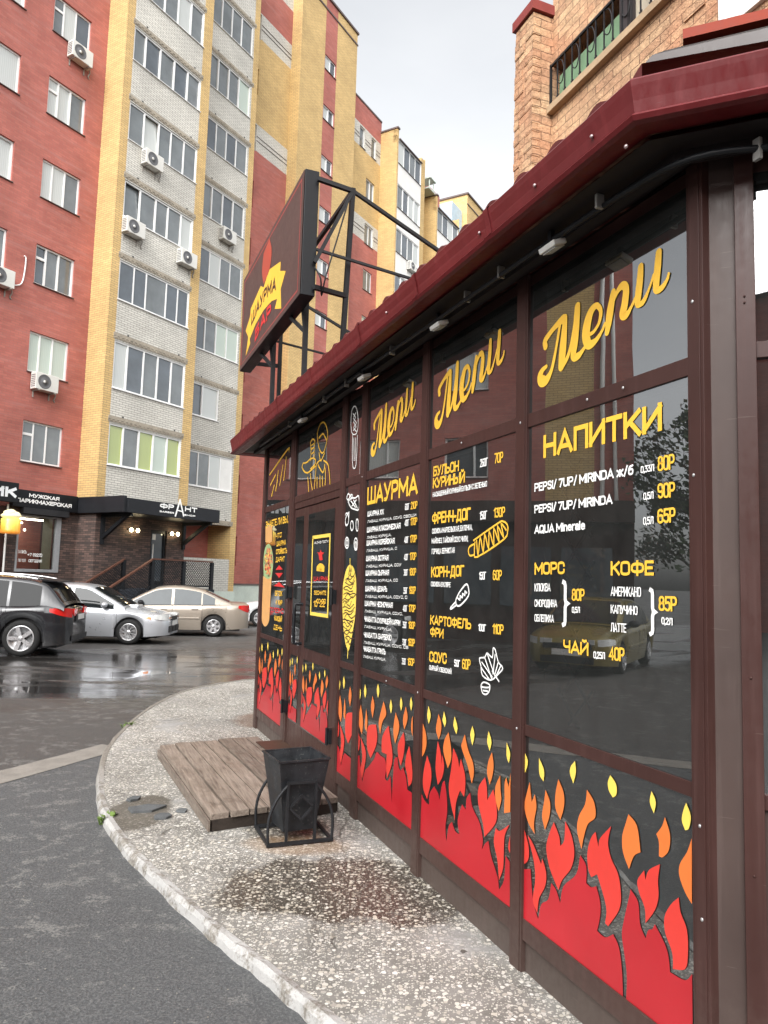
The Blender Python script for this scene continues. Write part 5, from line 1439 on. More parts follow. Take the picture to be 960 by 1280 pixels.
# ---- red wall, left part
holes, wl = [], []
for k in range(9):
    zs, zh = 4.91 + FH * k, 6.21 + FH * k
    cols = [(13.83, 15.25, 'B'), (11.45, 12.85, 'A')]
    if k < 5:
        cols += [(8.9, 10.3, 'C'), (6.0, 7.4, 'D')]
    for a, b, c in cols:
        holes.append((a, b, zs, zh))
        wl.append((a, b, zs, zh, k, c))
TOP = 32.5
wall('red_wall', 1.6, 15.93, 3.4, TOP, 21.0, holes, [(2.75, 4.2, 3.4, 40, 1)], 0)
gsel = {0: ['glass_mid', 'glass_mid', 'glass_mid'], 1: ['glass_mint'] * 3, 2: ['glass_dark', 'glass_mid', 'glass_mid'], 3: ['glass_curtain', 'glass_curtain', 'glass_mid'], 4: ['glass_curtain', 'glass_curtain', 'glass_mid'], 5: ['glass_mid', 'glass_curtain', 'glass_dark']}
for a, b, zs, zh, k, c in wl:
    if c == 'B':
        window(a, b, zs, zh, 21.0, (a + .40, a + .86), gsel.get(k, ['glass_mid'] * 3), transom=None if k in (1, 3) else .42)
    elif c == 'A':
        window(a, b, zs, zh, 21.0, (a + .5,), [rw.choice(['glass_curtain', 'glass_mid']), 'glass_curtain' if k in (3, 4, 5) else 'glass_mid'])
    else:
        window(a, b, zs, zh, 21.0, (a + .45,), rw.choice(['glass_mid', 'glass_dark', 'glass_curtain']))
# white corner stop and long drainpipe seen in the kiosk glass
m_ = MB(); m_.tube([(2.5, 20.9, .3), (2.5, 20.9, TOP)], .07); m_.tube([(2.0, 20.9, .3), (2.25, 20.9, 12), (2.25, 20.9, TOP)], .06)
m_.build('drainpipe', M['panelwhite'], bld)
# ---- first balcony bay
def bands(name, s0, s1, d, ztops, seed):
    for z in ztops:
        m_ = MB()
        m_.box(s0, s1, d - .03, d + .1, z + .09, z + .20)
        m_.box(s0, s1, d - .012, d + .1, z, z + .088)
        x = s0 + .06
        while x < s1 - .1:
            m_.box(x, x + .09, d - .030, d - .012, z + .03, z + .088, 0)
            x += .185
        for x in (s0 + .55, s1 - .5):
            m_.box(x, x + .06, d - .034, d - .029, z + .205, z + .26, 1)
        m_.build(name, [M['slab'], M['black']], bld)
heads = [6.52, 9.36, 12.17, 15.02, 17.87, 20.68, 23.5, 26.35, 29.2]
sills = [5.12, 7.72, 10.78, 13.72, 16.5, 19.42, 22.08, 24.95, 27.8]
D1 = 20.04
holes = [(16.27, 19.52, a, b) for a, b in zip(sills, heads)]
wall('balcony_wall', 15.93, 20.0, 3.5, TOP, D1, holes, [(15.93, 16.26, 0, 50, 1), (19.53, 20.0, 0, 50, 1)], 2, reveal=.2,
     extra=lambda m_: (m_.quad((15.93, D1, 3.5), (15.93, 21.0, 3.5), (15.93, 21.0, TOP), (15.93, D1, TOP), 1), m_.quad((20.0, D1, 3.5), (20.0, 21.3, 3.5), (20.0, 21.3, TOP), (20.0, D1, TOP), 1)))
bands('slab_band', 16.20, 19.60, D1, [h + .05 for h in heads], 1)
g1 = [['glass_green', 'glass_mid', 'glass_green', 'glass_mint', 'glass_green'], ['glass_curtain', 'glass_dark', 'glass_mid', 'glass_dark', 'glass_mid'], ['glass_dark', 'glass_dark', 'glass_mid', 'glass_dark', 'glass_dark'],
      ['glass_mid', 'glass_mid', 'glass_mid', 'glass_mid', 'glass_curtain'], ['glass_mid', 'glass_curtain', 'glass_mid', 'glass_mid', 'glass_mid'], ['glass_mid', 'glass_dark', 'glass_mid', 'glass_dark', 'glass_mid'], ['glass_dark', 'glass_mid', 'glass_mid', 'glass_curtain', 'glass_mid'], ['glass_mid'] * 5, ['glass_mid'] * 5]
dv1 = [[.19, .40, .60, .80], [.18, .40, .60, .80], [.20, .37, .66, .83], [.22, .44, .62, .82], [.21, .42, .60, .80], [.17, .38, .59, .80]]
for k in range(9):
    w_ = 3.25
    window(16.27, 19.52, sills[k], heads[k], D1, [16.27 + w_ * t for t in dv1[k % 6]], g1[k], sill=2, recess=.03, open_={4: 1, 3: 0}.get(k), name='balcony_glazing')
# ---- second balcony bay, set back
D2 = 21.3
heads2 = [6.54, 9.33, 12.15, 15.03, 17.83, 20.68, 23.54, 26.4, 29.25]
sills2 = [5.12, 7.98, 10.74, 13.6, 16.38, 19.31, 22.05, 24.94, 27.8]
holes = []
for k in range(9):
    b = 22.75 if k == 1 else 23.78
    holes.append((21.18, b, sills2[k], heads2[k]))
wall('balcony_wall', 20.0, 24.2, 3.72, TOP, D2, holes, [(20.0, 21.0, 0, 50, 1), (23.85, 24.2, 0, 50, 1)], 2, reveal=.2,
     extra=lambda m_: (m_.quad((24.2, D2, .9), (24.2, 22.6, .9), (24.2, 22.6, TOP), (24.2, D2, TOP), 1),
                       m_.quad((23.86, D2, .9), (24.2, D2, .9), (24.2, D2, 3.72), (23.86, D2, 3.72), 1),
                       m_.quad((23.86, D2, .9), (23.86, 22.6, .9), (23.86, 22.6, 3.72), (23.86, D2, 3.72), 1),
                       m_.quad((20.0, D2, 3.72), (24.0, D2, 3.72), (24.0, 22.6, 3.72), (20.0, 22.6, 3.72), 5),
                       m_.quad((20.0, 22.58, .9), (24.0, 22.58, .9), (24.0, 22.58, 3.72), (20.0, 22.58, 3.72), 0),
                       m_.box(20.1, 23.855, D2, D2 + .12, .9, 2.25, 2),
                       m_.box(20.0, 24.25, D2 - .04, D2 + .1, -.3, .9, 4)))
bands('slab_band', 21.05, 23.95, D2, [h + .05 for h in heads2[:-1]] + [3.66], 2)
g2 = [['glass_dark', 'glass_mid', 'glass_curtain', 'panelwhite'], ['glass_dark', 'glass_curtain'], ['glass_dark', 'glass_mid', 'glass_mint', 'glass_mint'], ['glass_dark', 'glass_curtain', 'glass_mid', 'glass_mid'], ['glass_mid', 'glass_mid', 'glass_dark', 'glass_mid'],
      ['glass_dark', 'glass_mid', 'glass_dark', 'glass_mid'], ['glass_mid', 'glass_mid', 'glass_mid', 'glass_mint'], ['glass_mid'] * 4, ['glass_mid'] * 4]
for k in range(9):
    b = holes[k][1]
    if k == 1:
        dv = [21.18 + .62, ]
    else:
        dv = [21.18 + (b - 21.18) * t for t in ((.24, .48, .72) if k % 2 else (.22, .47, .72))]
    window(21.18, b, sills2[k], heads2[k], D2, dv, g2[k], sill=2, recess=.03, name='balcony_glazing', blank=3 if k == 0 else None)
# ---- main wall beyond the bays
D3 = 22.6
holes = [(24.45, 25.78, 4.87 + FH * k, 6.2 + FH * k) for k in range(-1, 10) if 4.87 + FH * k > 1]
zz = [(20, 28.3, 21.98, 23.32, 2), (20, 28.3, 23.32, 27.72, 1), (20, 28.3, 27.72, 29.02, 2), (20, 28.3, 29.02, 30.9, 0), (20, 28.3, 30.9, 33, 2), (20, 28.3, -1, 1.16, 4)]
wall('recessed_wall', 20.0, 28.3, -.3, 33, D3, holes, zz, 0, reveal=.16)
for h in holes:
    window(h[0], h[1], h[2], h[3], D3, (h[0] + .5,), rw.choice(['glass_mid', 'glass_dark', 'glass_curtain']), sill=False, recess=.11)
for zb in (21.98, 27.72):
    for dz in (.50, .72):
        m_ = MB(); m_.box(25.80, 28.2, D3 - .02, D3 - .002, zb + dz, zb + dz + .03); m_.build('wall_trim', M['flash'], bld)
m_ = MB(); m_.box(24.2, 28.2, D3 - .05, D3 - .002, 1.16, 1.22); m_.build('wall_trim', M['flash'], bld)
# ---- stair tower
D4 = 22.0
th = [(30.33, 31.38, 28.98 - FH * k, 29.82 - FH * k) for k in range(9)]
wall('tower_wall', 28.2, 33.45, -.3, 33.1, D4, th, [(30.3, 31.42, 0, 34, 0)], 1, reveal=.12,
     extra=lambda m_: (m_.quad((28.2, D4, 0), (28.2, D3, 0), (28.2, D3, 33.1), (28.2, D4, 33.1), 1), m_.quad((33.45, D4, 0), (33.45, 30, 0), (33.45, 30, 33.1), (33.45, D4, 33.1), 1), m_.quad((28.2, D4, 33.1), (33.45, D4, 33.1), (33.45, 30, 33.1), (28.2, 30, 33.1), 1)))
for h in th:
    window(h[0], h[1], h[2], h[3], D4, (h[0] + .55,), ['glass_curtain', 'glass_dark'], sill=True, recess=.06)
m_ = MB()
m_.box(28.14, 33.52, D4 - .07, D4 + .3, 33.08, 33.2)
m_.box(28.17, 33.50, D4 - .04, D4 - .002, 32.38, 32.47)
m_.build('tower_cornice', M['flash'], bld)
# ---- wall between tower and far bays
h5 = [(34.95, 35.55, 27.35, 28.62), (36.3, 36.85, 27.35, 28.62)] + [(35.82, 36.82, 24.5 - FH * k, 25.76 - FH * k) for k in range(7)]
wall('far_wall', 33.45, 37.45, -.3, 30.2, D3, h5, [(33, 38, 28.72, 31, 0), (33, 38, 27.3, 28.72, 2), (33, 38, 23.08, 27.3, 1), (33, 38, 21.72, 23.08, 2)], 0, reveal=.12)
for h in h5:
    window(h[0], h[1], h[2], h[3], D3, () if h[1] - h[0] < .8 else (h[0] + .55,), rw.choice(['glass_mid', 'glass_dark', 'glass_mint']), sill=True, recess=.07)
m_ = MB(); m_.box(33.45, 37.45, D3 - .04, D3 + .3, 30.15, 30.25); m_.build('wall_trim', M['flash'], bld)
for zb in (27.3, 21.72):
    for dz in (.5, .72):
        for (x0, x1) in (((33.5, 34.92), (35.58, 36.28), (36.88, 37.4)) if zb > 25 else ((33.5, 35.8), (36.85, 37.4))):
            m_ = MB(); m_.box(x0, x1, D3 - .02, D3 - .002, zb + dz, zb + dz + .03); m_.build('wall_trim', M['flash'], bld)
D5 = 21.4
def far_bay(s0, g0, g1_, s1, top, hd, sl, n_, rtop):
    hs = [(g0, g1_, sl - FH * k, hd - FH * k) for k in range(n_)]
    wall('balcony_wall', s0, s1, 0, top, D5, hs, [(s0, g0 - .02, 0, 60, 1), (g1_ + .05, s1, 0, 60, 1)], 6, reveal=.1,
         extra=lambda m_: (m_.quad((s0, D5, 0), (s0, D3, 0), (s0, D3, rtop), (s0, D5, rtop), 1), m_.quad((s1, D5, 0), (s1, D3, 0), (s1, D3, rtop), (s1, D5, rtop), 1), m_.box(s0, g0, D5 + .001, D5 + .3, top - .3, rtop, 1)))
    for k, h in enumerate(hs):
        ww = g1_ - g0
        window(h[0], h[1], h[2], h[3], D5, [g0 + ww * t for t in (.25, .5, .75)], [rw.choice(['glass_mid', 'glass_curtain', 'glass_dark']) for _ in range(4)], sill=True, recess=.03, name='balcony_glazing')
    m_ = MB()
    m_.box(s0 - .06, g0 + .05, D5 - .06, D3, rtop, rtop + .1)
    m_.add([(g0, D5 - .1, hd + .03), (g1_ + .05, D5 - .1, hd + .03), (g1_ + .05, D3, hd + .5), (g0, D3, hd + .5)], [(0, 1, 2, 3)])
    m_.box(g0, g1_ + .05, D5 - .1, D5 - .002, hd + .005, hd + .06)
    m_.build('bay_roof', M['flash'], bld)
far_bay(37.4, 37.58, 40.6, 41.2, 28.9, 28.82, 27.3, 5, 29.45)
m_ = MB(); m_.box(40.66, 41.2, D5 + .02, D5 + .5, 28.9, 29.3); m_.build('bay_pier', M['yellow_brick'], bld)
far_bay(43.05, 43.22, 46.6, 46.75, 27.1, 27.02, 25.5, 4, 27.85)
wall('far_wall', 41.2, 43.05, 0, 28.0, D3, (), (), 1)
m_ = MB(); m_.box(46.8, 48.58, 22.0, 26, 0, 29.4); m_.build('blue_end_wall', plain('pale_blue_sheet', (.42, .52, .58), .5), bld)
m_ = MB(); m_.box(48.6, 60, 21.6, 30, 0, 30.7); m_.build('far_block', M['yellow_brick'], bld)
m_ = MB(); m_.box(48.5, 60.1, 21.5, 30, 30.7, 30.82); m_.box(48.55, 60.05, 21.55, 21.598, 29.9, 29.98); m_.tube([(50.2, 22.0, 31.0), (50.2, 23.5, 31.2)], .25, n=12)
m_.build('far_cornice', M['flash'], bld)
m_ = MB(); m_.box(42.3, 42.36, 21.6, 21.66, 28.0, 28.75); m_.box(42.9, 42.96, 21.6, 21.66, 28.0, 28.75); m_.box(42.2, 43.1, 21.5, 22.4, 28.75, 28.83); m_.box(42.0, 43.1, 21.5, 23, 27.9, 28.0)
m_.build('roof_vent', M['plinth'], bld)
m_ = MB()
m_.box(1.6, 28.2, 23.0, 34, .0, 32.4); m_.box(28.3, 46.7, 23.0, 34, .0, 29.9)
m_.quad((1.6, 21.0, 0), (1.6, 23.0, 0), (1.6, 23.0, TOP), (1.6, 21.0, TOP))
m_.build('building_core', M['red_brick'], bld)

# ---- ground floor shop front
DB = 19.98
m_ = MB()
door_h = (18.28, 19.02, 1.05, 3.1)
o = wall('dark_brick_cladding', 15.93, 19.9, -.3, 3.5, DB, [door_h], (), 3, reveal=.25,
     extra=lambda q: (q.quad((15.93, DB, 0), (15.93, 20.9, 0), (15.93, 20.9, 3.5), (15.93, DB, 3.5), 3), q.quad((19.9, DB, 0), (19.9, 21.3, 0), (19.9, 21.3, 3.5), (19.9, DB, 3.5), 3)))
shop_h = (13.82, 15.30, 1.52, 3.26)
wall('dark_brick_cladding', 13.40, 15.93, -.3, 3.5, 20.9, [shop_h], (), 3, reveal=.1)
wall('brown_shop_wall', 1.6, 13.395, -.3, 3.45, 20.8, (), (), 0, mats=[plain('brown_shop_render', (.040, .019, .016), .6, var=.3)])
m_ = MB()
for k in range(6):
    x = 2.2 + k * 1.8
    m_.box(x, x + 1.5, 20.70, 20.798, .9, 2.7)
m_.build('shop_window', M['glass_dark'], bld)
m_ = MB(); m_.box(1.6, 12.9, 20.5, 20.79, 3.46, 4.1); m_.build('shop_fascia', plain('brown_fascia', (.05, .03, .025), .5, var=.3), bld)
# shop window with its lit interior
fr_ = MB()
a, b, c, e = shop_h
fr_.box(a, b + .02, 20.86, 20.98, c - .02, c + .07); fr_.box(b - .16, b + .02, 20.86, 20.98, c + .07, e); fr_.box(a, a + .05, 20.86, 20.98, c + .07, e); fr_.box(a + .05, b - .16, 20.86, 20.98, e - .05, e)
wn = fr_.build('shop_window', plain('grey_window_frame', (.30, .31, .32), .4), bld)
q = MB(); q.quad((a, 20.93, c), (b, 20.93, c), (b, 20.93, e), (a, 20.93, e)); q.build('pane', M['pane_clear'], wn)
q = MB(); q.quad((a - .8, 23.4, .8), (b + .8, 23.4, .8), (b + .8, 23.4, 3.3), (a - .8, 23.4, 3.3)); q.quad((a - .8, 20.98, 3.3), (b + .8, 20.98, 3.3), (b + .8, 23.4, 3.3), (a - .8, 23.4, 3.3), 1); q.quad((a - .8, 20.98, .9), (b + .8, 20.98, .9), (b + .8, 23.4, .9), (a - .8, 23.4, .9)); q.quad((b + .8, 20.98, .8), (b + .8, 23.4, .8), (b + .8, 23.4, 3.3), (b + .8, 20.98, 3.3)); q.quad((a - .8, 20.98, .8), (a - .8, 23.4, .8), (a - .8, 23.4, 3.3), (a - .8, 20.98, 3.3))
q.build('interior', [plain('dark_red_room', (.06, .018, .015), .7, var=.4), plain('room_ceiling', (.18, .16, .13), .8)], wn, fix=False)
q = MB(); q.quad((14.80, 21.05, 1.6), (15.14, 21.05, 1.6), (15.14, 21.05, 3.24), (14.80, 21.05, 3.24)); q.build('curtain', plain('beige_blind', (.50, .42, .28), .7), wn, fix=False)
lampw = plain('lit_ceiling_lamp', (1, .9, .72), .5, var=0, emit=9)
q = MB(); q.box(13.9, 15.4, 21.9, 22.0, 3.18, 3.22); q.box(13.6, 15.2, 22.7, 22.8, 3.10, 3.14)
for k in range(5): q.ell((13.75 + .3 * k, 22.2, 2.86 + .03 * (k % 2)), (.035, .035, .035), 0, 8, 6)
q.build('ceiling_lamp', lampw, wn)
q = MB()
def s3b(x, z, l=0.0): return (x, 20.925 - l, z)
for tx, x0, x1, z0, h_ in (('ЗАПИСЬ', 13.93, 14.22, 2.06, .10), ('+7 (922)', 14.25, 14.76, 1.98, .10), ('ПО ТЕЛ', 13.95, 14.2, 1.80, .09), ('СЕГОДНЯ', 14.30, 14.76, 1.80, .09)):
    lettering(q, tx, (x0, z0), (x1, z0), (x0, z0 + h_), s3b, 0, .11)
q.build('window_lettering', M['film_white'], wn)
q = MB(); q.tube([(13.36, 20.72, 3.5), (13.36, 20.72, .3)], .03); q.build('drainpipe', M['panelwhite'], bld)
# door
q = MB()
a, b, c, e = door_h
q.box(a, a + .09, DB + .05, DB + .15, c, e); q.box(b - .09, b, DB + .05, DB + .15, c, e); q.box(a + .09, b - .09, DB + .05, DB + .15, e - .12, e); q.box(a + .09, b - .09, DB + .05, DB + .15, c, c + .25)
dd = q.build('entrance_door', M['black'], bld)
q = MB(); q.quad((a, DB + .1, c), (b, DB + .1, c), (b, DB + .1, e), (a, DB + .1, e)); q.build('pane', M['glass_dark'], dd)
q = MB(); q.tube([(a + .12, DB, 1.7), (a + .12, DB, 2.6)], .018); q.build('handle', M['upvc'], dd)
q = MB(); q.box(a + .15, a + .3, DB + .09, DB + .097, 2.75, 2.95); q.build('notice', M['film_white'], dd)

def at_b(s, d, z): return (math.cos(R(60)) * s - math.sin(R(60)) * d, math.sin(R(60)) * s + math.cos(R(60)) * d, z)
# ---- awning over the shop door
aw = thing('awning', 'wide black box awning with white lettering over the dark brick shop entrance', 'awning', (0, 0, 0), R(60))
q = MB(); q.box(15.92, 20.1, 18.5, DB - .004, 3.46, 3.92); q.box(15.80, 15.918, 18.56, 20.95, 3.46, 3.98)
q.build('fascia', plain('black_sheet_fascia', (.016, .017, .020), .42, var=.25), aw, bevel=.006)
q = MB(); q.quad((15.95, 18.52, 3.455), (20.08, 18.52, 3.455), (20.08, DB - .01, 3.455), (15.95, DB - .01, 3.455)); q.build('underside', M['black'], aw)
q = MB()
def s3a(x, z, l=0.0): return (x, 18.485 - l, z)
lettering(q, 'ФР', (17.22, 3.72), (17.84, 3.72), (17.22, 3.89), s3a, 0, .13)
lettering(q, 'НТ', (18.35, 3.72), (18.93, 3.72), (18.35, 3.89), s3a, 0, .13)
stroke(q, [(17.93, 3.53), (18.10, 4.08)], .035, s3a, 0); stroke(q, [(18.10, 4.08), (18.30, 3.56)], .03, s3a, 0, layer=.001); stroke(q, [(18.02, 3.72), (18.2, 3.70)], .02, s3a, 0, layer=.002)
lettering(q, 'BARBER', (17.22, 3.585), (17.86, 3.58), (17.22, 3.645), s3a, 0, .15)
lettering(q, 'SHOP', (18.32, 3.565), (18.86, 3.56), (18.32, 3.625), s3a, 0, .15)
q.build('sign_lettering', M['film_white'], aw)
for x in (16.18, 19.80):
    q = MB()
    q.box(x - .06, x + .06, DB - .09, DB - .003, 2.47, 3.45)
    q.bar((x, DB - .06, 2.68), (x, 18.75, 3.43), .10, .12, up=(0, 0, 1))
    q.box(x - .05, x + .05, 18.6, DB - .09, 3.35, 3.45)
    q.build('bracket', M['black'], aw)
# ---- sign boards on the left
sb = thing('shop_sign', 'long black sign board with two lines of white capitals above the shop window', 'sign', (0, 0, 0), R(60))
q = MB(); q.box(13.50, 15.78, 20.72, 20.89, 3.47, 4.0); q.build('board', M['black'], sb, bevel=.005)
q = MB(); q.box(13.85, 15.45, 20.68, 20.86, 3.28, 3.465); q.build('lower_board', plain('dark_grey_sheet', (.03, .03, .032), .4), sb)
q = MB()
def s3c(x, z, l=0.0): return (x, 20.715 - l, z)
lettering(q, 'МУЖСКАЯ', (14.02, 3.79), (15.08, 3.78), (14.02, 3.91), s3c, 0, .12)
lettering(q, 'ПАРИКМАХЕРСКАЯ', (13.62, 3.61), (15.55, 3.60), (13.62, 3.735), s3c, 0, .12)
q.build('sign_lettering', M['film_white'], sb)
sb2 = thing('shop_sign', 'black sign box with big white raised letters above the glowing beer mug', 'sign', (0, 0, 0), R(60))
q = MB(); q.box(11.6, 13.49, 20.45, 20.69, 3.56, 4.14); q.build('board', M['black'], sb2, bevel=.005)
q = MB()
def s3d(x, z, l=0.0): return (x, 20.44 - l, z)
lettering(q, 'НИК', (12.25, 3.69), (13.42, 3.69), (12.25, 3.99), s3d, 0, .15, gap=.3)
q.build('sign_lettering', plain('raised_letter_white', (.72, .74, .76), .35), sb2)
# ---- lit beer mug sign
mg = thing('mug_sign', 'glowing yellow beer mug sign with cream foam hanging on the brown shop corner', 'sign', at_b(13.15, 20.2, 2.6), R(60))
q = MB(); q.lathe([(0, 0), (.25, 0), (.27, .03), (.27, .10), (.26, .12), (.265, .42), (.25, .44), (0, .44)], 0, 24)
def mugm():
    k = NT('lit_mug_plastic')
    c = k.n('ShaderNodeTexCoord'); sp = k.n('ShaderNodeSeparateXYZ'); k.l(c.outputs['Object'], sp.inputs[0])
    col = k.ramp(k.math('MULTIPLY', sp.outputs[2], 2.2), [(.0, (.65, .22, .03)), (.45, (.75, .38, .05)), (.9, (.85, .62, .12))])
    wv = k.n('ShaderNodeTexWave', wave_type='BANDS', bands_direction='X'); wv.inputs['Scale'].default_value = 2.6; k.l(c.outputs['Object'], wv.inputs['Vector'])
    col = k.mix(.3, col, k.ramp(wv.outputs['Fac'], [(.4, .7), (.6, 1)]), 'MULTIPLY')
    k.setc(col); k.setr(.3); k.l(col, k.b.inputs['Emission Color']); k.b.inputs['Emission Strength'].default_value = .3
    return k.m
q.build('mug_body', mugm(), mg)
q = MB(); q.ell((0, 0, .52), (.28, .28, .10), 0, 20, 10); q.ell((-.1, -.05, .60), (.16, .17, .09), 0, 16, 8); q.ell((.08, 0, .58), (.18, .18, .08), 0, 16, 8); q.ell((.02, .05, .65), (.13, .13, .07), 0, 16, 8)
q.build('foam', plain('lit_foam_cream', (.85, .76, .45), .5, var=.1, emit=.2), mg)
q = MB(); q.bar((0, .1, .35), (0, .62, .35), .04, .04); q.build('bracket', M['black'], mg)
# ---- wall lamps
for (s_, lab) in ((17.42, 'lit twin wall lamp on dark brick between the stair rail top and shop door'), (19.27, 'lit twin wall lamp on dark brick between the shop door and white parapet')):
    lp = thing('wall_lamp', lab, 'lamp', at_b(s_, DB, 3.03), R(60), 'wall lamps beside the shop door')
    q = MB(); q.box(-.2, .2, -.05, -.003, -.03, .03); q.tube([(-.14, -.05, 0), (-.14, -.13, 0)], .015); q.tube([(.14, -.05, 0), (.14, -.13, 0)], .015)
    q.build('lamp_base', M['black'], lp)
    q = MB()
    for x in (-.14, .14): q.ell((x, -.14, -.02), (.06, .06, .07), 0, 12, 8)
    q.build('bulb', plain('lit_bulb', (1, .82, .50), .4, var=0, emit=8), lp)
# ---- entrance stairs and railings
st = thing('staircase', 'dark blue grey steps and landing in front of the shop door', 'stairs', (0, 0, 0), R(60))
dk = plain('dark_blue_grey_tiles', (.030, .034, .042), .5, var=.3)
q = MB(); q.box(17.0, 19.9, 18.4, DB - .004, -.24, 1.05); q.build('landing', dk, st)
q = MB()
for k in range(6):
    q.box(15.5 + .25 * k, 15.5 + .25 * (k + 1) - .003, 18.4, 19.7, -.24, .17 * (k + 1) - .01)
q.build('steps', dk, st, bevel=.01)
rwood = plain('rail_wood_brown', (.095, .042, .028), .5, var=.25, vs=6)
def lattice(q, s0, z0a, z0b, s1, z1a, z1b, d, pitch=.105):
    """diagonal wire lattice in a parallelogram with vertical ends"""
    W_ = s1 - s0
    H_ = z0b - z0a
    n_ = int((W_ + H_) / pitch) + 1
    def Z(s): return z0a + (z1a - z0a) * (s - s0) / W_
    for k in range(n_):
        for sg in (0, 1):
            u = -H_ + k * pitch
            a_, b_ = max(0, u), min(W_, u + H_)
            if b_ - a_ < .02: continue
            ha, hb = (a_ - u), (b_ - u)
            if sg: ha, hb = H_ - ha, H_ - hb
            q.bar((s0 + a_, d + .012 * sg, Z(s0 + a_) + ha), (s0 + b_, d + .012 * sg, Z(s0 + b_) + hb), .013, .013, up=(0, 1, 0))
def railing(label, d, post, flight, flat):
    t = thing('railing', label, 'railing', (0, 0, 0), R(60), 'railings of the shop steps')
    q = MB(); p_ = MB(); w_ = MB()
    for s_, z0, z1 in post: p_.box(s_ - .06, s_ + .06, d - .05, d + .05, z0, z1)
    if flat:
        s0, s1 = flat
        q.bar((s0, d, 2.03), (s1, d, 2.03), .10, .05); p_.bar((s0, d, 1.16), (s1, d, 1.16), .05, .05); lattice(w_, s0, 1.18, 2.0, s1, 1.18, 2.0, d)
    s0, s1 = flight[0][0], flight[1][0]
    q.bar((s0, d, flight[0][1]), (s1, d, flight[1][1]), .10, .05); p_.bar((s0, d, flight[0][1] - .85), (s1, d, flight[1][1] - .85), .05, .05)
    lattice(w_, s0, flight[0][1] - .85, flight[0][1] - .02, s1, flight[1][1] - .85, flight[1][1] - .02, d)
    q.build('handrail', rwood, t); p_.build('post', M['black'], t); w_.build('wire_lattice', M['black'], t)
    return t
railing('front railing of wood topped wire lattice along the landing and down the steps', 18.45, [(17.02, .2, 2.0), (19.77, .2, 2.0), (15.25, -.1, 1.02), (18.4, 1.05, 2.0)], ((15.25, 1.02), (17.02, 2.02)), (17.02, 19.77))
railing('rear railing of wood topped wire lattice sloping against the dark brick wall', 19.62, [(16.86, .2, 1.98), (15.35, -.1, 1.14)], ((15.35, 1.17), (16.88, 2.0)), None)
# ---- air conditioners
def air_con(loc, rz, label, sc=1.0):
    t = thing('air_conditioner', label, 'air conditioner', loc, rz, 'air conditioner units on the apartment block')
    q = MB(); q.box(-.40, .40, -.30, -.02, -.27, .27); q.build('casing', M['acw'], t, bevel=.015)
    q = MB()
    q.lathe([(0, 0), (.05, -.004), (.05, 0), (.20, 0), (.215, -.008), (.23, 0)], 0, 20, 'y', Matrix.Translation((-.10, -.302, 0)))
    q.build('fan_grille', M['acg'], t)
    q = MB(); q.lathe([(0, -.012), (.045, -.010), (.05, 0)], 0, 12, 'y', Matrix.Translation((-.10, -.304, 0))); q.build('fan_hub', M['acw'], t)
    q = MB()
    for k in range(7): q.box(-.404, -.4, -.26, -.06, -.2 + .06 * k, -.175 + .06 * k)
    q.build('side_grille', M['acg'], t)
    q = MB()
    for x in (-.28, .28): q.box(x - .02, x + .02, -.32, 0, -.31, -.275); q.box(x - .02, x + .02, -.02, .0, -.5, -.27)
    q.tube(smooth_line([(.40, -.1, -.15), (.48, -.06, -.3), (.44, -.03, -.45), (.5, -.01, -.5)], 3), .02)
    q.build('bracket', M['acb'], t)
    if sc != 1: t.scale = (sc, sc, sc)
    return t
M['acw'] = plain('ac_white_metal', (.62, .61, .57), .4, var=.08)
M['acg'] = plain('ac_grille_grey', (.12, .12, .125), .5, var=.2)
M['acb'] = plain('ac_bracket', (.30, .28, .25), .6)
for s_, z_, d_, lab in ((14.78, 18.85, 21.0, 'white air conditioner under the topmost red wall window near the yellow pier'), (14.35, 7.47, 21.0, 'white air conditioner under the mint curtained red wall window'), (12.62, 10.3, 21.0, 'white air conditioner on red brick with a pale cable looping up from it'),
                        (17.25, 16.15, 20.04, 'white air conditioner on white brick under the balcony with an open sash'), (16.62, 13.38, 20.04, 'white air conditioner tight against the broad yellow pier below a balcony window'), (19.14, 13.3, 20.04, 'white air conditioner at the narrow yellow pier below a balcony window'),
                        (22.6, 15.98, 21.3, 'white air conditioner under the narrower second column of balconies'), (39.4, 21.3, 21.4, 'tiny white air conditioner on the far balcony bay above the kiosk roof')):
    ac_ = air_con(at_b(s_, d_ - .005, z_), R(60), lab)
    if 'looping' in lab:
        q = MB(); q.tube(smooth_line([(.40, -.06, -.05), (.62, -.04, -.02), (.80, -.03, .15), (.86, -.03, .6), (.86, -.03, .95), (.80, -.03, 1.0)], 5), .022); q.build('looping_cable', M['upvc'], ac_)
air_con(at_b(21.55, 22.57, 2.95), R(60), 'upper white air conditioner in the red recess above the white parapet')
air_con(at_b(21.55, 22.57, 2.3), R(60), 'lower white air conditioner in the red recess above the white parapet')
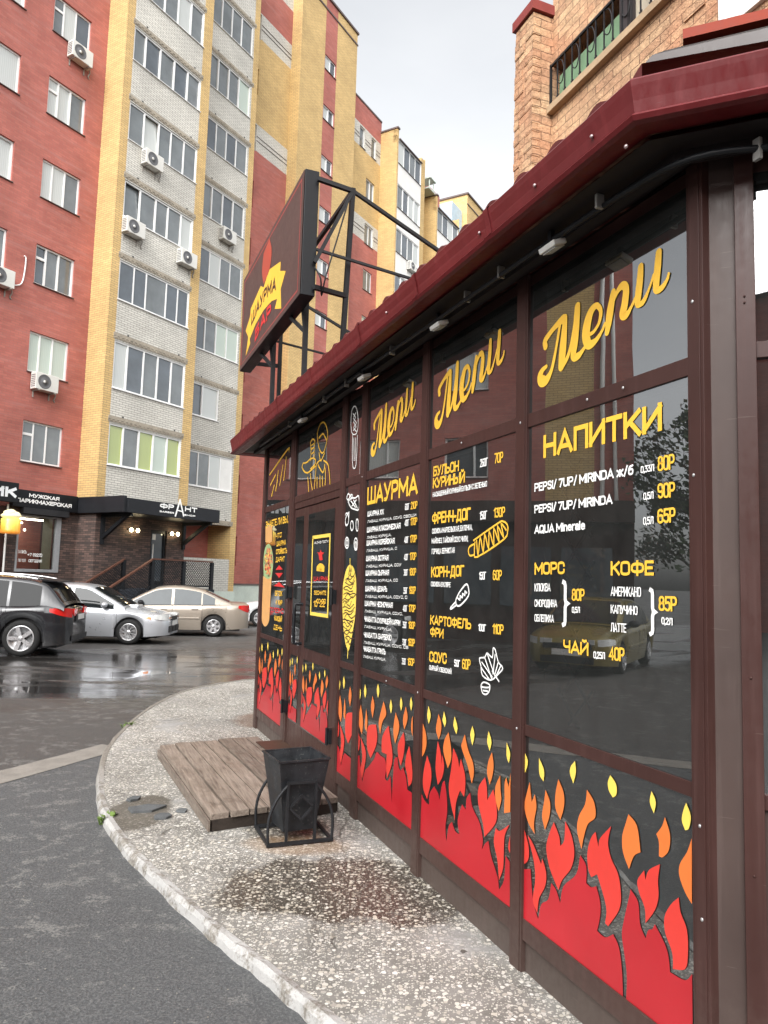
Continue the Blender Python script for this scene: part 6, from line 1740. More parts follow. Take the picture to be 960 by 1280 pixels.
# ================================================================ CARS
def car_paint(name, c, metal=.35, rough=.22, dirt=.14):
    k = NT(name)
    v = k.coord()
    n_ = k.noise(v, 3, 5, .65)
    sp = k.n('ShaderNodeSeparateXYZ'); k.l(v, sp.inputs[0])
    low = k.ramp(k.math('ADD', sp.outputs[2], k.math('MULTIPLY', k.math('SUBTRACT', n_, .5), .35)), [(.22, dirt), (.55, 0)])
    k.setc(k.mix(low, c, (.10, .09, .08)))
    k.b.inputs['Metallic'].default_value = metal
    k.setr(k.ramp(n_, [(.3, rough), (.7, rough + .1)]))
    k.b.inputs['Coat Weight'].default_value = .6
    k.b.inputs['Coat Roughness'].default_value = .06
    return k.m
M['tyre'] = plain('tyre_rubber', (.018, .018, .018), .8, var=.3, vs=12)
M['alloy'] = plain('alloy_silver', (.55, .55, .56), .3, .7, var=.1)
M['carglass'] = window_glass('car_glass', (.014, .017, .018), ior=1.5)
M['carglass_dark'] = window_glass('car_glass_tinted', (.008, .009, .010), ior=1.3)
M['carglass_light'] = window_glass('car_glass_light', (.05, .062, .068), ior=1.6)
M['trim'] = plain('black_trim', (.02, .02, .022), .5, var=.2)
M['tail'] = plain('tail_lamp_red', (.50, .015, .012), .15, var=.1)
M['head'] = plain('head_lamp_glass', (.55, .56, .55), .12, var=.15, vs=14)
M['amber'] = plain('amber_lamp', (.6, .18, .03), .15)
M['plate'] = plain('number_plate', (.72, .72, .70), .4, var=.05)
M['chrome'] = plain('chrome', (.6, .6, .6), .15, .9)

def tab(t, x):
    if x <= t[0][0]: return t[0][1]
    for (a, va), (b, vb) in zip(t, t[1:]):
        if x <= b:
            u = (x - a) / (b - a)
            return va + (vb - va) * u
    return t[-1][1]
def smooth_tab(t, n=4):
    return [(q[0], q[1]) for q in smooth_line(t, n)]

def make_car(name, label, loc, heading, P, paint, group=None):
    t = thing(name, label, 'car', loc, math.atan2(heading[1], heading[0]), group)
    W, wb, rr, rf_ = P['W'] / 2, P['wb'] / 2, P['R'], P['R']
    xr, xf = P['xr'], P['xf']                      # rear and front end
    deck = smooth_tab(P['deck'])                   # top surface centre line of lower body
    belt = smooth_tab(P['belt'])                   # shoulder height
    roof = smooth_tab(P['roof'], 6)
    x0c, x1c = P['cab']                            # cabin base rear, front
    ar = rr + .055
    xs = sorted(set([xr + (xf - xr) * i / 64 for i in range(65)] + [c + ar * math.cos(a * math.pi / 14) for c in (-wb, wb) for a in range(15)] + [xr + .02, xr + .06, xr + .12, xf - .02, xf - .06, xf - .12]))
    def hwf(x):
        f = 1.0
        for e, s_ in ((xf, 1), (xr, -1)):
            u = 1 - abs(x - e) / P.get('cr', .6)
            if u > 0:
                f = min(f, .60 + .40 * max(0, 1 - u ** 2.4) ** .55)
        return W * f * (1 - .02 * (abs(x) / 2.2) ** 2)
    def zlo(x):
        z = .19 + .07 * max(0, (abs(x) - 1.5))
        for c in (-wb, wb):
            if abs(x - c) < ar:
                z = max(z, rr + math.sqrt(max(0, ar * ar - (x - c) ** 2)))
        return z
    rows = []
    for x in xs:
        h, zl, zb, zd = hwf(x), zlo(x), tab(belt, x), tab(deck, x)
        e = min(1, min(xf - x, x - xr) / .12)
        zd2 = zd - .07 * (1 - max(0, e)) ** 2
        zb2 = min(zb, zd2 - .01)
        H_ = zb2 - zl
        rows.append([(h * .95, zl), (h * .985, zl + .25 * H_), (h, zl + .55 * H_), (h * .99, zl + .8 * H_), (h * .965, zb2 - .02), (h * .92, zb2 + .012), (h * .72, zb2 + .6 * (zd2 - zb2) + .01), (h * .35, zd2 - .006), (0, zd2)])
    nr = len(rows[0])
    m_ = MB()
    vs = []
    for x, r in zip(xs, rows):
        vs += [(x, y, z) for y, z in r] + [(x, -y, z) for y, z in r[:-1][::-1]]
    n2 = 2 * nr - 1
    fs = []
    for i in range(len(xs) - 1):
        for j in range(n2 - 1):
            fs.append((i * n2 + j, i * n2 + j + 1, (i + 1) * n2 + j + 1, (i + 1) * n2 + j))
    m_.add(vs, fs, 0, True)
    m_.add(vs[:n2], [tuple(range(n2))], 0, False)
    m_.add(vs[-n2:], [tuple(range(n2))[::-1]], 0, False)
    body = m_.build('body', paint, t)
    # dark underside / wheel wells
    m_ = MB(); m_.box(xr + .25, xf - .25, -W * .80, W * .80, .17, .55)
    for c in (-wb, wb): m_.box(c - ar - .02, c + ar + .02, -W * .86, W * .86, .3, rr + ar + .03)
    m_.build('underbody', M['trim'], t)
    # cabin
    cx = [x0c + (x1c - x0c) * i / 44 for i in range(45)]
    wbelt = W - .07
    kk = P.get('tumble', .20)
    zb0 = tab(belt, 0)
    def yc(z): return wbelt - kk * (z - zb0)
    cr_ = []
    for x in cx:
        z = tab(roof, x)
        zb = min(tab(belt, x) - .02, z - .01)
        z1 = max(zb + .004, z - .07)
        cr_.append([(yc(zb), zb), (yc(z1), z1), (yc(z1) - .05, z - .022), (yc(z1) - .16, z - .004), ((yc(z1) - .2) * .5, z + .012), (0, z + .018)])
    nr = len(cr_[0]); n2 = 2 * nr - 1
    vs = []
    for x, r in zip(cx, cr_):
        vs += [(x, y, z) for y, z in r] + [(x, -y, z) for y, z in r[:-1][::-1]]
    m_ = MB()
    m_.add(vs, [(i * n2 + j, i * n2 + j + 1, (i + 1) * n2 + j + 1, (i + 1) * n2 + j) for i in range(len(cx) - 1) for j in range(n2 - 1)], 0, True)
    m_.build('roof_shell', paint, t)
    # windscreen and rear screen
    for nm, (a, b) in (('windscreen', P['ws']), ('rear_screen', P['rs'])):
        m_ = MB()
        st = [a + (b - a) * i / 8 for i in range(9)]
        sgn = 1 if nm == 'windscreen' else -1
        vs = []
        for x in st:
            z = tab(roof, x)
            y1 = yc(max(z - .07, tab(belt, x) - .02))
            for u in (-.93, -.7, -.35, 0, .35, .7, .93):
                vs.append((x + .008 * sgn, u * (y1 - .05), z + .020 - .012 * abs(u) - (.022 if abs(u) > .9 else 0) + .004))
        m_.add(vs, [(i * 7 + j, i * 7 + j + 1, (i + 1) * 7 + j + 1, (i + 1) * 7 + j) for i in range(8) for j in range(6)], 0, True)
        m_.build(nm, M[P.get('glass', 'carglass')], t)
    for side in (1, -1):
        for (a, b) in P['win']:
            m_ = MB()
            pts = []
            N_ = 14
            zb_ = [tab(belt, x) + .012 for x in (a, b)]
            top = []
            for i in range(N_ + 1):
                x = b + (a - b) * i / N_
                z = tab(roof, x) - .085
                if z > tab(belt, x) + .03: top.append((x, z))
            ba = a if top[-1][0] - a < .02 else a
            poly = [(a, zb_[0]), (b, zb_[1])] + top
            m_.fill([(x, side * (yc(z) + .006), z) for x, z in poly])
            m_.build('side_window', M[P.get('glass', 'carglass')], t)
        m_ = MB()
        lo_, hi_ = P['win'][0][0], P['win'][-1][1]
        pts = [(x, side * (yc(tab(belt, x)) + .010), tab(belt, x) + .004) for x in [lo_ - .03 + (hi_ - lo_ + .06) * i / 10 for i in range(11)]]
        m_.tube(pts, .010, 0, 6)
        m_.build('window_trim', M['trim'], t)
        # door seams, handles, side moulding, mirror
        m_ = MB()
        for x in P['seams']:
            p = []
            for i in range(9):
                z = .30 + (tab(belt, x) - .30) * i / 8
                i0 = min(range(len(xs)), key=lambda q: abs(xs[q] - x))
                h = hwf(x)
                u = (z - zlo(x)) / max(.05, tab(belt, x) - zlo(x))
                y = h * tab([(0, .95), (.25, .985), (.55, 1), (.8, .99), (1, .955)], u)
                p.append((x, side * (y - .001), z))
            m_.tube(p, .006, 0, 5)
        m_.build('door_seam', M['trim'], t)
        for x in P['handles']:
            m_ = MB(); m_.box(x - .09, x + .09, side * (W * .985) - .012, side * (W * .985) + .022, tab(belt, x) - .13, tab(belt, x) - .10)
            m_.build('door_handle', M['trim'] if P.get('darkhandle') else paint, t, bevel=.008)
        if P.get('moulding'):
            m_ = MB(); m_.box(-wb + ar + .06, wb - ar - .04, side * W - .015, side * W + .012, .50, .55); m_.build('side_moulding', paint, t, bevel=.008)
        m_ = MB(); xm = P['mirror']; zm = tab(belt, xm) + .09
        m_.ell((xm, side * (W + .06), zm), (.085, .10, .07), 0, 12, 8); m_.bar((xm, side * (W - .08), zm - .05), (xm, side * (W + .02), zm - .02), .05, .03)
        m_.build('mirror', M['trim'] if P.get('darkmirror') else paint, t)
        # lights
        for lamp, key, mt in (('tail_lamp', 'tl', 'tail'), ('headlight', 'hl', 'head'), ('indicator', 'il', 'amber')):
            if key in P:
                m_ = MB()
                x_a, x_b, z_a, z_b = P[key]
                n_ = 8
                up, lo = [], []
                for i in range(n_ + 1):
                    x = x_a + (x_b - x_a) * i / n_
                    xx = min(max(x, xr + .004), xf - .004)
                    u = i / n_
                    lo.append((xx, side * (hwf(xx) * .985 + .012), z_a + ((z_b - z_a) * .6 * u ** 1.3 if key == 'tl' else .04 * (1 - u))))
                    up.append((xx, side * (hwf(xx) * (.965) + .012), z_b - (.03 * abs(u - .5))))
                vs = lo + up
                m_.add(vs, [(i, i + 1, n_ + 2 + i, n_ + 1 + i) for i in range(n_)], 0, True)
                xe = xr if x_a < 0 else xf
                # wrap on the end face
                he = hwf(xe)
                s_ = -1 if xe == xr else 1
                m_.box(min(xe + s_ * .012, xe - s_ * .02), max(xe + s_ * .012, xe - s_ * .02), side * he * .55 if side > 0 else -he, he if side > 0 else side * he * .55, z_a + .03, z_b - .02)
                m_.build(lamp, M[mt], t)
    # ends: bumper line, grille, plate
    for s_, xe, key in ((1, xf, 'front'), (-1, xr, 'rear')):
        he = hwf(xe)
        m_ = MB()
        for (y0, y1, z0, z1) in P[key]:
            m_.box(min(xe, xe + s_ * .015) - .01, max(xe, xe + s_ * .015) - .0, y0, y1, z0, z1)
        if P[key]: m_.build('grille' if s_ > 0 else 'bumper_insert', M['trim'], t, bevel=.006)
        m_ = MB(); z0 = P['plate'][0 if s_ > 0 else 1]
        m_.box(min(xe + s_ * .018, xe + s_ * .03), max(xe + s_ * .018, xe + s_ * .03), -.26, .26, z0, z0 + .112); m_.build('number_plate', M['plate'], t)
    if P.get('spoiler'):
        xs_, zs_ = P['spoiler']; m_ = MB()
        m_.add([(xs_ + .25, -.62, zs_ + .03), (xs_ + .25, .62, zs_ + .03), (xs_ - .10, .58, zs_ - .02), (xs_ - .10, -.58, zs_ - .02), (xs_ + .2, -.6, zs_ - .03), (xs_ + .2, .6, zs_ - .03), (xs_ - .09, .56, zs_ - .045), (xs_ - .09, -.56, zs_ - .045)], [(0, 1, 2, 3), (4, 5, 6, 7), (0, 3, 7, 4), (1, 2, 6, 5), (2, 3, 7, 6), (0, 1, 5, 4)])
        m_.build('spoiler', paint if not P.get('darkspoiler') else M['trim'], t, bevel=.01)
    if P.get('rails'):
        for side in (1, -1):
            m_ = MB(); p = [(x, side * (yc(tab(roof, x)) - .05), tab(roof, x) + .035) for x in [P['rails'][0] + (P['rails'][1] - P['rails'][0]) * i / 8 for i in range(9)]]
            m_.tube(p, .018); m_.build('roof_rail', M['chrome'], t)
    if P.get('scoop'):
        m_ = MB(); m_.box(wb - .35, wb + .05, -.25, .25, tab(deck, wb) - .02, tab(deck, wb) + .06); m_.build('bonnet_scoop', paint, t, bevel=.03)
    # wheels
    for c in (-wb, wb):
        for side in (1, -1):
            Mx = Matrix.Translation((c, side * (W - .115), rr)) @ Matrix.Rotation(0 if side > 0 else math.pi, 4, 'Z')
            m_ = MB(); w_ = .10; ri = P['rim']
            m_.lathe([(ri - .01, -w_), (rr - .05, -w_), (rr - .012, -w_ + .02), (rr, -w_ + .05), (rr, w_ - .05), (rr - .012, w_ - .02), (rr - .05, w_), (ri + .02, w_ + .003), (ri, w_ - .005)], 0, 32, 'y', Mx)
            wh = m_.build('wheel', M['tyre'], t)
            q = MB()
            q.lathe([(ri + .004, w_ - .004), (ri, w_ + .006), (ri - .02, w_ + .004), (ri - .03, w_ - .06), (.05, w_ - .075)], 0, 32, 'y', Mx)
            ns = P['spokes']
            for k in range(ns):
                a = 2 * math.pi * k / ns
                ca, sa = math.cos(a), math.sin(a)
                q.bar(tuple(Mx @ Vector((.03 * ca, w_ - .012, .03 * sa))), tuple(Mx @ Vector(((ri - .012) * ca, w_ - .004, (ri - .012) * sa))), P['spw'], .025, up=tuple((Mx.to_3x3() @ Vector((0, 1, 0)))))
                if P.get('cross'):
                    a2 = a + 2 * math.pi / ns * .5
                    q.bar(tuple(Mx @ Vector((.55 * ri * ca, w_ - .01, .55 * ri * sa))), tuple(Mx @ Vector(((ri - .012) * math.cos(a2), w_ - .006, (ri - .012) * math.sin(a2)))), P['spw'] * .8, .02, up=tuple((Mx.to_3x3() @ Vector((0, 1, 0)))))
            q.lathe([(0, w_ + .004), (.05, w_ + .002), (.06, w_ - .02)], 0, 16, 'y', Mx)
            q.build('rim', M[P.get('rimmat', 'alloy')], wh)
            q = MB(); q.lathe([(ri - .02, w_ - .07), (0, w_ - .072)], 0, 24, 'y', Mx); q.build('brake_disc', M['trim'], wh)
    return t

SEDAN = dict(W=1.71, wb=2.535, R=.30, rim=.195, xr=-2.27, xf=2.22, cr=.55,
    deck=[(-2.27, .93), (-2.1, .985), (-1.6, 1.0), (-1.2, .98), (0, .95), (.9, .95), (1.2, .93), (1.8, .83), (2.1, .74), (2.22, .66)],
    belt=[(-2.27, .86), (-1.8, .915), (-1.0, .90), (0, .885), (.9, .86), (1.5, .80), (2.0, .70), (2.22, .63)],
    roof=[(-1.75, .98), (-1.45, 1.10), (-1.15, 1.245), (-.85, 1.355), (-.4, 1.425), (.0, 1.43), (.35, 1.39), (.65, 1.26), (.95, 1.10), (1.25, .92)], cab=(-1.75, 1.25),
    ws=(.42, 1.2), rs=(-1.68, -1.0), win=[(-1.28, -.93), (-.89, -.13), (-.05, .98)], seams=[-.93, -.09, .98], handles=[-.72, .14], mirror=.78, moulding=True, darkhandle=False, darkmirror=True,
    tl=(-2.26, -1.96, .70, .92), hl=(1.86, 2.21, .58, .72), front=[(-.45, .45, .52, .62), (-.5, .5, .26, .38)], rear=[(-.5, .5, .24, .30)], plate=(.40, .66), spokes=6, spw=.07, glass='carglass_light')
HATCH = dict(W=1.74, wb=2.525, R=.31, rim=.21, xr=-2.10, xf=2.18, cr=.55,
    deck=[(-2.1, .95), (-1.8, 1.0), (-1.2, 1.0), (0, .95), (.85, .95), (1.15, .92), (1.7, .83), (2.0, .73), (2.18, .66)],
    belt=[(-2.1, .90), (-1.5, .93), (-.8, .92), (0, .90), (.8, .87), (1.4, .80), (1.9, .70), (2.18, .62)],
    roof=[(-2.0, 1.05), (-1.75, 1.27), (-1.5, 1.40), (-1.0, 1.455), (-.4, 1.47), (.0, 1.45), (.25, 1.40), (.55, 1.24), (.85, 1.08), (1.12, .92)], cab=(-2.0, 1.12),
    ws=(.30, 1.08), rs=(-1.95, -1.6), win=[(-1.75, -1.0), (-.95, -.22), (-.14, .86)], seams=[-.95, -.18, .95], handles=[-.75, .04], mirror=.66,
    tl=(-2.09, -1.85, .70, .95), hl=(1.86, 2.17, .60, .76), il=(1.66, 1.80, .62, .70), front=[(-.32, .32, .60, .70), (-.55, -.2, .30, .46), (.2, .55, .30, .46), (-.15, .15, .3, .44)], rear=[(-.5, .5, .24, .30)], plate=(.47, .66), spokes=9, spw=.022, cross=True, scoop=True)
SUV = dict(glass='carglass_dark', W=1.89, wb=2.81, R=.37, rim=.26, xr=-2.32, xf=2.31, cr=.6,
    deck=[(-2.32, .92), (-2.15, 1.05), (-1.6, 1.08), (0, 1.03), (1.0, 1.03), (1.3, 1.01), (1.9, .92), (2.2, .82), (2.31, .74)],
    belt=[(-2.32, .88), (-2.0, 1.03), (-1.2, 1.01), (0, .98), (1.0, .96), (1.6, .90), (2.1, .78), (2.31, .70)],
    roof=[(-2.2, 1.06), (-2.05, 1.22), (-1.9, 1.40), (-1.7, 1.53), (-1.2, 1.61), (-.5, 1.645), (.0, 1.63), (.35, 1.57), (.7, 1.40), (1.0, 1.22), (1.35, 1.01)], cab=(-2.2, 1.35),
    ws=(.42, 1.3), rs=(-2.14, -1.78), win=[(-1.72, -1.12), (-1.06, -.18), (-.10, 1.02)], seams=[-1.08, -.14, 1.1], handles=[-.86, .12], mirror=.85, rails=(-1.6, .35), spoiler=(-1.86, 1.57), darkspoiler=True,
    tl=(-2.31, -1.92, .80, 1.0), hl=(1.9, 2.3, .72, .86), front=[(-.5, .5, .45, .78)], rear=[(-.62, .62, .30, .42), (-.40, .40, .70, .86)], plate=(.5, .74), spokes=5, spw=.075)
ZR = RF + .003
def place(h, wheel, off_w, off_l, side):
    h = Vector(h).normalized(); lf = Vector((-h.y, h.x)) * side
    return h, lf
suv = make_car('parked_car', 'black off-road estate car with five spoke wheels and roof rails, nearest parked car', (-8.90, 15.94, ZR), (-.988, -.156), SUV, car_paint('black_car_paint', (.018, .019, .022), .2, .14, .15), 'cars parked in front of the apartment block')
hat = make_car('parked_car', 'silver estate car with mesh wheels parked between the black and beige cars', (-7.56, 19.20, ZR), (1, .06), HATCH, car_paint('silver_car_paint', (.50, .52, .55), .45, .25), 'cars parked in front of the apartment block')
sed = make_car('parked_car', 'beige saloon car with six spoke wheels parked behind the silver car', (-6.26, 22.12, ZR), (-.98, -.196), SEDAN, car_paint('beige_car_paint', (.33, .285, .235), .35, .25), 'cars parked in front of the apartment block')
whi = make_car('parked_car', 'white car mostly hidden behind the kiosk corner and beige saloon', (-3.1, 27.3, ZR), (-1, -.05), SEDAN, car_paint('white_car_paint', (.72, .73, .74), 0, .25), 'cars parked in front of the apartment block')
G2 = dict(SEDAN); G2['glass'] = 'carglass'
gold = make_car('parked_car', 'olive gold car reflected in the kiosk glass', (-10.9, 9.4, road_z(9.4) + .003), (.96, -.28), G2, car_paint('gold_car_paint', (.20, .155, .035), .4, .25), 'cars parked in front of the apartment block')
# small grey rear plate of the black car etc. come with make_car

# ================================================================ DECK
KM = Matrix.Translation(KO) @ Matrix.Rotation(KA, 4, 'Z')
dk_ = thing('wooden_deck', 'low weathered plank platform in front of the kiosk door', 'deck', KO, KA)
Ad, Bd, Cd, Dd = Vector((1.11, -1.04)), Vector((3.09, -.92)), Vector((2.95, -.055)), Vector((.96, -.16))
npl = 7
for k in range(npl):
    u0, u1 = k / npl, (k + 1) / npl
    g_ = .006
    a, b = Ad.lerp(Dd, u0 + g_), Bd.lerp(Cd, u0 + g_)
    c, d = Bd.lerp(Cd, u1 - g_), Ad.lerp(Dd, u1 - g_)
    j = .004 * ((k * 5) % 3 - 1)
    e_ = (b - a).normalized() * (.008 * ((k * 7) % 4 - 1.5))
    m_ = MB()
    m_.prism([(a.x, a.y, .072 + j), (b.x + e_.x, b.y + e_.y, .072 + j), (c.x + e_.x, c.y + e_.y, .072 + j), (d.x, d.y, .072 + j)], (0, 0, .034))
    m_.build('plank', M['wood'], dk_, bevel=.004)
m_ = MB()
for (p, q) in ((Ad, Bd), (Bd, Cd), (Ad, Dd), (Dd, Cd)):
    c_ = (Ad + Bd + Cd + Dd) / 4
    p2_, q2_ = p + (c_ - p).normalized() * .03, q + (c_ - q).normalized() * .03
    m_.bar((p2_.x, p2_.y, .035), (q2_.x, q2_.y, .035), .04, .068)
m_.build('frame', M['wood_dark'], dk_)
# front facing board
m_ = MB()
n_ = Vector(((Bd - Ad).y, -(Bd - Ad).x)).normalized()
a, b = Ad + n_ * .012, Bd + n_ * .012
m_.prism([(Ad.x, Ad.y, .006), (Bd.x, Bd.y, .006), (b.x, b.y, .006), (a.x, a.y, .006)], (0, 0, .064))
m_.build('front_board', M['wood'], dk_)
# doormat plank, damp dark wood by the door
m_ = MB(); m_.box(1.2, 2.2, -.30, -.06, .108, .112, M=Matrix.Rotation(R(3), 4, 'Z'))
m_.build('damp_mat', plain('brown_damp_mat', (.06, .035, .025), .5, var=.3), dk_)

# ================================================================ LITTER BIN
bn = thing('litter_bin', 'black square tapered metal litter bin in a forged stand beside the deck', 'litter bin', (-.495, 4.61, .004), R(21))
def bfr(q, v):
    F3 = lambda u, z: (u, v, z)
    q.bar(F3(-.20, .012), F3(.20, .012), .018, .018)
    for s_ in (-1, 1):
        q.tube(smooth_line([F3(s_ * .19, .012), F3(s_ * .195, .10), F3(s_ * .185, .18), F3(s_ * .155, .25), F3(s_ * .12, .30), F3(s_ * .088, .335)], 4), .009, 0, 6)
        q.bar(F3(s_ * .085, .012), F3(s_ * .085, .352), .015, .015)
    q.bar(F3(-.09, .352), F3(.09, .352), .015, .015)
    d_ = .07
    for a, b in (((0, d_), (d_, 0)), ((d_, 0), (0, -d_)), ((0, -d_), (-d_, 0)), ((-d_, 0), (0, d_))):
        q.bar(F3(a[0], .21 + a[1]), F3(b[0], .21 + b[1]), .012, .012)
m_ = MB()
bfr(m_, -.172); bfr(m_, .172)
for s_ in (-1, 1): m_.bar((s_ * .19, -.172, .012), (s_ * .19, .172, .012), .016, .016)
m_.build('stand', M['black_rough'], bn)
def chipped():
    k = NT('chipped_black_paint')
    v = k.coord()
    a_, b_ = k.noise(v, 9, 5, .7), k.noise(v, 70, 3, .7)
    c_ = k.ramp(a_, [(.3, (.010, .011, .013)), (.7, (.030, .033, .037))])
    c_ = k.mix(k.math('MULTIPLY', k.ramp(b_, [(.62, 0), (.70, .8)]), k.ramp(a_, [(.4, .2), (.6, 1)])), c_, (.16, .16, .15))
    k.setc(c_); k.setr(k.ramp(a_, [(.3, .35), (.7, .6)])); k.b.inputs['Specular IOR Level'].default_value = .3
    k.bump(b_, .25, .003)
    return k.m
m_ = MB()
BM = Matrix.Rotation(R(6), 4, 'Z')
def ring(h, z): return [BM @ Vector((sx * h, sy * h, z)) for sx, sy in ((-1, -1), (1, -1), (1, 1), (-1, 1))]
o1, o2, i1, i2 = ring(.098, .055), ring(.158, .475), ring(.152, .475), ring(.092, .07)
m_.add(o1 + o2 + i1 + i2, [(k, (k + 1) % 4, 4 + (k + 1) % 4, 4 + k) for k in range(4)] + [(4 + k, 4 + (k + 1) % 4, 8 + (k + 1) % 4, 8 + k) for k in range(4)] + [(8 + k, 8 + (k + 1) % 4, 12 + (k + 1) % 4, 12 + k) for k in range(4)] + [(15, 14, 13, 12), (0, 1, 2, 3)])
for k in range(4):
    m_.bar(o2[k] - Vector((0, 0, .004)), o2[(k + 1) % 4] - Vector((0, 0, .004)), .014, .010)
m_.build('bucket', chipped(), bn)

# ================================================================ STONE BUILDING behind the kiosk
sbg = thing('stone_building', 'tan split stone house with red cornice and barred balcony window above the kiosk', 'building', KO, KA)
def stone():
    k = NT('split_face_stone')
    c = k.n('ShaderNodeTexCoord')
    sp = k.n('ShaderNodeSeparateXYZ'); k.l(c.outputs['Object'], sp.inputs[0])
    cb_ = k.n('ShaderNodeCombineXYZ')
    nz = k.noise(c.outputs['Object'], 2.6, 4, .6)
    k.l(k.math('ADD', k.math('ADD', sp.outputs[0], sp.outputs[1]), k.math('MULTIPLY', nz, .10)), cb_.inputs[0])
    k.l(k.math('ADD', sp.outputs[2], k.math('MULTIPLY', nz, .05)), cb_.inputs[1])
    b = k.n('ShaderNodeTexBrick')
    for kk_, vv in (('Scale', 1), ('Brick Width', .34), ('Row Height', .125), ('Mortar Size', .006), ('Mortar Smooth', .6), ('Bias', .0)):
        b.inputs[kk_].default_value = vv
    b.inputs['Color1'].default_value = (.60, .40, .235, 1); b.inputs['Color2'].default_value = (.44, .25, .145, 1); b.inputs['Mortar'].default_value = (.16, .10, .06, 1)
    k.l(cb_.outputs[0], b.inputs['Vector'])
    n1 = k.noise(c.outputs['Object'], 7, 5, .65); n2 = k.noise(c.outputs['Object'], 1.1, 4, .6); n3 = k.noise(c.outputs['Object'], 34, 4, .7)
    col = k.mix(1, b.outputs['Color'], k.ramp(n1, [(.3, .72), (.7, 1.2)]), 'MULTIPLY')
    col = k.mix(k.ramp(n2, [(.45, 0), (.65, .5)]), col, (.52, .24, .13))
    col = k.mix(1, col, k.ramp(n3, [(.3, .75), (.7, 1.15)]), 'MULTIPLY')
    k.setc(col); k.setr(.85)
    h = k.math('ADD', k.math('MULTIPLY', b.outputs['Fac'], -1.6), k.math('ADD', k.math('MULTIPLY', n1, 1.4), k.math('MULTIPLY', n3, .7)))
    k.bump(h, .9, .03)
    return k.m
M['stone'] = stone()
def quoin_wall(name, quads):
    m_ = MB()
    for q in quads: m_.quad(*q)
    return m_.build(name, M['stone'], sbg, fix=False)
PY, WY = 3.88, 4.22
wx0, wx1, wz0, wz1 = -.84, 2.1, 8.50, 9.17
m_ = MB()
for (x0, x1, z0, z1) in ((-.84, 12, 0, wz0), (-.84, 12, wz1, 12.5), (wx1, 12, wz0, wz1)):
    m_.quad((x0, WY, z0), (x1, WY, z0), (x1, WY, z1), (x0, WY, z1))
m_.quad((-1.31, PY, 0), (-.84, PY, 0), (-.84, PY, 9.92), (-1.31, PY, 9.92))
m_.quad((-.84, PY, 0), (-.84, WY + .6, 0), (-.84, WY + .6, 9.92), (-.84, PY, 9.92))
m_.quad((-1.31, PY, 0), (-1.31, 14, 0), (-1.31, 14, 9.92), (-1.31, PY, 9.92))
m_.quad((-.84, WY, wz0), (wx1, WY, wz0), (wx1, WY + .5, wz0), (-.84, WY + .5, wz0))
m_.quad((-.84, WY, wz1), (wx1, WY, wz1), (wx1, WY + .5, wz1), (-.84, WY + .5, wz1))
m_.quad((-.84, WY + .5, wz0), (wx1, WY + .5, wz0), (wx1, WY + .5, wz1), (-.84, WY + .5, wz1))
# rough projecting stones on the pier edges and wall break the outline (same mesh: the masonry of the wall)
r_ = random.Random(4)
for k in range(46):
    z = 4.2 + k * .125
    if z > 9.75: break
    w1, w2 = .10 + .14 * r_.random(), .004 + .012 * r_.random()
    m_.box(-1.31 - w2, -1.31 + w1, PY - w2, PY + .10, z + .006, z + .119)
    w1, w2 = .08 + .14 * r_.random(), .004 + .010 * r_.random()
    m_.box(-.84 - w1, -.84 + w2, PY - w2, PY + .12, z + .006, z + .119)
for k in range(60):
    z = 4.2 + r_.randrange(44) * .125
    x = -.8 + r_.random() * 6
    if wz0 - .3 < z < wz1 + .2 and x < wx1 + .2: continue
    m_.box(x, x + .30, WY - .010 - .014 * r_.random(), WY + .05, z + .008, z + .118)
m_.build('stone_wall', M['stone'], sbg, fix=False)
m_ = MB(); m_.box(-.84, wx1 + 4, WY - .10, WY + .02, wz0 - .10, wz0); m_.build('sill', plain('tan_sill', (.36, .26, .16), .8, var=.2, bump=.4), sbg)
m_ = MB(); m_.box(-1.36, -.80, PY - .04, PY + .6, 9.95, 10.10); m_.box(-1.36, -1.30, PY + .6, 14, 9.95, 10.10)
m_.build('cornice', plain('cornice_dark_red', (.20, .035, .032), .45, var=.15), sbg)
m_ = MB(); m_.box(-1.2, 12, 8, 14, 0, 12.4); m_.build('building_core', M['stone'], sbg)
q = MB(); q.box(-.84, 1.98, WY + .46, WY + .5, wz0, wz1); ow = q.build('balcony_window', M['black'], sbg)
q = MB(); q.quad((-.72, WY + .04, wz0), (.60, WY + .04, wz0), (.60, WY + .04, wz0 + .45), (-.72, WY + .04, wz0 + .45)); q.build('green_panel', plain('green_corrugated_panel', (.17, .29, .17), .6, var=.12), ow)
q = MB(); q.quad((.86, WY + .06, wz0), (2.05, WY + .06, wz0), (2.05, WY + .06, wz1), (.86, WY + .06, wz1)); q.build('cream_panel', plain('cream_panel', (.50, .44, .34), .6, var=.2), ow)
q = MB(); q.box(.60, .86, WY + .02, WY + .3, wz0, wz1); q.box(.66, .80, WY - .03, WY + .02, wz0, wz1); q.build('post', plain('dark_bronze_post', (.035, .03, .032), .5), ow)
gr = MB()
GYY = WY - .04
gr.bar((-.84, GYY, wz1 - .03), (wx1, GYY, wz1 - .03), .03, .03); gr.bar((-.84, GYY, wz0 + .03), (wx1, GYY, wz0 + .03), .02, .02); gr.bar((-.825, GYY, wz0), (-.825, GYY, wz1), .03, .03)
k = 0
x = -.66
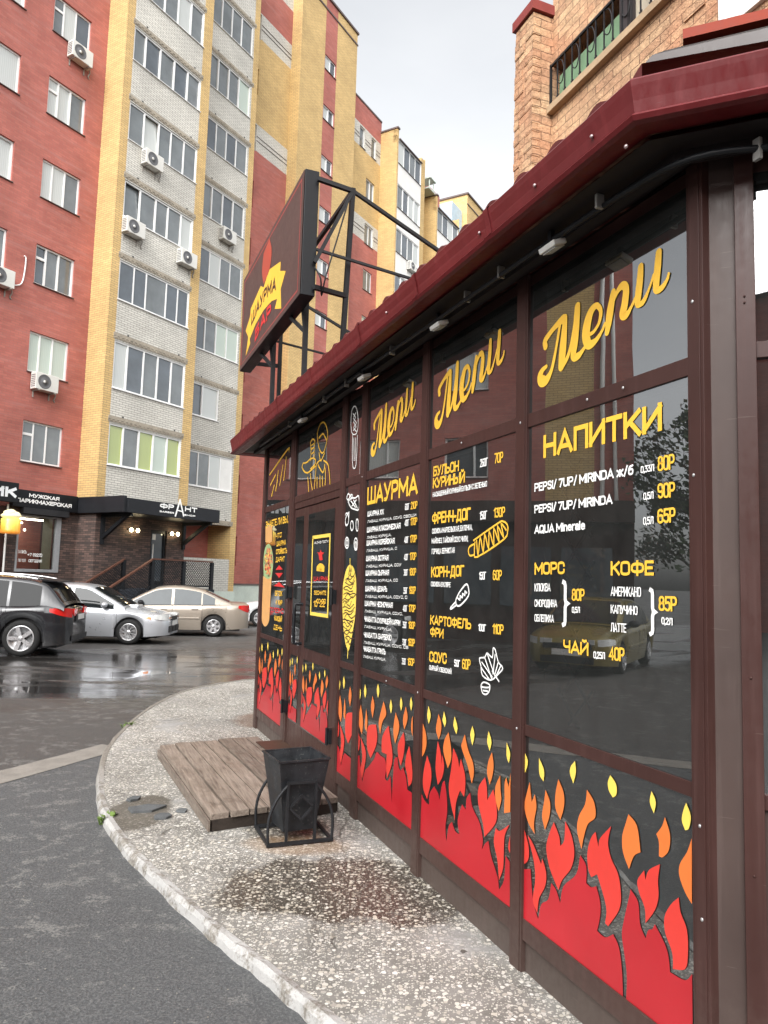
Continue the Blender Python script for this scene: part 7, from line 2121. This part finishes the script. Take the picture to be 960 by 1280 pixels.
while x < wx1:
    gr.bar((x, GYY, wz0 + .02), (x, GYY, wz1 - .03), .016, .016)
    gr.tube([(x - .025, GYY, wz0 + .10), (x, GYY, wz0 + .03), (x + .025, GYY, wz0 + .10)], .007, 0, 5)
    if k % 2 == 0:
        gr.tube(smooth_line([(x + .02, GYY, wz1 - .06), (x + .10, GYY, wz1 - .10), (x + .15, GYY, wz0 + .42), (x + .12, GYY, wz0 + .26), (x + .06, GYY, wz0 + .24), (x + .01, GYY, wz0 + .30)], 4), .008, 0, 5)
    x += .172; k += 1
gr.build('grille', M['black_rough'], sbg)
q = MB(); q.box(2.25, 3.7, WY - .05, WY + .02, 7.42, 7.50); q.box(2.25, 2.33, WY - .05, WY + .02, 7.50, 9.0); q.box(3.62, 3.7, WY - .05, WY + .02, 7.5, 9.0); q.box(2.25, 3.7, WY - .05, WY + .02, 9.0, 9.08)
fw = q.build('window', M['upvc'], sbg)
q = MB(); q.quad((2.33, WY - .012, 7.5), (3.62, WY - .012, 7.5), (3.62, WY - .012, 9.0), (2.33, WY - .012, 9.0)); q.build('blind', plain('white_mesh_blind', (.55, .55, .54), .6), fw)

# ================================================================ WEEDS AND TREES
def leafmat(name, c):
    k = NT(name)
    oi = k.n('ShaderNodeNewGeometry')
    col = k.ramp(oi.outputs['Random Per Island'], [(0, tuple(x * .55 for x in c)), (.5, c), (1, tuple(min(1, x * 1.5) for x in c))])
    k.setc(col); k.setr(.5)
    return k.m
def weed(loc, label, n, h, seed):
    r_ = random.Random(seed)
    q = MB()
    for i in range(n):
        a = r_.random() * 6.28
        l = h * (.5 + .7 * r_.random())
        d = Vector((math.cos(a), math.sin(a), 0)); s_ = Vector((-d.y, d.x, 0))
        b = Vector((r_.uniform(-.04, .04), r_.uniform(-.05, .05), 0))
        lean = .3 + .7 * r_.random()
        p = [b, b + d * l * .35 * lean + Vector((0, 0, l * .6)), b + d * l * .8 * lean + Vector((0, 0, l * .75))]
        w_ = .006 + .008 * r_.random()
        q.add([p[0] - s_ * w_ * .5, p[0] + s_ * w_ * .5, p[1] + s_ * w_, p[1] - s_ * w_, p[2]], [(0, 1, 2, 3), (3, 2, 4)])
    o = q.build('weed', leafmat('weed_leaf', (.10, .16, .035)), None, fix=False)
    o.location = loc
    tag(o, label, 'weed', 'weeds along the kerb')
weed((-2.57, 7.75, road_z(7.75) + .01), 'small green weed tuft at the far bend of the kerb', 50, .09, 1)
weed((-1.70, 4.86, RZ + .005), 'small green weed at the kerb foot beside the broken concrete', 34, .075, 2)

def tree(loc, label, h, cr, seed, nleaf=11000, c=(.05, .085, .03)):
    r_ = random.Random(seed)
    t = thing('tree', label, 'tree', loc, 0, 'trees reflected in the kiosk glass')
    q = MB()
    top = Vector((r_.uniform(-.3, .3), r_.uniform(-.3, .3), h * .8))
    q.tube([(0, 0, -.1), (.05, .03, h * .25), (top.x * .5, top.y * .5, h * .5), tuple(top)], [.22, .17, .12, .05], 0, 10)
    cl_ = []
    for i in range(26):
        a = r_.random() * 6.28; z = h * (.32 + .62 * r_.random())
        rad = cr * math.sqrt(max(.05, 1 - ((z / h - .58) / .5) ** 2)) * (.35 + .65 * r_.random())
        p = Vector((math.cos(a) * rad, math.sin(a) * rad, z)); cl_.append((p, .55 + .6 * r_.random()))
        z0 = max(h * .2, z - rad * .7)
        q.tube([(0, 0, z0), (p.x * .5, p.y * .5, (z0 + z) / 2 + .1), tuple(p)], [.06, .04, .015], 0, 6)
    q.build('trunk', plain('bark', (.085, .065, .05), .9, var=.35, vs=6, bump=.5), t)
    q = MB()
    for i in range(nleaf):
        p, rr_2 = cl_[r_.randrange(len(cl_))]
        v = Vector((r_.gauss(0, 1), r_.gauss(0, 1), r_.gauss(0, .8))); v.normalize()
        o_ = p + v * rr_2 * (r_.random() ** .5)
        n_ = Vector((r_.gauss(0, 1), r_.gauss(0, 1), r_.gauss(.5, 1))).normalized()
        a_ = n_.orthogonal().normalized(); b_ = n_.cross(a_)
        s_ = .07 + .07 * r_.random()
        q.add([o_ - a_ * s_, o_ + b_ * s_ * .5, o_ + a_ * s_, o_ - b_ * s_ * .5], [(0, 1, 2, 3)])
    q.build('crown', leafmat('leaf_green', c), t, fix=False)
    return t
tree((-19.5, 10.4, RF), 'leafy green tree at the left end of the apartment block', 9.5, 2.6, 1)
tree((-18.2, 7.4, RZ), 'tall green tree beyond the end of the apartment block', 11.5, 3.0, 2)
tree((-16.0, 3.0, RZ), 'broad green tree across the road from the kiosk', 9.0, 2.8, 3)
tree((9.5, -13.0, RZ), 'green tree across the road behind the viewer', 6.5, 2.4, 4)

# ================================================================ HOUSE ACROSS THE ROAD (behind the viewer; it is what the panes, cars and wet road mirror)
ob = thing('brick_house', 'long red brick house across the road, seen only mirrored in glass', 'building', (6, -33, RZ), R(178))
q = MB(); q.box(-34, 34, -6, 6, 0, 13.5); q.build('wall', M['red_brick'], ob)
q = MB(); q.add([(-34.4, -6.5, 13.5), (34.4, -6.5, 13.5), (34.4, 6.5, 13.5), (-34.4, 6.5, 13.5), (-33, 0, 16), (33, 0, 16)], [(0, 1, 5, 4), (2, 3, 4, 5), (0, 4, 3), (1, 2, 5), (0, 3, 2, 1)]); q.build('roof', M['rooftile'], ob)
for k in range(4):
    q = MB()
    for j in range(22): q.box(-32.5 + j * 3, -31.0 + j * 3, -6.03, -6.002, 1.2 + 2.85 * k, 2.6 + 2.85 * k)
    o = q.build('window_row', M['glass_mid'], ob); o['kind'] = 'stuff'
